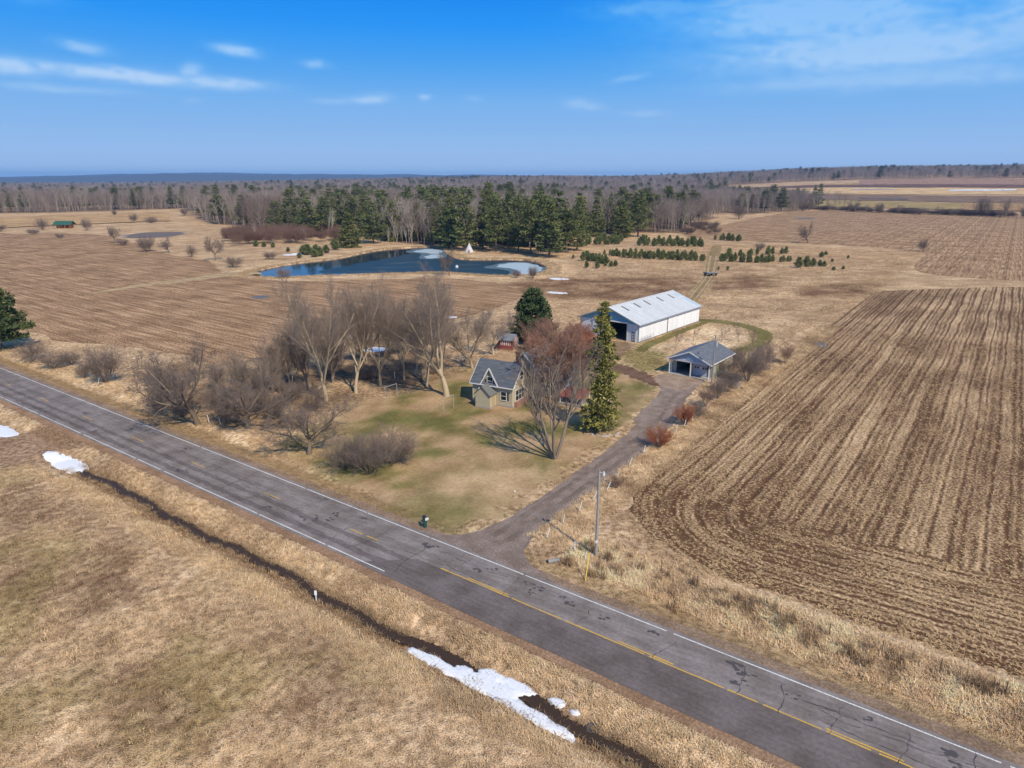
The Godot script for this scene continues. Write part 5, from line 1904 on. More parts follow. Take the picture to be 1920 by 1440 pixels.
func grow(limb: MB, twig: MB, p: Vector3, d: Vector3, l: float, r: float, lvl: int, q: Dictionary) -> void:
	var last: int = q.n.size()
	var segs := 4 if lvl <= 1 else 2 if lvl < last else 1
	var pts := PackedVector3Array([p])
	var rad := PackedFloat32Array([r])
	var dirs := [d]
	var tip := r * (0.45 if lvl < last else 0.35)
	for i in segs:
		d = (d + Vector3(rnd(-1, 1), rnd(-1, 1), rnd(-1, 1)) * q.wob + Vector3.UP * q.up[mini(lvl, q.up.size() - 1)] / segs).normalized()
		p += d * l / segs
		pts.append(p)
		rad.append(lerpf(r, tip, float(i + 1) / segs))
		dirs.append(d)
	var thick: bool = r > q.limb_r
	var col: Color = q.bark if thick else q.bark2 if lvl < last else q.twig
	col = col * rnd(0.85, 1.12)
	col.a = 1.0
	(limb if thick else twig).path(pts, rad, 7 if lvl == 0 else 5 if thick else 3, col)
	if lvl == last:
		return
	var n: int = q.n[lvl]
	var turn := rnd(0, TAU)
	for i in n:
		var f: float = lerpf(q.from[lvl], 1.0, (i + rnd(0.2, 0.9)) / n)
		var k := minf(f * segs, segs - 0.001)
		var at := pts[int(k)].lerp(pts[int(k) + 1], k - int(k))
		var dd: Vector3 = dirs[int(k) + 1]
		turn += 2.4 + rnd(-0.4, 0.4)
		var ang: float = deg_to_rad(q.ang[lvl] * rnd(0.7, 1.25))
		var nd := (dd * cos(ang) + side_of(dd, turn) * sin(ang)).normalized()
		var nl: float = l * q.ratio[lvl] * (1.15 - 0.55 * f if lvl > 0 else 1.0) * rnd(0.7, 1.15)
		var nr := maxf(lerpf(r, tip, f) * (0.72 if lvl == 0 else q.get("thin", 0.48)), q.twig_r)
		grow(limb, twig, at, nd, nl, minf(nr, nl * 0.05 + 0.01), lvl + 1, q)


var sizes := {}


# keeps a tree's real height and spread, so that copies can be given their own
func measured(key: String, meshes: Array) -> void:
	var b: AABB = meshes[0].get_aabb()
	for m in meshes:
		b = b.merge(m.get_aabb())
	sizes[key] = [meshes, b.end.y, maxf(b.size.x, b.size.z) * 0.5 + minf(b.size.x, b.size.z) * 0.5]


func tree(key: String, called: String, label: String, category: String, x: float, z: float, h: float, w: float, turn: float, group := "", parts := ["trunk", "crown"]) -> Node3D:
	var s: Array = sizes[key]
	var o: Node3D
	if s[0].size() == 1:
		o = put(called, s[0][0])
		tag(o, label, category, group)
		o.position = Vector3(x, height(x, z), z)
		o.rotation.y = turn
	else:
		o = thing(called, label, category, Vector3(x, height(x, z), z), turn, group)
		for i in s[0].size():
			put(parts[i], s[0][i], o)
	var sh: float = h / s[1]
	var sw: float = w / s[2]
	sw = clampf(sw, sh * 0.6, sh * 1.6)
	o.scale = Vector3(sw, sh, sw)
	return o


func bare(key: String, q: Dictionary, h: float) -> void:
	var limb := MB.new()
	var twig := MB.new()
	q.merge({"wob": 0.16, "limb_r": 0.03, "twig_r": 0.013, "bark": Color(0.30, 0.235, 0.165), "bark2": Color(0.22, 0.17, 0.135), "twig": Color(0.145, 0.108, 0.085), "stems": 1, "lean": 0.0})
	for i in q.stems:
		var a: float = TAU * i / q.stems + rnd(-0.4, 0.4)
		var le: float = deg_to_rad(q.lean * rnd(0.35, 1.1)) if q.stems > 1 else deg_to_rad(rnd(0, 4))
		var d := Vector3(sin(le) * cos(a), cos(le), sin(le) * sin(a))
		grow(limb, twig, Vector3(cos(a), 0, sin(a)) * (0.12 if q.stems > 1 else 0.0) * minf(1.0, h * 0.15) - Vector3(0, 0.1, 0), d, h * q.trunk * rnd(0.85, 1.1), q.r, 0, q)
	measured(key, [limb.mesh(vmat("bark", 0.95)), twig.mesh(vmat("twigs", 0.95))])


func build_bare_trees() -> void:
	# old silver maples behind the lawn: pale forked trunks, fine upright twigs
	for k in 4:
		bare("maple%d" % k, {"n": [5, 13, 11, 10], "from": [0.5, 0.25, 0.12, 0.05], "ang": [30.0, 38.0, 42.0, 40.0], "ratio": [3.0, 0.42, 0.46, 0.75], "up": [0.0, 0.3, 0.4, 0.35, 0.25], "trunk": 0.24, "r": 0.36, "limb_r": 0.05, "bark": Color(0.45, 0.36, 0.25), "bark2": Color(0.32, 0.25, 0.19), "twig": Color(0.29, 0.23, 0.185), "wob": 0.14, "twig_r": 0.0105, "thin": 0.42}, 19.0)
	# grey ash-like trees of the thicket
	for k in 3:
		bare("grey%d" % k, {"n": [11, 10, 9], "twig": Color(0.275, 0.22, 0.18), "twig_r": 0.0095, "from": [0.22, 0.12, 0.1], "ang": [32.0, 40.0, 42.0], "ratio": [0.46, 0.45, 0.65], "up": [0.0, 0.5, 0.4, 0.2], "trunk": 0.8, "r": 0.13, "stems": 3, "lean": 10.0, "bark": Color(0.30, 0.24, 0.18), "bark2": Color(0.27, 0.21, 0.17), "wob": 0.14}, 10.0)
	# spreading apple trees by the road
	for k in 3:
		bare("apple%d" % k, {"n": [6, 11, 9, 9], "from": [0.55, 0.22, 0.15, 0.1], "ang": [50.0, 46.0, 46.0, 45.0], "ratio": [2.0, 0.5, 0.48, 0.65], "up": [0.0, 0.3, 0.22, 0.2, 0.15], "trunk": 0.24, "r": 0.22, "thin": 0.42, "twig_r": 0.0085, "bark": Color(0.21, 0.165, 0.125), "bark2": Color(0.21, 0.165, 0.135), "twig": Color(0.215, 0.17, 0.145), "wob": 0.24}, 9.0)
	# the many-stemmed maple on the lawn
	bare("lawn_maple", {"n": [7, 7, 7, 6], "twig_r": 0.0105, "from": [0.5, 0.3, 0.2, 0.15], "ang": [24.0, 34.0, 38.0, 40.0], "ratio": [0.5, 0.45, 0.45, 0.55], "up": [0.05, 0.25, 0.3, 0.2, 0.2], "trunk": 0.72, "r": 0.22, "stems": 6, "lean": 30.0, "bark": Color(0.25, 0.205, 0.165), "bark2": Color(0.25, 0.20, 0.165), "twig": Color(0.28, 0.22, 0.18), "wob": 0.1}, 15.0)
	# red-budded maples by the house
	for k in 2:
		bare("red%d" % k, {"n": [7, 11, 10, 11], "from": [0.3, 0.2, 0.15, 0.1], "ang": [30.0, 38.0, 42.0, 42.0], "ratio": [0.9, 0.44, 0.46, 0.65], "up": [0.0, 0.3, 0.3, 0.2, 0.2], "trunk": 0.45, "r": 0.26, "stems": 2, "lean": 9.0, "bark": Color(0.29, 0.22, 0.16), "bark2": Color(0.30, 0.19, 0.14), "twig": Color(0.36, 0.195, 0.135), "wob": 0.14, "twig_r": 0.012}, 13.0)
	# shrubs: many stems from the ground
	for k in 3:
		bare("shrub%d" % k, {"n": [9, 9, 7], "from": [0.25, 0.15, 0.1], "ang": [34.0, 42.0, 44.0], "ratio": [0.5, 0.5, 0.6], "up": [0.12, 0.2, 0.15, 0.1], "trunk": 0.85, "r": 0.045, "stems": 16, "lean": 46.0, "limb_r": 0.03, "bark": Color(0.19, 0.15, 0.115), "bark2": Color(0.22, 0.17, 0.14), "twig": Color(0.235, 0.185, 0.155), "wob": 0.18, "twig_r": 0.0085}, 5.0)
	bare("red_shrub", {"n": [9, 8, 5], "from": [0.25, 0.15, 0.1], "ang": [30.0, 38.0, 40.0], "ratio": [0.5, 0.5, 0.5], "up": [0.15, 0.2, 0.15, 0.1], "trunk": 0.9, "r": 0.035, "stems": 18, "lean": 42.0, "limb_r": 0.03, "bark": Color(0.24, 0.11, 0.07), "bark2": Color(0.27, 0.105, 0.06), "twig": Color(0.40, 0.15, 0.075), "wob": 0.14, "twig_r": 0.013}, 4.0)
	bare("tan_shrub", {"n": [9, 8, 5], "from": [0.3, 0.15, 0.1], "ang": [26.0, 34.0, 38.0], "ratio": [0.45, 0.5, 0.5], "up": [0.2, 0.25, 0.2, 0.1], "trunk": 0.95, "r": 0.05, "stems": 13, "lean": 32.0, "limb_r": 0.03, "bark": Color(0.30, 0.22, 0.17), "bark2": Color(0.26, 0.175, 0.135), "twig": Color(0.24, 0.15, 0.115), "wob": 0.12, "twig_r": 0.012}, 6.0)
	bare("sapling", {"n": [10, 6, 3], "from": [0.3, 0.2, 0.1], "ang": [32.0, 38.0, 40.0], "ratio": [0.4, 0.45, 0.5], "up": [0.0, 0.4, 0.3, 0.1], "trunk": 0.95, "r": 0.06, "stems": 2, "lean": 10.0, "bark": Color(0.26, 0.20, 0.15), "twig_r": 0.012}, 5.0)

	var big := [[-30.5, -106.6, 21.3, 15.5, "leftmost of the pale forked silver maples, leaning left at the lawn's edge"], [-26.6, -111.0, 21.3, 13.0, "pale silver maple forking low into three trunks, second from the left"], [-23.2, -115.1, 19.5, 11.0, "silver maple with a narrow V of two pale trunks"], [-19.6, -119.1, 16.2, 8.7, "darker bare maple set back between the V-shaped one and the thick stump"], [-15.0, -115.1, 18.6, 12.0, "bare maple with a thick pale single lower trunk, behind the clothes line"], [-11.0, -109.5, 22.0, 20.5, "broadest bare silver maple, its pale double trunk nearest the house"], [-18.0, -123.3, 13.6, 10.0, "dark bare tree in the second row behind the silver maples"], [-7.7, -127.1, 13.0, 12.4, "bare tree with a twiggy round crown behind the broadest maple"], [-3.9, -137.5, 9.0, 11.1, "low bare tree just left of the red and white shed"]]
	for i in big.size():
		var q: Array = big[i]
		tree("maple%d" % (i % 4), "silver_maple", q[4], "tree", q[0], q[1], q[2], q[3] * 1.1, i * 2.1 + 0.5, "bare silver maples behind the lawn")
	var grey := [[-38.4, -113.2, 12.4, 7.9], [-40.9, -111.6, 11.4, 7.3], [-35.5, -113.8, 13.0, 7.9], [-41.6, -107.8, 8.0, 8.0], [-45.3, -108.6, 7.6, 8.5], [-40.1, -123.3, 10.2, 8.0], [-42.5, -121.5, 8.4, 7.9], [-39.5, -110.7, 8.2, 4.1], [-36.0, -123.3, 14.1, 9.0], [-32.9, -127.1, 13.5, 9.3], [-29.0, -131.0, 12.0, 9.0], [-25.0, -134.0, 11.0, 9.0], [-47.5, -116.0, 7.0, 8.0], [-50.0, -111.0, 6.0, 7.5], [-22.0, -138.0, 9.0, 9.0], [-14.0, -134.0, 10.0, 9.0], [-32.0, -117.0, 11.0, 7.0]]
	for i in grey.size():
		var q: Array = grey[i]
		tree("grey%d" % (i % 3), "thicket_tree", "slim grey bare tree among the others in the tangled thicket left of the maples", "tree", q[0], q[1], q[2], q[3], i * 1.7, "grey trees of the thicket")
	var apple := [[-46.6, -95.4, 14.2, 14.6, "spreading dark bare apple tree, the largest beside the highway"], [-38.7, -93.9, 10.0, 12.4, "middle bare apple tree by the highway, right of two white marker posts"], [-26.9, -84.0, 8.0, 11.5, "low rounded bare apple tree with a wide shadow on the lawn corner"]]
	for i in 3:
		var q: Array = apple[i]
		tree("apple%d" % i, "apple_tree", q[4], "tree", q[0], q[1], q[2], q[3], i * 2.3 + 1.0, "apple trees along the highway")
	tree("lawn_maple", "lawn_maple", "grey many-stemmed bare maple standing alone on the front lawn by the house", "tree", 5.6, -82.5, 16.0, 12.9, 0.6)
	var red := [[7.6, -107.2, 14.0, 13.4, "widest red-budded bare maple hiding the right side of the house"], [12.2, -111.2, 12.3, 8.6, "slimmer red-budded maple between house and tall spruce"], [5.2, -116.4, 11.4, 9.4, "red-budded maple rising behind the house roof"]]
	for i in 3:
		var q: Array = red[i]
		tree("red%d" % (i % 2), "red_maple", q[4], "tree", q[0], q[1], q[2], q[3], i * 1.3, "red maples round the house")
	var shrub := [[-15.2, -81.1, 5.6, 7.8, "right half of the dense brown bush clump on the front lawn"], [-17.7, -77.6, 6.0, 8.0, "nearest dense brown bush of the clump on the front lawn"], [-20.9, -79.3, 5.0, 7.2, "left dense brown bush of the clump on the front lawn"], [-72.5, -117.0, 8.0, 8.4, "tall dense grey bush behind a white stake by the highway"], [-78.6, -120.4, 3.2, 4.1, "small dark bush just left of the tall grey one"], [-96.2, -132.7, 4.6, 8.6, "wide purplish bush beside the pine at the left edge"], [-88.5, -127.1, 3.7, 7.2, "sprawling bush between the left pine's bush and the tall grey bush"], [-86.4, -129.5, 3.1, 5.2, "small sprawling bush at the stubble's edge near the left pine"]]
	for i in shrub.size():
		var q: Array = shrub[i]
		tree("shrub%d" % (i % 3), "bare_bush", q[4], "bush", q[0], q[1], q[2], q[3], i * 1.1, "bare bushes along the highway", ["stems", "crown"])
	var under := [[-42.3, -95.7, 5.4, 6.8], [-55.9, -107.2, 5.0, 6.6], [-46.7, -103.1, 4.7, 6.0], [-35.8, -97.7, 4.0, 5.0], [-54.8, -100.5, 5.2, 5.0], [-31.1, -101.8, 4.4, 5.9], [-50.5, -99.0, 4.2, 5.0], [-40.0, -101.0, 4.6, 6.5], [-44.0, -113.0, 4.0, 7.0], [-36.0, -106.5, 4.5, 6.5], [-26.5, -119.5, 2.4, 5.0], [-20.5, -124.5, 2.4, 5.5], [-14.0, -123.5, 2.2, 4.0], [-60.0, -112.0, 3.6, 5.0], [-64.0, -117.0, 3.0, 5.5]]
	for i in under.size():
		var q: Array = under[i]
		tree("shrub%d" % (i % 3), "thicket_bush", "low tangled brown bush among the others under the thicket and the maples", "bush", q[0], q[1], q[2], q[3], i * 0.9, "bushes under the thicket", ["stems", "crown"])
	var rs := [[25.7, -95.2, 3.7, 4.2, "bright rust red bush beside the lane's outer curve"], [20.2, -86.6, 3.3, 4.6, "brownish red bush at the lane's edge below the bright red one"], [10.3, -127.1, 5.3, 11.3, "wide reddish thicket behind the house toward the barn"], [16.5, -136.2, 5.2, 8.8, "reddish bush in front of the barn left of the spruce"], [31.0, -103.9, 3.6, 4.3, "dull red bush on the fence line below the garage"], [15.5, -147.6, 4.9, 8.4, "pale red bush against the white front of the barn"]]
	for i in rs.size():
		var q: Array = rs[i]
		tree("red_shrub" if i < 2 else ["tan_shrub", "red_shrub"][i % 2], "red_bush", q[4], "bush", q[0], q[1], q[2], q[3], i * 1.4, "reddish bushes round the yard", ["stems", "crown"])
	var ts := [[5.8, -139.8, 8.2, 10.7, "tall pinkish tan bush in front of the dark pine by the shed"], [42.5, -118.0, 7.4, 8.2, "large grey brown bush right of the garage by the stubble"], [48.3, -126.3, 6.3, 4.6, "narrow grey bush behind the large one right of the garage"], [53.9, -130.3, 4.5, 3.8, "lone thin bush furthest right along the stubble edge"], [39.6, -121.2, 3.9, 4.4, "small bush against the garage's right wall"], [34.1, -107.8, 4.0, 4.0, "brown bush on the fence line near the garage corner"], [45.9, -123.3, 4.1, 5.0, "low bush between the large grey bush and the narrow one"], [12.3, -73.7, 1.7, 2.5, "small weedy bush on the fence line near the street light pole"], [43.8, -128.6, 4.2, 4.1, "small grey bush behind the garage's back corner"], [36.8, -111.5, 4.4, 5.0, "brown bush beside the white rail fence"], [28.6, -99.0, 2.6, 3.6, "pale brown bush just above the bright red bush"]]
	for i in ts.size():
		var q: Array = ts[i]
		tree(["tan_shrub", "shrub1", "shrub2", "tan_shrub"][i % 4], "bare_bush", q[4], "bush", q[0], q[1], q[2], q[3], i * 1.9, "bare bushes along the fence and garage", ["stems", "crown"])
	var sap := [[35.3, -143.6, 4.7, 2.5], [46.7, -148.6, 4.4, 3.3], [50.6, -148.6, 5.1, 2.9], [38.2, -134.4, 3.6, 2.2], [51.4, -142.1, 5.8, 3.4], [40.7, -149.6, 4.9, 2.4]]
	for i in sap.size():
		var q: Array = sap[i]
		tree("sapling", "sapling", "thin bare sapling in the pale grass between barn and garage", "tree", q[0], q[1], q[2], q[3], i * 1.2, "saplings behind the garage", ["stem", "twigs"])
	# scattered trees and bushes of the fields and the pond shore
	var ft := [[167.6, -393.2, 12.4, 10.9, "lone bare tree with two crowns at the right field's near edge"], [206.9, -348.7, 7.1, 5.9, "small bare tree at the corner of the far right stubble"], [-132.6, -308.8, 11.2, 11.5, "open bare tree left of the pond's near end"], [-182.5, -346.1, 9.1, 11.2, "vase-shaped dark bush standing on the left field's far edge"], [-168.8, -340.9, 8.2, 8.9, "thin bare bush right of the vase-shaped one"], [-149.2, -321.8, 6.8, 6.5, "bare bush with a pale broken stem at the left field's corner"], [-224.7, -393.2, 10.6, 9.7, "bare tree at the near end of the small left pond"], [-114.9, -283.8, 5.0, 10.1, "bushy bare shrub by the pond's left tip"], [-23.5, -258.0, 11.6, 7.0, "lone bare tree on the near shore of the pond"], [7.7, -250.1, 5.4, 4.7, "small bare tree at the pond's right end"], [1.6, -252.2, 3.3, 4.8, "low bare bush by the small tree at the pond's right end"], [-84.5, -252.9, 4.2, 8.5, "reddish bare bush on the near bank of the open water"], [125.9, -351.3, 4.8, 7.0, "faint bare bush in the meadow behind the young cedars"]]
	for i in ft.size():
		var q: Array = ft[i]
		var bushy: bool = q[2] < 7.5 or i == 3
		tree(("shrub%d" % (i % 3)) if bushy else ["apple0", "grey1", "apple2", "grey2"][i % 4], "field_bush" if bushy else "field_tree", q[4], "bush" if bushy else "tree", q[0], q[1], q[2], q[3], i * 1.7, "bare trees scattered in the fields")
	var low := [[-213.4, -380.3, 4.3, 8.8, "round dark bush right below the small left pond"], [-109.6, -313.0, 3.8, 12.6, "wide low grey bush on the meadow left of the pond"], [-335.0, -498.4, 9.6, 12.2, "bare bush just left of the green-roofed cabin"], [-354.4, -483.2, 5.6, 10.1, "bare bush at the far left edge of the cabin's hedge"], [-312.6, -454.7, 4.4, 12.5, "low brown bush in front of the cabin"], [-300.4, -493.1, 10.3, 10.6, "large bare bush just right of the green-roofed cabin"], [-276.7, -425.7, 3.5, 5.9, "small round dark bush on the left stubble's far edge"], [-319.5, -592.6, 7.9, 9.9, "bare bush on the left hay field's middle strip"], [-297.7, -578.1, 6.0, 15.0, "wide bush on the left hay field's middle strip"], [-325.2, -697.5, 8.2, 10.6, "bare bush near the far hay field's wood"], [-394.6, -697.5, 6.2, 7.4, "small bare bush on the far hay field"]]
	for i in low.size():
		var q: Array = low[i]
		tree("shrub%d" % (i % 3), "field_bush", q[4], "bush", q[0], q[1], q[2], q[3], i * 1.3, "bushes in the left fields", ["stems", "crown"])
	# the hedgerow on the far side of the right field
	var hedge := [[327.3, -792.6, 13.5, 17.6], [378.3, -774.9, 13.2, 17.7], [392.2, -751.1, 12.9, 14.9], [400.8, -730.6, 10.6, 16.5], [412.9, -712.5, 8.2, 14.9], [431.9, -707.9, 8.8, 14.0], [455.2, -680.0, 22.0, 18.3], [470.6, -668.7, 20.2, 15.0], [472.9, -645.8, 13.2, 12.7], [455.5, -655.8, 8.5, 17.5], [205.0, -633.9, 15.6, 16.1], [361.0, -800.0, 11.0, 16.0], [440.0, -700.0, 7.0, 14.0], [490.0, -632.0, 11.0, 14.0], [344.0, -815.0, 15.0, 15.0], [385.0, -767.0, 9.0, 12.0]]
	for i in hedge.size():
		var q: Array = hedge[i]
		var l := "bare grey tree or bush of the hedgerow beyond the far right stubble field"
		if i == 6:
			l = "tallest bare tree of the far right hedgerow"
		elif i == 10:
			l = "dark round bare tree standing in the gap where the right wood begins"
		tree(["shrub0", "apple1", "shrub2", "grey0"][i % 4], "hedge_tree", l, "tree", q[0], q[1], q[2], q[3], i * 1.1, "hedgerow beyond the right field")


# ---------------------------------------------------------------- conifers
func pine(key: String, h: float, w: float, whorls: int, arms: int, tufts: int, q: Dictionary) -> void:
	q.merge({"from": 0.1, "shape": 0.75, "droop": 0.05, "ragged": 0.4, "dark": Color(0.055, 0.08, 0.036), "light": Color(0.25, 0.265, 0.095), "tuft": 0.55, "blades": 7, "bark": Color(0.17, 0.13, 0.10)})
	var limb := MB.new()
	var leaf := MB.new()
	var pts := PackedVector3Array()
	var rad := PackedFloat32Array()
	for i in 7:
		var f := i / 6.0
		pts.append(Vector3(rnd(-0.12, 0.12) * f, h * f * 0.98 - 0.1, rnd(-0.12, 0.12) * f))
		rad.append(h * 0.0135 * (1.05 - f) + 0.02)
	limb.path(pts, rad, 6, q.bark)
	for k in whorls:
		var f: float = lerpf(q.from, 0.97, (k + rnd(-0.3, 0.3)) / whorls)
		f = clampf(f, 0.02, 0.98)
		var reach: float = w * 0.5 * pow(1.0 - f, q.shape) * (1.0 if f > 0.22 else lerpf(0.72, 1.0, f / 0.22))
		var base := rnd(0, TAU)
		for j in arms:
			var l: float = maxf(reach * rnd(1.0 - q.ragged, 1.0 + 0.12), 0.25)
			var a := base + TAU * j / arms + rnd(-0.35, 0.35)
			var out := Vector3(cos(a), 0, sin(a))
			var p0 := Vector3(0, h * f, 0)
			var mid: Vector3 = p0 + out * l * 0.5 + Vector3.UP * l * (0.10 - q.droop)
			var end: Vector3 = p0 + out * l + Vector3.UP * l * (0.26 - q.droop * 2.6)
			limb.path(PackedVector3Array([p0, mid, end]), PackedFloat32Array([0.02 + l * 0.012, 0.015 + l * 0.007, 0.01]), 3, q.bark)
			var n := maxi(2, int(tufts * l / (w * 0.5) + rnd()))
			var tone := rnd(0.0, 0.55)
			for i in n:
				var g := lerpf(0.22, 1.03, pow((i + rnd()) / n, 0.7))
				var c := (p0.lerp(mid, g * 2.0) if g < 0.5 else mid.lerp(end, g * 2.0 - 1.0))
				var spread := l * 0.26 * (0.4 + g) * (1.0 if g < 0.9 else 0.5)
				c += Vector3(-out.z, 0, out.x) * rnd(-spread, spread) + Vector3.UP * rnd(-0.12, 0.16) * q.tuft
				tuft(leaf, c, (out + Vector3.UP * rnd(0.1, 0.9)).normalized(), q.tuft * rnd(0.7, 1.25), q.blades, q.dark, q.light, tone)
	# leader
	tuft(leaf, Vector3(0, h * 0.96, 0), Vector3.UP, q.tuft, q.blades + 3, q.dark, q.light, 0.4)
	measured(key, [limb.mesh(vmat("bark", 0.95)), leaf.mesh(vmat("needles", 0.85, 0.25))])


# a spray of narrow leaf-sized faces
func tuft(m: MB, c: Vector3, d: Vector3, size: float, blades: int, dark: Color, light: Color, tone: float) -> void:
	for i in blades:
		var v := (d * rnd(0.1, 0.9) + Vector3(rnd(-1, 1), rnd(-0.7, 1), rnd(-1, 1))).normalized()
		var s := v.cross(Vector3(rnd(-1, 1), rnd(-1, 1), rnd(-1, 1))).normalized() * size * 0.19
		var b := c + Vector3(rnd(-1, 1), rnd(-0.5, 0.5), rnd(-1, 1)) * size * 0.3
		var t := b + v * size
		var col := dark.lerp(light, clampf(tone + rnd(-0.2, 0.45), 0, 1))
		col.a = 1.0
		m.quad(b, b + v * size * 0.45 + s, t, b + v * size * 0.45 - s, col)


func build_pines() -> void:
	for k in 6:
		pine("pine%d" % k, 25.0, [13.0, 14.5, 12.0, 15.0, 11.0, 13.5][k], 15, 6, 11, {"from": [0.1, 0.18, 0.06, 0.28, 0.12, 0.34][k], "shape": [0.62, 0.5, 0.8, 0.45, 0.9, 0.4][k], "ragged": [0.4, 0.5, 0.3, 0.55, 0.3, 0.5][k], "tuft": 1.0, "blades": 7})
	for k in 2:
		pine("cone%d" % k, 18.0, 10.0, 17, 7, 11, {"from": 0.03, "shape": 0.85, "ragged": 0.22, "droop": 0.1, "tuft": 0.85, "dark": Color(0.065, 0.088, 0.036), "light": Color(0.27, 0.275, 0.09)})
	pine("yard_pine", 11.0, 11.0, 16, 8, 24, {"from": 0.04, "shape": 0.55, "ragged": 0.32, "tuft": 0.62, "dark": Color(0.036, 0.064, 0.032), "light": Color(0.13, 0.17, 0.068)})
	pine("left_pine", 13.0, 13.0, 15, 8, 24, {"from": 0.14, "shape": 0.5, "ragged": 0.4, "tuft": 0.72, "dark": Color(0.042, 0.066, 0.03), "light": Color(0.16, 0.19, 0.07)})
	pine("spruce", 19.0, 6.6, 30, 7, 10, {"from": 0.05, "shape": 0.55, "ragged": 0.72, "droop": 0.13, "tuft": 0.56, "dark": Color(0.085, 0.095, 0.03), "light": Color(0.42, 0.39, 0.12), "blades": 8})
	for k in 3:
		pine("young%d" % k, 4.0, 2.9, 9, 6, 7, {"from": 0.04, "shape": 0.8, "ragged": 0.3, "droop": -0.2, "tuft": 0.46, "dark": Color(0.09, 0.12, 0.05), "light": Color(0.27, 0.29, 0.11), "blades": 6})
	tree("spruce", "tall_spruce", "tall ragged narrow spruce standing beside the lane in front of the barn", "tree", 12.7, -92.4, 19.2, 6.6, 0.9)
	tree("yard_pine", "yard_pine", "broad dark green pine behind the red and white shed", "tree", 4.6, -149.0, 12.6, 11.4, 0.3)
	tree("left_pine", "left_pine", "dark pine at the left edge of the picture beside the highway", "tree", -109.5, -142.6, 14.2, 13.6, 1.3)
	var pines := [[-24.4, -352.3, 30.7, 19.5], [-8.0, -346.1, 28.3, 17.1], [-15.3, -362.4, 24.8, 15.6], [8.9, -331.1, 27.1, 18.9], [17.4, -321.8, 26.4, 20.9], [26.8, -340.9, 21.9, 16.8], [3.2, -346.1, 28.8, 16.0], [13.1, -340.9, 30.3, 18.4], [24.6, -362.4, 29.5, 17.9], [-13.6, -393.2, 34.7, 12.7], [-33.1, -381.1, 26.6, 16.1], [-86.4, -368.2, 18.2, 15.3], [-78.5, -393.2, 23.9, 18.7], [-69.3, -407.0, 23.5, 16.2], [-127.4, -437.7, 25.2, 20.1], [-118.9, -446.0, 25.4, 20.5], [-140.6, -454.7, 20.9, 16.0], [-120.6, -493.1, 26.1, 20.3], [-101.7, -493.1, 24.7, 20.3], [-162.4, -482.9, 21.4, 16.2], [-211.3, -551.0, 23.5, 23.5], [-235.6, -564.2, 24.0, 21.5], [-200.0, -580.0, 19.0, 18.3], [-97.5, -532.3, 28.0, 20.0], [-74.0, -495.0, 30.0, 20.0], [-64.0, -505.0, 30.5, 22.0], [-53.0, -488.0, 30.0, 20.0], [-40.0, -480.0, 31.0, 24.0], [-28.0, -470.0, 30.0, 19.0], [53.0, -440.0, 25.0, 14.0], [68.0, -430.0, 24.0, 16.0], [79.0, -437.0, 29.0, 20.0], [45.0, -446.0, 25.0, 14.0], [62.0, -474.0, 23.0, 14.0], [123.0, -510.0, 28.0, 15.0], [121.0, -545.0, 31.0, 13.0], [-142.0, -552.0, 29.0, 22.0], [-126.0, -572.0, 29.5, 20.0], [-33.0, -362.0, 29.0, 17.0], [-40.0, -392.0, 22.0, 15.0], [-2.0, -365.0, 29.0, 16.0], [17.0, -368.0, 28.0, 16.0], [33.0, -352.0, 25.0, 15.0], [36.0, -372.0, 27.0, 16.0], [-93.0, -440.0, 24.0, 18.0], [-105.0, -462.0, 25.0, 19.0], [-88.0, -470.0, 27.0, 19.0], [-152.0, -500.0, 23.0, 17.0], [366.0, -856.0, 29.0, 13.0], [375.0, -862.0, 30.0, 14.0], [356.0, -866.0, 24.0, 12.0], [-60.0, -540.0, 29.0, 20.0], [-82.0, -560.0, 30.0, 20.0], [-20.0, -520.0, 28.0, 18.0]]
	# the belt is thick: more pines between and behind those that stand out
	for area in [[-45.0, 42.0, -352.0, -425.0, 40, 25.0], [-100.0, -48.0, -402.0, -500.0, 34, 23.0], [-165.0, -85.0, -440.0, -520.0, 24, 22.0], [40.0, 95.0, -430.0, -500.0, 14, 24.0]]:
		var got := 0
		var tries := 0
		while got < area[4] and tries < 900:
			tries += 1
			var x := rnd(area[0], area[1])
			var z := rnd(area[2], area[3])
			if wooded(x, z) <= 0.0:
				continue
			var near := false
			for q in pines:
				near = near or Vector2(q[0] - x, q[1] - z).length() < 6.0
			if near:
				continue
			var hh: float = area[5] * rnd(0.72, 1.12)
			pines.append([x, z, hh, hh * rnd(0.55, 0.72)])
			got += 1
	for i in pines.size():
		var q: Array = pines[i]
		var l := "dark green pine in the belt of tall pines behind the pond"
		if q[0] < -180.0:
			l = "dark pine of the group standing alone before the far left wood"
		elif q[0] < -100.0:
			l = "dark green pine in the left end of the pine belt"
		elif q[0] > 300.0:
			l = "dark pine in the clump at the right wood's end"
		elif q[0] > 100.0:
			l = "lone dark pine among bare trees right of the pine belt"
		elif q[0] > 40.0:
			l = "tall green pine mixed with bare trees behind the young cedars"
		elif q[1] > -375.0 and q[0] > -40.0:
			l = "large green pine on the point behind the tipi"
		if i == 0:
			l = "largest green pine, directly left of the white tipi at the water"
		elif i == 11:
			l = "full yellowish cone-shaped pine on the pond's far left shore"
		elif i == 9:
			l = "pine with a round top rising highest above the belt behind the tipi"
		if i not in [0, 9, 11] and i < 999:
			l = ("tall " if q[2] > 28.0 else "shorter " if q[2] < 23.0 else "mid-height ") + l
			if l.ends_with("behind the pond"):
				l = l.replace("in the belt of tall pines behind the pond", "in the belt behind the pond, ") + ("left of the birches" if q[0] < -62.0 else "above the birches" if q[0] < -38.0 else "behind the tipi")
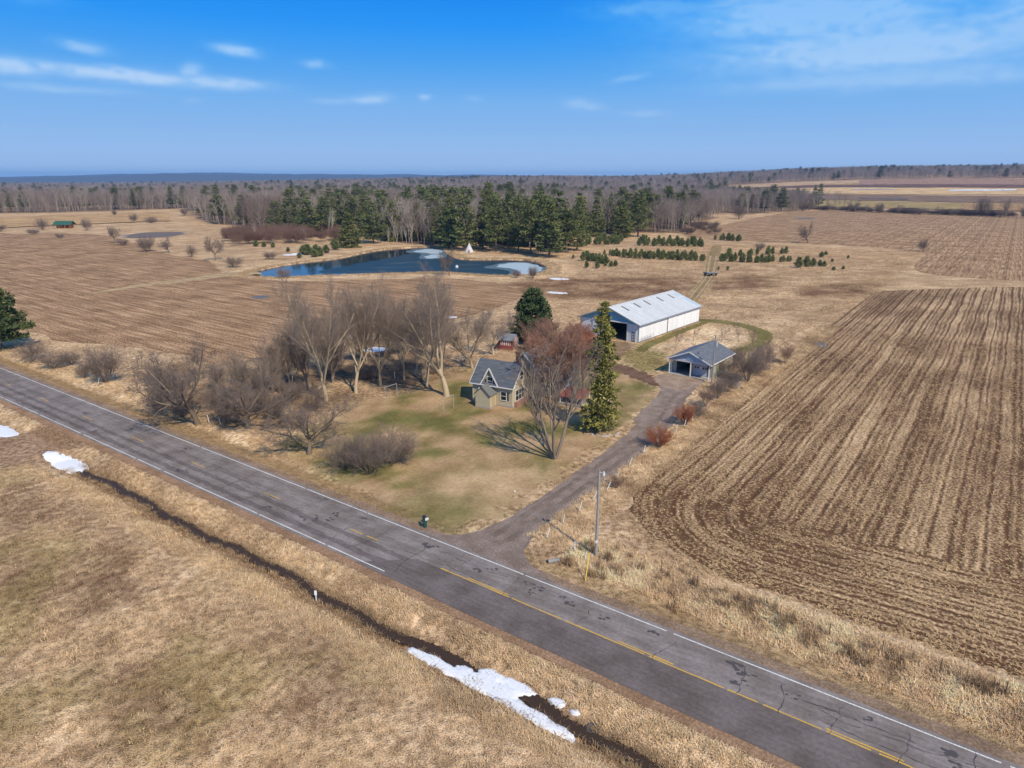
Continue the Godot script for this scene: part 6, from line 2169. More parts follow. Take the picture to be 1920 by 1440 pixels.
		tree("cone%d" % (i % 2) if i in [11, 13, 29, 30] else "pine%d" % (i % 6), "pine_tree", l, "tree", q[0], q[1], q[2], q[3] * 0.95, i * 1.37, "pines behind the pond")
	# juniper clumps left of the pond
	for q in [[-97.9, -331.1, 5.5, 7.2], [-90.7, -326.4, 4.5, 7.1], [-92.0, -321.8, 3.9, 6.0], [-91.5, -340.9, 4.1, 6.9], [-90.7, -356.8, 4.9, 7.3], [-138.1, -374.1, 3.4, 5.8], [-132.8, -371.1, 3.1, 5.1], [-126.9, -368.2, 2.8, 4.0], [-112.0, -346.1, 2.4, 3.2], [-98.2, -318.8, 2.5, 3.0], [-96.1, -374.1, 4.0, 7.5], [-101.0, -335.0, 4.6, 6.0], [-95.0, -336.0, 5.0, 6.6]]:
		tree("young%d" % rng.randi_range(0, 2), "juniper", "dark green juniper on the brown meadow left of the pond" if q[0] > -104.0 else "small juniper of the scattered group far left of the pond", "bush", q[0], q[1], q[2], q[3], rnd(0, 6), "junipers left of the pond", ["trunk", "foliage"])
	# planted rows of young cedars: from, to, count, depth, height
	var rows := [[[45.0, -334.0], [54.0, -317.5], 12, 3.0, 3.8, "young cedar in the long dense row left of the grass track"], [[54.0, -317.5], [85.0, -305.0], 26, 2.0, 3.7, "young cedar in the long dense row left of the grass track"], [[50.0, -329.0], [84.0, -313.0], 22, 3.0, 3.9, "young cedar in the long dense row left of the grass track"], [[34.0, -317.0], [40.5, -297.0], 12, 2.5, 3.6, "young cedar in the short row at the plantation's left end"], [[41.0, -386.0], [60.0, -386.0], 14, 5.0, 4.6, "young cedar in the thick patch against the pines"], [[42.0, -404.0], [64.0, -404.0], 14, 9.0, 5.0, "young cedar in the thick patch against the pines"], [[69.0, -379.0], [104.0, -371.0], 22, 3.0, 4.4, "young cedar in the far row left of the grass track"], [[72.0, -392.0], [104.0, -384.0], 16, 5.0, 4.8, "young cedar in the far row left of the grass track"], [[91.5, -305.0], [109.0, -299.0], 15, 2.5, 4.2, "young cedar in the row right of the grass track"], [[109.0, -300.0], [123.0, -305.0], 8, 2.5, 3.6, "young cedar in the row right of the grass track"], [[98.0, -322.0], [134.0, -338.0], 13, 4.0, 4.0, "young cedar in the back row right of the grass track"], [[122.0, -415.0], [133.0, -404.0], 9, 3.0, 4.6, "young cedar of the small far clump right of the track"]]
	for r in rows:
		for i in r[2]:
			var f: float = (i + rnd(0.2, 0.8)) / float(r[2])
			var x: float = lerpf(r[0][0], r[1][0], f) + rnd(-1, 1) * r[3] * 0.5
			var z: float = lerpf(r[0][1], r[1][1], f) + rnd(-1, 1) * r[3] * 0.5
			var h: float = r[4] * rnd(0.65, 1.15)
			tree("young%d" % (i % 3), "young_cedar", r[5], "bush", x, z, h, h * rnd(0.62, 0.8), rnd(0, 6), "young cedars of the plantation", ["trunk", "foliage"])
	for q in [[31.6, -306.7, 4.4, 3.3], [33.9, -308.8, 3.3, 3.3], [35.8, -304.7, 4.0, 3.8], [37.7, -296.7, 3.6, 4.1], [40.2, -294.8, 3.4, 4.1], [30.6, -282.0, 3.0, 2.6], [34.8, -280.3, 3.0, 2.6], [39.0, -287.4, 2.0, 1.8], [41.2, -285.6, 2.6, 2.7], [43.2, -287.4, 2.6, 2.7], [82.7, -275.2, 1.5, 1.1], [85.8, -273.5, 1.9, 1.5], [117.5, -282.0, 4.8, 4.3], [122.3, -285.6, 4.8, 4.0], [124.9, -285.6, 3.9, 3.5], [128.6, -287.4, 2.9, 2.7], [129.6, -285.6, 2.6, 2.7], [140.6, -302.6, 1.6, 1.6], [153.5, -315.2, 1.7, 1.5], [128.1, -273.5, 1.7, 2.1], [133.5, -276.8, 1.5, 1.9], [144.2, -321.8, 2.7, 3.0], [150.3, -331.1, 2.0, 2.6], [28.0, -316.0, 2.0, 1.8]]:
		var l := "small cedar standing singly in the grass right of the plantation"
		if q[0] < 38.5:
			l = "small cedar standing singly at the plantation's left end"
		elif q[0] < 50.0:
			l = "small cedar in front of the plantation's long row"
		elif q[0] < 90.0:
			l = "tiny cedar beside the grey wagon"
		tree("young%d" % rng.randi_range(0, 2), "young_cedar", l, "bush", q[0], q[1], q[2], q[3], rnd(0, 6), "single young cedars", ["trunk", "foliage"])


# ---------------------------------------------------------------- the woods
func wood_tree(key: String, h: float, q: Dictionary) -> void:
	var m := MB.new()
	q.merge({"wob": 0.11, "limb_r": 0.05, "twig_r": 0.024, "up": [0.02, 0.45, 0.3], "from": [0.35, 0.2], "ang": [34.0, 38.0], "ratio": [0.32, 0.55], "n": [15, 5], "trunk": 0.93})
	grow(m, m, Vector3(0, -0.2, 0), Vector3.UP, h * q.trunk, h * 0.0065 + 0.02, 0, q)
	measured(key, [m.mesh(vmat("bark", 0.95))])


func one_piece(key: String, from: String) -> void:
	var m := MB.new()
	for part in sizes[from][0]:
		var a: Array = part.surface_get_arrays(0)
		var o := MB.new()
		o.v = a[Mesh.ARRAY_VERTEX]
		o.n = a[Mesh.ARRAY_NORMAL]
		o.c = a[Mesh.ARRAY_COLOR]
		o.u = a[Mesh.ARRAY_TEX_UV]
		o.ix = a[Mesh.ARRAY_INDEX]
		m.append(o, Transform3D.IDENTITY)
	measured(key, [m.mesh(vmat("needles", 0.85, 0.25))])


func build_woods() -> void:
	var pale := {"bark": Color(0.50, 0.44, 0.38), "bark2": Color(0.44, 0.375, 0.325), "twig": Color(0.37, 0.305, 0.265), "n": [22, 7], "ang": [30.0, 36.0], "from": [0.38, 0.15]}
	var grey := {"bark": Color(0.36, 0.31, 0.265), "bark2": Color(0.30, 0.25, 0.215), "twig": Color(0.275, 0.22, 0.19), "n": [22, 7], "from": [0.3, 0.15]}
	var brown := {"bark": Color(0.26, 0.205, 0.175), "bark2": Color(0.225, 0.17, 0.148), "twig": Color(0.22, 0.158, 0.138), "n": [22, 7], "ratio": [0.38, 0.55], "ang": [46.0, 42.0], "from": [0.24, 0.15]}
	for k in 2:
		wood_tree("pale%d" % k, 19.0, pale.duplicate())
		wood_tree("ashen%d" % k, 19.0, grey.duplicate())
		wood_tree("brown%d" % k, 17.0, brown.duplicate())
	one_piece("far_pine0", "pine1")
	one_piece("far_pine1", "pine3")
	var kinds := ["pale0", "pale1", "ashen0", "ashen1", "brown0", "brown1"]
	var spots := []
	# in three depths: every tree, then wider ones further apart
	for band in [[360.0, 700.0, 5.2, 1.0], [700.0, 1350.0, 6.4, 1.0], [1350.0, 3000.0, 14.5, 1.35], [3000.0, 5200.0, 30.0, 2.0]]:
		var g: float = band[2]
		var reach: float = band[1] * 0.74
		var z: float = -band[0] * 0.70
		while z > -band[1]:
			var half := minf(-z * 0.98 + 60.0, reach)
			var x := -half
			while x < half:
				var px := x + rnd(-0.5, 0.5) * g
				var pz := z + rnd(-0.5, 0.5) * g
				x += g
				var d := sqrt(px * px + pz * pz)
				if d < band[0] or d >= band[1] or wooded(px, pz) <= 0.0:
					continue
				spots.append([d, px, pz, band[3]])
			z -= g
	spots.sort_custom(func(a, b): return a[0] < b[0] if a[0] != b[0] else a[1] < b[1])
	var places := {}
	var tints := {}
	for k in kinds + ["far_pine0", "far_pine1"]:
		places[k] = []
		tints[k] = []
	var made := 0
	for q in spots:
		var x: float = q[1]
		var z: float = q[2]
		var tone := n_a.get_noise_2d(x / 130.0, z / 110.0) + 0.6 * n_a.get_noise_2d(x / 45.0 + 9.0, z / 40.0)
		var k: String
		var conifer := n_a.get_noise_2d(x / 160.0 + 33.0, z / 160.0) * 0.12 + (0.025 if q[0] > 520.0 else 0.015) + (0.05 if x < -120.0 and x > -420.0 and q[0] > 950.0 else 0.0)
		if rnd() < conifer and q[0] > 460.0:
			k = "far_pine%d" % rng.randi_range(0, 1)
		elif tone + rnd(-0.45, 0.45) > 0.12:
			k = "pale%d" % rng.randi_range(0, 1)
		elif tone + rnd(-0.45, 0.45) > -0.25:
			k = "ashen%d" % rng.randi_range(0, 1)
		else:
			k = "brown%d" % rng.randi_range(0, 1)
		var h := (rnd(19.0, 26.0) if q[0] < 1000.0 else rnd(15.0, 22.0)) * (1.0 + 0.16 * n_a.get_noise_2d(x / 200.0, z / 200.0))
		if k.begins_with("far"):
			h *= rnd(0.95, 1.2)
		var w: float = h * rnd(0.34, 0.5) * q[3]
		if k.begins_with("far"):
			w = h * rnd(0.5, 0.66) * minf(q[3], 1.4)
		if made < 290 and not k.begins_with("far") and absf(rad_to_deg(atan2(x, -z))) < 37.0:
			made += 1
			var az := rad_to_deg(atan2(x, -z))
			var where := "at the wood's edge behind the pond" if az < -3.0 and az > -12.5 else "in the wood behind the tipi's pines" if az <= 4.0 and az > -12.5 else "in the wood behind the young cedars" if az > 4.0 else "at the wood's edge left of the pine belt"
			var l: String = ("tall " if h > 22.5 else "lower ") + {"p": "slim pale grey bare tree ", "a": "slim grey bare tree ", "b": "brown twiggy bare tree "}[k[0]] + where
			tree(k, "bare_tree", l, "tree", x, z, h, w, rnd(0, TAU), l)
			continue
		var sc: Array = sizes[k]
		var t := Transform3D(Basis(Vector3.UP, rnd(0, TAU)).scaled(Vector3(w / sc[2], h / sc[1], w / sc[2])), Vector3(x, height(x, z) - 0.2, z))
		places[k].append(t)
		var b := rnd(0.68, 1.0)
		tints[k].append(Color(b * rnd(0.97, 1.05), b, b * rnd(0.95, 1.05)))
	for k in places:
		stuff("conifer_forest" if k.begins_with("far") else "bare_forest", sizes[k][0][0], places[k], tints[k], "scattered dark pines deep in the bare woods" if k.begins_with("far") else "leafless grey brown woods stretching to the horizon")
	# leaning white birch stems before the wood left of the pines
	for i in 16:
		var q: Array = [[-112.0, -424.0, 21.0, 0.2], [-110.5, -425.0, 20.0, 0.34], [-84.0, -420.0, 16.0, -0.08], [-82.0, -421.5, 17.0, 0.06], [-80.0, -419.0, 16.0, 0.02], [-78.0, -422.0, 15.0, -0.04], [-145.0, -395.0, 12.0, 0.05], [-118.0, -402.0, 9.0, 0.1], [-170.0, -440.0, 12.0, 0.0], [-178.0, -446.0, 12.0, 0.06], [-60.0, -383.0, 13.0, 0.02], [-57.5, -380.0, 12.0, -0.03], [-63.0, -381.0, 13.0, 0.05], [-65.5, -384.0, 12.0, -0.05], [-55.0, -383.0, 13.0, 0.03], [-68.0, -381.0, 11.0, 0.02]][i]
		var o := tree("pale%d" % (i % 2), "birch_tree", ["leaning white birch pair member left of the pine belt", "white birch of the small stand on the pond's far shore"][0 if i < 2 else 1] if i < 2 or i > 9 else "white birch among the pines and red brush left of the pond", "tree", q[0], q[1], q[2], 4.0, i * 1.3, "white birches round the pond")
		o.rotation.z = -q[3]
	# the red brown brush before the wood on the left
	var pl := []
	var ti := []
	for i in 90:
		var az := deg_to_rad(rnd(-22.5, -12.8))
		var d := rnd(405, 470)
		var s := rnd(0.6, 1.15)
		pl.append(Transform3D(Basis(Vector3.UP, rnd(0, TAU)).scaled(Vector3(s * 1.3, s, s * 1.3)), Vector3(sin(az) * d, 0, -cos(az) * d)))
		var b := rnd(0.75, 1.05)
		ti.append(Color(b * 1.0, b * 0.98, b * 0.98))
	stuff("brushwood", sizes["tan_shrub"][0][1], pl, ti, "dense red brown brush before the wood left of the pond")
	pl = []
	ti = []
	for i in 40:
		var az := deg_to_rad(rnd(-5.6, -4.2)) if i < 14 else deg_to_rad(rnd(12.8, 16.5))
		var d := rnd(372, 392) if i < 14 else rnd(470, 560)
		var s := rnd(0.5, 0.9)
		pl.append(Transform3D(Basis(Vector3.UP, rnd(0, TAU)).scaled(Vector3(s * 1.3, s, s * 1.3)), Vector3(sin(az) * d, 0, -cos(az) * d)))
		ti.append(Color(0.7, 0.66, 0.66) * rnd(0.8, 1.1))
	stuff("brushwood", sizes["shrub1"][0][1], pl, ti, "dark brush at the foot of the woods")
	pl = []
	ti = []
	var line := [[338.0, -838.0], [375.0, -800.0], [405.0, -752.0], [420.0, -735.0], [450.0, -700.0], [475.0, -670.0], [520.0, -640.0]]
	for i in 150:
		var f := pow(rnd(), 0.8) * 5.99
		var a: Array = line[int(f)]
		var b: Array = line[int(f) + 1]
		var s := rnd(0.4, 1.1)
		pl.append(Transform3D(Basis(Vector3.UP, rnd(0, TAU)).scaled(Vector3(s * 1.6, s, s * 1.6)), Vector3(lerpf(a[0], b[0], f - int(f)) + rnd(-4, 4), 0, lerpf(a[1], b[1], f - int(f)) + rnd(-4, 4))))
		ti.append(Color(0.85, 0.8, 0.8) * rnd(0.7, 1.1))
	stuff("brushwood", sizes["shrub2"][0][1], pl, ti, "low dark brush along the far hedgerow")


# ---------------------------------------------------------------- things by the road and in the yard
func white_post(label: String, x: float, z: float, h: float, lean: float, lean_to: float, group: String, w := 0.1, called := "fence_post", category := "post") -> void:
	var o := thing(called, label, category, Vector3(x, height(x, z) - 0.05, z), 0.0, group)
	var d := Vector3(sin(lean) * cos(lean_to), cos(lean), sin(lean) * sin(lean_to))
	var m := MB.new()
	m.tube(Vector3.ZERO, d * h * 0.22, w * 0.62, w * 0.6, 7, Color(0.30, 0.26, 0.20))
	put("weathered_foot", m.mesh(vmat("post_wood", 0.9)), o)
	m = MB.new()
	m.tube(d * h * 0.22, d * h, w * 0.6, w * 0.52, 7, Color(0.66, 0.65, 0.61))
	put("shaft", m.mesh(vmat("post_wood", 0.9)), o)


func build_roadside_things() -> void:
	# old white fence posts up the lane; they lean every which way
	var fence := [[3.5, -61.7, 1.35, 0.22, "first leaning white fence post at the lane's mouth"], [5.4, -64.9, 1.15, 0.12, "second white fence post up the lane from the highway"], [7.3, -67.6, 1.3, 0.3, "third white fence post up the lane, leaning right"], [9.1, -70.2, 1.25, 0.42, "fourth white fence post up the lane, just left of the light pole"], [11.0, -72.8, 1.3, 0.45, "fifth white fence post up the lane, just past the light pole's top"], [12.6, -75.8, 1.2, 0.3, "sixth white fence post up the lane, by a small weedy bush"], [14.8, -79.9, 1.3, 0.35, "seventh white fence post up the lane"], [17.4, -84.3, 1.2, 0.3, "eighth white fence post, left of the brownish red bush"], [23.4, -91.8, 1.35, 0.3, "ninth white fence post, between the two red bushes"], [25.2, -94.0, 1.5, 0.2, "tenth white fence post, in front of the bright red bush"], [27.0, -96.6, 1.5, 0.15, "eleventh white fence post, right of the bright red bush"], [33.8, -108.8, 1.6, 0.25, "last white fence post, near the rail fence by the garage"]]
	for q in fence:
		white_post(q[4], q[0], q[1], q[2], q[3], -0.4, "white fence posts along the lane")
	white_post("white marker post on the corner, left of the light pole", 6.1, -59.4, 1.15, 0.03, 0.0, "white posts on the corner", 0.11)
	white_post("short white post on the corner beside the yellow guy guard", 7.0, -57.7, 0.95, 0.05, 0.0, "white posts on the corner", 0.12)
	white_post("left of the two white marker posts under the big apple tree", -45.0, -95.6, 1.6, 0.12, 2.6, "white posts under the apple tree", 0.1)
	white_post("right of the two white marker posts under the big apple tree", -42.9, -94.6, 1.5, 0.1, 2.6, "white posts under the apple tree", 0.1)
	white_post("white stake in front of the tall grey bush on the left", -73.3, -115.6, 1.7, 0.3, 0.0, "", 0.1)
	white_post("left of the three white stakes behind the clothes line", -21.3, -119.0, 1.6, 0.02, 0.0, "white stakes behind the clothes line", 0.1)
	white_post("middle of the three white stakes behind the clothes line", -18.0, -121.6, 1.3, 0.02, 0.0, "white stakes behind the clothes line", 0.09)
	white_post("right of the three white stakes behind the clothes line", -16.6, -121.2, 1.2, 0.02, 0.0, "white stakes behind the clothes line", 0.09)
	# reflector post in the near ditch
	var o := thing("marker_post", "grey marker post with a white reflector standing in the near ditch", "post", Vector3(-17.3, height(-17.3, -52.3), -52.3), 0.0)
	var m := MB.new()
	m.box(Vector3(-0.05, 0, -0.03), Vector3(0.05, 1.25, 0.03))
	put("post", m.mesh(mat("pale_metal", 0.6, 0.62, 0.64, 0.5)), o)
	m = MB.new()
	m.box(Vector3(-0.11, 0.85, 0.031), Vector3(0.11, 1.3, 0.05))
	put("reflector", m.mesh(mat("white_card", 0.8, 0.8, 0.8)), o)
	# thin field fence posts on the right verge
	var rp := [[13.8, -55.5], [16.4, -52.9], [19.3, -50.6], [22.2, -48.6], [25.2, -46.2], [28.3, -44.1], [31.4, -41.9], [34.6, -39.6], [37.8, -37.2]]
	for i in rp.size():
		var q: Array = rp[i]
		o = thing("steel_post", "thin rusty steel fence post in the tall grass along the right stubble field", "post", Vector3(q[0], height(q[0], q[1]), q[1]), 0.0, "steel posts along the right field")
		m = MB.new()
		m.box(Vector3(-0.025, 0, -0.025), Vector3(0.025, 1.35, 0.025))
		put("stake", m.mesh(mat("rusty_steel", 0.10, 0.065, 0.05, 0.7)), o)
		if i:
			m = MB.new()
			for y in [0.5, 0.85, 1.2]:
				m.tube(Vector3(0, y, 0), Vector3(rp[i - 1][0] - q[0], y + height(rp[i - 1][0], rp[i - 1][1]) - height(q[0], q[1]), rp[i - 1][1] - q[1]), 0.006, 0.006, 3)
			put("wire", m.mesh(mat("rusty_steel", 0.10, 0.065, 0.05, 0.7)), o)
	# street light pole on the corner with its guy wire
	o = thing("light_pole", "tall weathered wooden pole with a small lamp and yellow guy guard", "utility pole", Vector3(8.1, height(8.1, -58.3) - 0.1, -58.3))
	var wood := noisy("pole_wood", 0.36, 0.34, 0.32, 0.9, 1.5)
	m = MB.new()
	m.path(PackedVector3Array([Vector3.ZERO, Vector3(0.02, 4.5, 0), Vector3(0.0, 9.2, 0)]), PackedFloat32Array([0.17, 0.14, 0.11]), 10, Color.WHITE, true)
	put("pole", m.mesh(wood), o)
	m = MB.new()
	m.tube(Vector3(0.1, 8.95, 0), Vector3(0.38, 9.05, 0.08), 0.03, 0.03, 6)
	var arm := put("lamp_arm", m.mesh(mat("pale_metal", 0.6, 0.62, 0.64, 0.5)), o)
	m = MB.new()
	m.path(PackedVector3Array([Vector3(0.4, 9.14, 0.08), Vector3(0.4, 9.0, 0.08), Vector3(0.4, 8.88, 0.08), Vector3(0.4, 8.72, 0.08)]), PackedFloat32Array([0.06, 0.12, 0.16, 0.13]), 10, Color.WHITE, true)
	put("lamp_head", m.mesh(mat("pale_metal", 0.6, 0.62, 0.64, 0.5)), arm)
	m = MB.new()
	m.tube(Vector3(0.0, 7.9, 0.0), Vector3(-1.45, 0.0, 4.1), 0.011, 0.011, 4)
	put("guy_wire", m.mesh(mat("dark_metal", 0.10, 0.11, 0.13, 0.5)), o)
	m = MB.new()
	m.tube(Vector3(-1.45, 0.0, 4.1), Vector3(-1.03, 2.3, 2.91), 0.05, 0.05, 7)
	put("guy_guard", m.mesh(mat("guard_yellow", 0.70, 0.48, 0.05, 0.6)), o)
	m = MB.new()
	m.box(Vector3(-0.13, 1.7, 0.13), Vector3(0.13, 2.0, 0.16))
	put("tag", m.mesh(mat("pale_metal", 0.6, 0.62, 0.64, 0.5)), o)
	# green cable marker
	o = thing("cable_marker", "thin green cable marker standing left of the light pole's foot", "marker", Vector3(7.1, height(7.1, -58.7), -58.7))
	m = MB.new()
	m.tube(Vector3.ZERO, Vector3(0, 1.5, 0), 0.05, 0.05, 7)
	put("stake", m.mesh(mat("marker_green", 0.06, 0.16, 0.07, 0.6)), o)
	m = MB.new()
	m.tube(Vector3(0, 1.5, 0), Vector3(0, 1.85, 0), 0.06, 0.05, 7)
	put("cap", m.mesh(mat("marker_lime", 0.35, 0.42, 0.08, 0.6)), o)
	# mailbox
	o = thing("mailbox", "dark green mailbox on a stout green stand by the highway", "mailbox", Vector3(-9.1, 0.0, -64.2), 0.62)
	var teal := mat("mailbox_green", 0.012, 0.075, 0.07, 0.45)
	m = MB.new()
	m.box(Vector3(-0.15, 0, -0.15), Vector3(0.15, 0.98, 0.15))
	put("stand", m.mesh(teal), o)
	m = MB.new()
	var arc := []
	for i in 9:
		var a := PI * i / 8.0
		arc.append(Vector2(cos(a) * 0.17, 1.16 + sin(a) * 0.17))
	arc.append(Vector2(-0.17, 0.99))
	arc.append(Vector2(0.17, 0.99))
	for i in arc.size():
		var a: Vector2 = arc[i]
		var b: Vector2 = arc[(i + 1) % arc.size()]
		m.quad(Vector3(a.x, a.y, 0.42), Vector3(a.x, a.y, -0.26), Vector3(b.x, b.y, -0.26), Vector3(b.x, b.y, 0.42))
		m.tri(Vector3(0, 1.1, 0.42), Vector3(a.x, a.y, 0.42), Vector3(b.x, b.y, 0.42))
		m.tri(Vector3(0, 1.1, -0.26), Vector3(b.x, b.y, -0.26), Vector3(a.x, a.y, -0.26))
	put("box", m.mesh(mat("mailbox_dark", 0.02, 0.03, 0.035, 0.35)), o)
	m = MB.new()
	m.box(Vector3(-0.19, 1.0, 0.425), Vector3(0.19, 1.3, 0.445))
	put("door", m.mesh(mat("pale_metal", 0.6, 0.62, 0.64, 0.5)), o)
	m = MB.new()
	m.box(Vector3(0.175, 1.15, -0.05), Vector3(0.19, 1.4, 0.0))
	put("flag", m.mesh(mat("shed_red", 0.30, 0.07, 0.06, 0.8)), o)
	m = MB.new()
	m.box(Vector3(-0.34, 0.72, -0.22), Vector3(-0.16, 0.9, 0.36))
	put("paper_tube", m.mesh(teal), o)
	# tyre in the near ditch
	o = thing("tyre", "worn black tyre lying in the near ditch past the long snow patch", "tyre", Vector3(5.5, height(5.5, -37.7) + 0.14, -37.7), 0.4)
	o.rotation.x = 0.18
	m = MB.new()
	for i in 28:
		var a := TAU * i / 28
		var b := TAU * (i + 1) / 28
		for j in 10:
			var c := TAU * j / 10
			var d := TAU * (j + 1) / 10
			m.quad(torus(a, c), torus(a, d), torus(b, d), torus(b, c))
	put("tread", m.mesh(mat("worn_rubber", 0.06, 0.058, 0.056, 0.85)), o)
	m = MB.new()
	m.path(PackedVector3Array([Vector3(0, -0.09, 0), Vector3(0, 0.07, 0)]), PackedFloat32Array([0.27, 0.27]), 20, Color.WHITE)
	put("rim", m.mesh(mat("rubber", 0.03, 0.03, 0.032, 0.8)), o)
	# culvert end at the mouth of the lane
	o = thing("culvert", "short grey culvert pipe end in the grass at the lane's mouth", "pipe", Vector3(4.0, height(4.0, -57.4) + 0.16, -57.4), 0.25)
	m = MB.new()
	for i in 6:
		m.path(PackedVector3Array([Vector3(-0.6 + i * 0.2, 0, 0), Vector3(-0.5 + i * 0.2, 0, 0), Vector3(-0.4 + i * 0.2, 0, 0)]), PackedFloat32Array([0.21, 0.235, 0.21]), 14, Color.WHITE)
	put("pipe", m.mesh(mat("dull_pipe", 0.24, 0.23, 0.22, 0.7)), o)
	m = MB.new()
	m.path(PackedVector3Array([Vector3(-0.61, 0, 0), Vector3(0.61, 0, 0)]), PackedFloat32Array([0.195, 0.195]), 14, Color.WHITE, true)
	put("dark_bore", m.mesh(mat("rubber", 0.03, 0.03, 0.032, 0.8)), o)
	# bits of litter
	for q in [[-16.2, -50.9, 0.3, "white scrap lying by the marker post in the ditch grass"], [0.4, -72.6, 0.22, "tiny white scrap on the front lawn"], [-4.0, -31.6, 0.2, "tiny white scrap at the bottom of the near pasture"]]:
		o = put("litter", scrap(q[2]))
		tag(o, q[3], "litter")
		o.position = Vector3(q[0], height(q[0], q[1]) + 0.06, q[1])


func torus(a: float, c: float) -> Vector3:
	var r := 0.37 + 0.12 * cos(c)
	return Vector3(cos(a) * r, 0.11 * sin(c), sin(a) * r)


func scrap(r: float) -> ArrayMesh:
	var m := MB.new()
	for i in 5:
		var a := rnd(0, TAU)
		m.tri(Vector3(0, 0.05, 0), Vector3(cos(a) * r, 0.0, sin(a) * r), Vector3(cos(a + 1.2) * r * 0.8, 0.1, sin(a + 1.2) * r * 0.8))
	return m.mesh(mat("white_card", 0.8, 0.8, 0.8))


func build_yard_things() -> void:
	var metal := mat("dull_metal", 0.40, 0.41, 0.42, 0.6)
	for q in [[-20.9, -107.2, -19.3, -109.3, "left clothes line frame of grey pipe on the lawn"], [-10.7, -101.3, -9.3, -103.1, "right clothes line frame of grey pipe on the lawn near the house"]]:
		var o := thing("clothes_line_frame", q[4], "clothes line", Vector3(q[0], 0, q[1]), 0.0, "clothes line frames")
		var d := Vector3(q[2] - q[0], 0, q[3] - q[1])
		for k in 2:
			var m := MB.new()
			m.tube(d * k, d * k + Vector3.UP * 2.2, 0.035, 0.035, 7)
			put("upright", m.mesh(metal), o)
		var b := MB.new()
		b.tube(Vector3.UP * 2.2, d + Vector3.UP * 2.2, 0.035, 0.035, 7)
		put("crossbar", b.mesh(metal), o)
	# pole with transformer beside the garage
	var o := thing("utility_pole", "grey utility pole with a transformer can beside the garage's front corner", "utility pole", Vector3(35.6, 0, -116.6))
	var m := MB.new()
	m.path(PackedVector3Array([Vector3.ZERO, Vector3(0.02, 4.5, 0), Vector3(0.0, 8.9, 0)]), PackedFloat32Array([0.16, 0.13, 0.10]), 10, Color.WHITE, true)
	put("pole", m.mesh(noisy("pole_wood", 0.36, 0.34, 0.32, 0.9, 1.5)), o)
	m = MB.new()
	m.tube(Vector3(0.25, 6.9, 0.08), Vector3(0.25, 7.7, 0.08), 0.2, 0.2, 12)
	m.tube(Vector3(0.25, 7.7, 0.08), Vector3(0.25, 7.9, 0.08), 0.06, 0.04, 8)
	put("transformer", m.mesh(metal), o)
	m = MB.new()
	m.tube(Vector3(0.11, 0.1, 0.1), Vector3(0.08, 6.8, 0.08), 0.03, 0.03, 6)
	put("conduit", m.mesh(mat("dark_metal", 0.10, 0.11, 0.13, 0.5)), o)
	# white rail fence right of the garage
	o = thing("rail_fence", "white three-rail fence panel beside the garage pole", "fence", Vector3(36.2, 0, -116.2))
	var white := mat("old_white", 0.62, 0.61, 0.57, 0.8)
	for k in 3:
		m = MB.new()
		m.beam(Vector3(0, 0.35 + 0.42 * k, 0), Vector3(3.3, 0.3 + 0.42 * k, 2.9), 0.05, 0.14)
		put("rail", m.mesh(white), o)
	for k in 3:
		m = MB.new()
		m.box(Vector3(1.62 * k - 0.06, 0, 1.42 * k - 0.16), Vector3(1.62 * k + 0.06, 1.4, 1.42 * k - 0.04))
		put("post", m.mesh(white), o)
	# grey rails behind the garage
	o = thing("rail_fence", "low grey board fence behind the garage's back corner", "fence", Vector3(42.8, 0, -127.0))
	for k in 2:
		m = MB.new()
		m.beam(Vector3(0, 0.5 + 0.5 * k, 0), Vector3(6.4, 0.45 + 0.5 * k, 1.8), 0.05, 0.15)
		put("rail", m.mesh(noisy("old_board", 0.30, 0.27, 0.23, 0.9, 2.0)), o)
	for k in 4:
		m = MB.new()
		m.box(Vector3(2.1 * k - 0.06, 0, 0.59 * k - 0.16), Vector3(2.1 * k + 0.06, 1.25, 0.59 * k - 0.04))
		put("post", m.mesh(noisy("old_board", 0.30, 0.27, 0.23, 0.9, 2.0)), o)
	# field stones round the spruce's foot
	for i in 18:
		var a := lerpf(0.2, 2.7, (i + rnd(0, 0.8)) / 18.0)
		var r := rnd(1.6, 2.9)
		m = MB.new()
		var s := rnd(0.16, 0.38)
		var pts := []
		for j in 9:
			pts.append(Vector3(rnd(-1, 1), rnd(-0.3, 0.8), rnd(-1, 1)).normalized() * s * rnd(0.8, 1.1))
		for j in 7:
			var b := TAU * j / 7
			var c := TAU * (j + 1) / 7
			var lo := Vector3(cos(b) * s, 0, sin(b) * s * 0.8)
			var lo2 := Vector3(cos(c) * s, 0, sin(c) * s * 0.8)
			var hi := Vector3(cos(b) * s * 0.6, s * 0.6, sin(b) * s * 0.5)
			var hi2 := Vector3(cos(c) * s * 0.6, s * 0.6, sin(c) * s * 0.5)
			m.quad(lo2, lo, hi, hi2)
			m.tri(hi2, hi, Vector3(0.02, s * 0.75, 0))
		o = put("field_stone", m.mesh(noisy("field_stone", 0.42, 0.37, 0.32, 0.9, 1.0)))
		tag(o, "pale field stone in the heap round the tall spruce's foot", "stone", "stones round the spruce")
		o.position = Vector3(13.2 + cos(a) * r * 0.9, 0.0, -92.0 + sin(a) * r * 0.55)
		o.rotation.y = rnd(0, 6)
	# white float on the pond
	o = thing("pond_float", "small white float on the ice of the pond", "float", Vector3(-23.0, -0.4, -286.0))
	m = MB.new()
	m.path(PackedVector3Array([Vector3(0, 0, 0), Vector3(0, 0.35, 0), Vector3(0, 0.7, 0), Vector3(0, 0.95, 0)]), PackedFloat32Array([0.5, 0.72, 0.6, 0.25]), 12, Color.WHITE, true)
	put("hull", m.mesh(mat("white_card", 0.8, 0.8, 0.8)), o)
	m = MB.new()
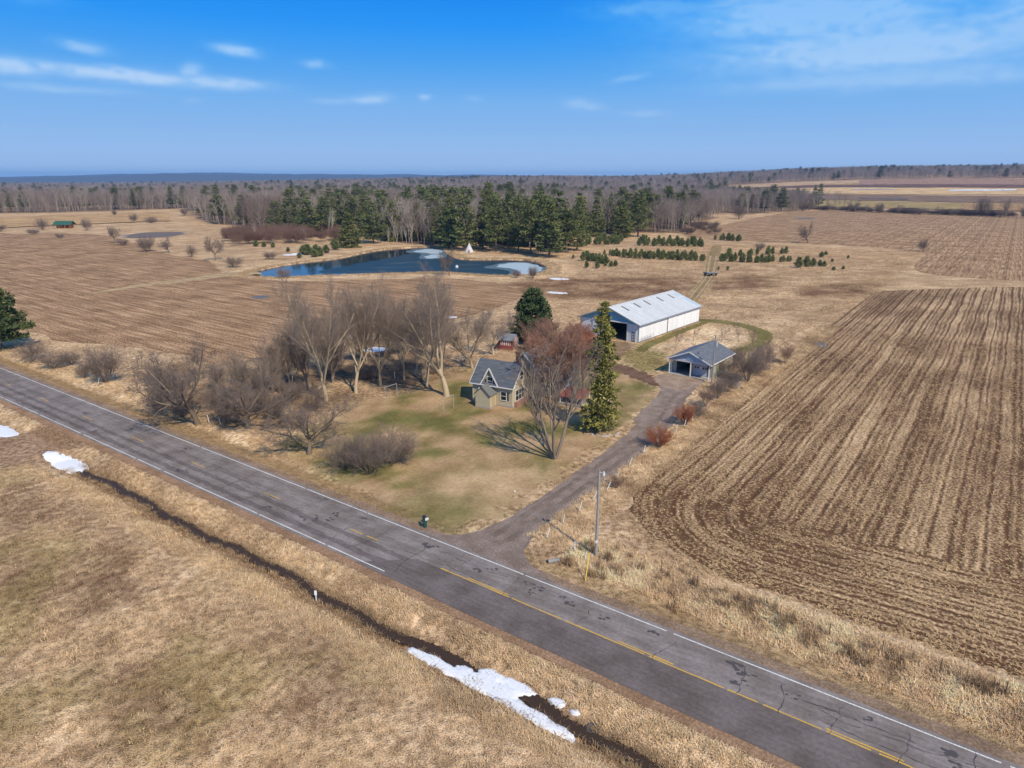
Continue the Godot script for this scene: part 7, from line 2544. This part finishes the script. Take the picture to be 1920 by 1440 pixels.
	m.tube(Vector3(0, 0.9, 0), Vector3(0, 1.3, 0), 0.08, 0.05, 6)
	put("spout", m.mesh(metal), o)
	# a pale drum left of the barn
	o = thing("steel_drum", "pale steel drum among the weeds left of the barn front", "drum", Vector3(12.6, 0, -157.0))
	m = MB.new()
	m.tube(Vector3.ZERO, Vector3(0, 1.0, 0), 0.5, 0.5, 14)
	put("body", m.mesh(mat("white_card", 0.8, 0.8, 0.8)), o)
	m = MB.new()
	for y in [0.3, 0.68]:
		m.path(PackedVector3Array([Vector3(0, y, 0), Vector3(0, y + 0.03, 0), Vector3(0, y + 0.06, 0)]), PackedFloat32Array([0.5, 0.53, 0.5]), 14, Color.WHITE)
	put("hoop", m.mesh(metal), o)


# ---------------------------------------------------------------- snow left in hollows
func snow_patch(blobs: Array, s0: float, s1: float, t0: float, t1: float, step: float, label: String) -> void:
	# snow lies as a sheet whose thickness runs out to nothing at a ragged rim
	var m := MB.new()
	var nx := int((s1 - s0) / step)
	var ny := int((t1 - t0) / step)
	for j in ny + 1:
		for i in nx + 1:
			var s := s0 + i * step
			var t := t0 + j * step
			var f := -1.0
			for b in blobs:
				var e := Vector2((s - b[0]) / b[2], (t - b[1] - (b[4] if b.size() > 4 else 0.0) * (s - b[0])) / b[3]).length()
				f = maxf(f, 1.0 - e)
			f += 0.26 * n_b.get_noise_2d(s * 0.7, t * 0.9) + 0.1 * n_a.get_noise_2d(s * 2.6, t * 2.6)
			var p := W(s, t)
			m.v.append(Vector3(p.x, maxf(height(p.x, p.z), -0.84 if f > 0.0 else -9.0) + clampf(f * 0.5, -0.3, 0.15), p.z))
			m.c.append(Color.WHITE)
			m.u.append(Vector2(s, t))
	for j in ny + 1:
		for i in nx + 1:
			var a := m.v[j * (nx + 1) + maxi(i - 1, 0)]
			var b := m.v[j * (nx + 1) + mini(i + 1, nx)]
			var c := m.v[maxi(j - 1, 0) * (nx + 1) + i]
			var d := m.v[mini(j + 1, ny) * (nx + 1) + i]
			var n := (b - a).cross(d - c).normalized()
			m.n.append(n if n.y > 0 else -n)
	for j in ny:
		for i in nx:
			var a := j * (nx + 1) + i
			var hi := -9.0
			for k in [a, a + 1, a + nx + 1, a + nx + 2]:
				var p := m.v[k]
				hi = maxf(hi, p.y - ground_y(p.x, p.z))
			if hi < -0.25:
				continue
			m.ix.append_array([a, a + nx + 1, a + 1, a + 1, a + nx + 1, a + nx + 2])
	var snow := mat("snow", 0.74, 0.76, 0.79, 0.7)
	snow.albedo_texture = tiles["faint"]
	snow.uv1_scale = Vector3(0.3, 0.3, 1)
	var o := struct("snow", m.mesh(snow))
	o.set_meta("label", label)


func build_snow() -> void:
	snow_patch([[2.6, -12.9, 3.8, 0.55], [6.6, -12.6, 3.6, 0.95], [10.6, -13.1, 4.2, 0.62], [6.4, -11.6, 1.3, 0.7], [8.8, -11.4, 1.6, 0.62], [11.9, -11.0, 0.8, 0.4], [13.4, -11.1, 0.45, 0.22]], -2.0, 16.0, -14.6, -9.4, 0.16, "long snow patch left in the near ditch")
	snow_patch([[-62.4, -12.4, 3.9, 1.5, 0.05], [-65.0, -12.9, 2.4, 1.0]], -70.0, -57.0, -16.0, -8.6, 0.25, "snow patch at the end of the near ditch")
	snow_patch([[-84.5, -12.8, 5.0, 1.6]], -92.0, -78.0, -16.0, -8.8, 0.3, "snow patch at the left edge of the picture")
	for q in [[-35.7, -154.0, 3.4, 1.3], [-29.4, -163.9, 2.6, 1.2], [-29.7, -142.0, 2.4, 2.2], [-16.9, -177.4, 1.8, 1.6], [-103.7, -335.9, 4.5, 3.0], [-107.3, -331.1, 3.0, 2.4], [16.5, -249.3, 3.2, 2.2], [14.0, -217.8, 3.2, 1.6]]:
		var d := st(q[0], q[1])
		snow_patch([[d.x, d.y, q[2], q[3]], [d.x + q[2] * 0.7, d.y + q[3] * 0.6, q[2] * 0.6, q[3] * 0.6]], d.x - q[2] * 1.6, d.x + q[2] * 2.0, d.y - q[3] * 1.8, d.y + q[3] * 2.2, 0.3, "small snow patch left in the grass")


# ---------------------------------------------------------------- grass and straw
func grass_mesh(blades: int, h: float, spread: float, flat: float, wide: float) -> ArrayMesh:
	var m := MB.new()
	for i in blades:
		var a := rnd(0, TAU)
		var d := Vector3(cos(a), 0, sin(a))
		var base := Vector3(rnd(-1, 1), 0, rnd(-1, 1)) * spread
		var l := h * rnd(0.6, 1.2)
		var lean := flat * rnd(0.5, 1.3)
		var mid := base + Vector3.UP * l * 0.6 * cos(lean * 0.6) + d * l * 0.6 * sin(lean * 0.6)
		var tip := mid + Vector3.UP * l * 0.5 * cos(lean * 1.35) + d * l * 0.5 * sin(lean * 1.35)
		tip.y = maxf(tip.y, 0.03)
		var s := Vector3(-d.z, 0, d.x) * wide
		var b := rnd(0.72, 1.0)
		var c := Color(b, b * rnd(0.95, 1.0), b * rnd(0.85, 1.0))
		m.quad(base - s, base + s, mid + s * 0.8, mid - s * 0.8, c)
		m.tri(mid - s * 0.8, mid + s * 0.8, tip, c)
	return m.mesh(vmat("dry_blade", 0.9, 0.2))


func scatter(pl: Array, ti: Array, area: Rect2, count: int, scale0: float, scale1: float, bright: float, ok: Callable) -> void:
	# area is on the farm's grid
	for i in count:
		var s := rnd(area.position.x, area.end.x)
		var t := rnd(area.position.y, area.end.y)
		var p := W(s, t)
		if not ok.call(s, t, p):
			continue
		if t < -8.0 and t > -16.0 and (s > -1.5 and s < 15.0 and t > -13.8 and t < -10.2 or s < -57.0 and s > -68.0 or s < -78.0):
			if rnd() < 0.85:
				continue
		var k := rnd(scale0, scale1)
		var b := Basis(Vector3.UP, rnd(0, TAU)).scaled(Vector3(k * rnd(0.9, 1.3), k * rnd(0.7, 1.2), k * rnd(0.9, 1.3)))
		pl.append(Transform3D(b, Vector3(p.x, ground_y(p.x, p.z) - 0.02, p.z)))
		var c := ground_color(p.x, p.z)
		var g := bright * rnd(1.15, 1.7)
		ti.append(Color(minf(c.r * g, 0.9), minf(c.g * g, 0.9), minf(c.b * g, 0.9)))


func build_grass() -> void:
	var tall := grass_mesh(18, 0.40, 0.34, 1.1, 0.014)
	var short := grass_mesh(18, 0.22, 0.34, 1.3, 0.013)
	var tp := []
	var tt := []
	var sp := []
	var tq := []
	var any := func(_s, _t, _p): return true
	var patchy := func(s, t, _p): return n_b.get_noise_2d(s * 0.11, t * 0.22) > -0.22
	# near verge and both banks of the ditch
	scatter(tp, tt, Rect2(-95, -11.2, 140, 2.3), 3600, 0.6, 1.15, 1.05, any)
	scatter(tp, tt, Rect2(-62, -16.4, 107, 3.1), 3000, 0.6, 1.1, 1.05, any)
	scatter(sp, tq, Rect2(-95, -17.4, 140, 3.6), 1800, 0.5, 0.9, 1.05, func(s, _t, _p): return absf(s + 72.0) > 8.0)
	# blades leaning over the water's edge
	for i in 1700:
		var s := rnd(-61, 60)
		var e := 1.0 if rnd() < 0.6 else -1.0
		var p := W(s, -12.15 + 0.25 * sin(s * 0.23) + 0.18 * sin(s * 0.71 + 1.0) + e * rnd(0.5, 0.95))
		if s > -2.0 and s < 15.0 and rnd() < 0.8:
			continue
		var k := rnd(0.6, 1.1)
		tp.append(Transform3D(Basis(Vector3.UP, rnd(0, TAU)).scaled(Vector3(k, k, k)), Vector3(p.x, -0.86, p.z)))
		tt.append(STRAW.lerp(BROWN, rnd()) * rnd(0.9, 1.4))
	# pasture
	scatter(sp, tq, Rect2(-110, -64, 150, 49), 30000, 0.7, 1.5, 1.0, func(s, t, p): return absf(s + 72.0) > 6.0 or t < -22.0)
	# far verge, left and right of the lane
	scatter(sp, tq, Rect2(-140, 1.5, 125, 1.8), 3600, 0.6, 1.1, 1.0, any)
	scatter(tp, tt, Rect2(-140, 3.2, 105, 5.5), 3600, 0.5, 1.1, 1.0, patchy)
	scatter(sp, tq, Rect2(3, 1.5, 60, 2.4), 900, 0.5, 0.9, 1.0, any)
	scatter(tp, tt, Rect2(3, 4.0, 62, 5.6), 5200, 0.8, 1.5, 1.2, func(s, t, p): return t < 8.6 + maxf(0.0, 14.0 - s) * 0.5)
	# between lane and maize
	scatter(tp, tt, Rect2(-2.4, 6.0, 4.6, 130), 5200, 0.55, 1.15, 1.05, any)
	# thicket floor and the strip before the left field
	scatter(tp, tt, Rect2(-80, 9, 60, 60), 5200, 0.5, 1.0, 0.95, func(s, t, p): return inside(Vector2(p.x, p.z), zone["thicket"]) or (p.x < -42.0 and t < 22.0))
	# meadows behind barn and garage
	scatter(sp, tq, Rect2(-8, 66, 70, 230), 14000, 1.2, 2.4, 1.0, func(s, t, p): return not inside(Vector2(p.x, p.z), zone["lawn"]) and not inside(Vector2(p.x, p.z), zone["lawn2"]) and s < 0.0 and clear_of_buildings(p))
	scatter(sp, tq, Rect2(-120, 90, 120, 260), 16000, 1.2, 2.6, 1.0, func(s, t, p): return p.z < -176.0 and p.x > 2.0 - (p.z + 176.0) * 0.05 and clear_of_buildings(p) and s < -1.5 and (p.z > -384.0 and near_line(Vector2(p.x, p.z), TRACK) > 1.8))
	# lawn
	scatter(sp, tq, Rect2(-45, 4, 45, 75), 16000, 0.25, 0.5, 1.0, func(s, t, p): return inside(Vector2(p.x, p.z), zone["lawn"]) and s < -7.0)
	# sedge round the pond
	for i in 6500:
		var k := rng.randi_range(0, POND.size() - 1)
		var a := Vector2(POND[k][0], POND[k][1])
		var b := Vector2(POND[(k + 1) % POND.size()][0], POND[(k + 1) % POND.size()][1])
		var q := a.lerp(b, rnd()) + Vector2(rnd(-1, 1), rnd(-1, 1)) * 5.0
		if height(q.x, q.y) < -0.3:
			continue
		var sc := rnd(0.9, 2.0)
		tp.append(Transform3D(Basis(Vector3.UP, rnd(0, TAU)).scaled(Vector3(sc * 1.2, sc, sc * 1.2)), Vector3(q.x, -0.05, q.y)))
		var c := PALE.lerp(STRAW, rnd()) * rnd(0.8, 1.2)
		tt.append(c)
	stuff("grass", tall, tp, tt, "tall dead grass on verges and meadows")
	stuff("grass", short, sp, tq, "short matted grass of pasture and lawn")
	# dark rushes standing on the right verge
	var rp := []
	var rt := []
	for i in 300:
		var s := rnd(15, 62)
		var t := 6.4 + rnd(-0.5, 0.5) * (2.2 if s < 34.0 else 1.3) + 0.5 * sin(s * 0.4)
		if n_a.get_noise_1d(s * 0.35) < (-0.35 if s < 32.0 else 0.1):
			continue
		var p := W(s, t)
		var k := rnd(0.6, 1.1)
		rp.append(Transform3D(Basis(Vector3.UP, rnd(0, TAU)).scaled(Vector3(k, k, k)), Vector3(p.x, height(p.x, p.z), p.z)))
		rt.append(BROWN.lerp(TAN, rnd()) * rnd(0.8, 1.25))
	for i in 160:
		var s := rnd(3, 15)
		var t := rnd(3.0, 9.0)
		if n_a.get_noise_2d(s * 0.4, t * 0.4) < 0.05:
			continue
		var p := W(s, t)
		var k := rnd(0.7, 1.3)
		rp.append(Transform3D(Basis(Vector3.UP, rnd(0, TAU)).scaled(Vector3(k, k, k)), Vector3(p.x, height(p.x, p.z), p.z)))
		rt.append(BROWN.lerp(TAN, rnd() * 0.6) * rnd(0.8, 1.2))
	stuff("grass", grass_mesh(18, 0.9, 0.3, 0.35, 0.02), rp, rt, "dark brown weeds and rushes on the right verge")
	# straw lying in the near stubble
	var straw := MB.new()
	for i in 14:
		var a := rnd(0, TAU)
		var d := Vector3(cos(a), 0, sin(a)) * rnd(0.05, 0.16)
		var s := Vector3(-d.z, 0, d.x).normalized() * rnd(0.01, 0.026)
		var p := Vector3(rnd(-0.45, 0.45), rnd(0.02, 0.07), rnd(-0.45, 0.45))
		var up := Vector3.UP * rnd(-0.03, 0.09)
		var b := rnd(0.75, 1.0)
		straw.quad(p - d - s, p - d + s, p + d + s + up, p + d - s + up, Color(b, b * 0.97, b * 0.9))
	var straw_mesh := straw.mesh(vmat("dry_blade", 0.9, 0.2))
	var fp := []
	var fc := []
	for i in 24000:
		var s := rnd(1.0, 75.0)
		var t := 8.8 + pow(rnd(), 1.4) * 130.0
		var row := s if t > 26.0 else t
		var keep := 0.45 - 0.35 * cos((row - 1.2 if t > 26.0 else row - 8.6) / 0.92 * TAU) + 0.5 * n_a.get_noise_2d(s * 0.2, t * 0.1)
		if rnd() > keep or (s < 9.0 and t < 16.0 - s * 0.5):
			continue
		var p := W(s, t)
		fp.append(Transform3D(Basis(Vector3.UP, rnd(0, TAU)).scaled(Vector3.ONE * rnd(0.7, 1.3)), Vector3(p.x, 0.035, p.z)))
		fc.append(Color(0.58, 0.40, 0.225) * rnd(0.7, 1.25))
	stuff("straw_litter", straw_mesh, fp, fc, "pale maize straw strewn over the near stubble")


func clear_of_buildings(p: Vector3) -> bool:
	# inside the barn or the garage nothing grows
	for q in [[Vector2(28.1, -148.1), Vector2(0.768, 0.640), 16.5, 31.5], [Vector2(35.6, -118.5), Vector2(0.7886, 0.6149), 8.6, 11.6]]:
		var d: Vector2 = Vector2(p.x, p.z) - q[0]
		var f: Vector2 = q[1]
		var x := d.dot(f)
		var z := d.dot(Vector2(-f.y, f.x))
		if x < 0.8 and x > -q[2] and z < 0.8 and z > -q[3]:
			return false
	return true
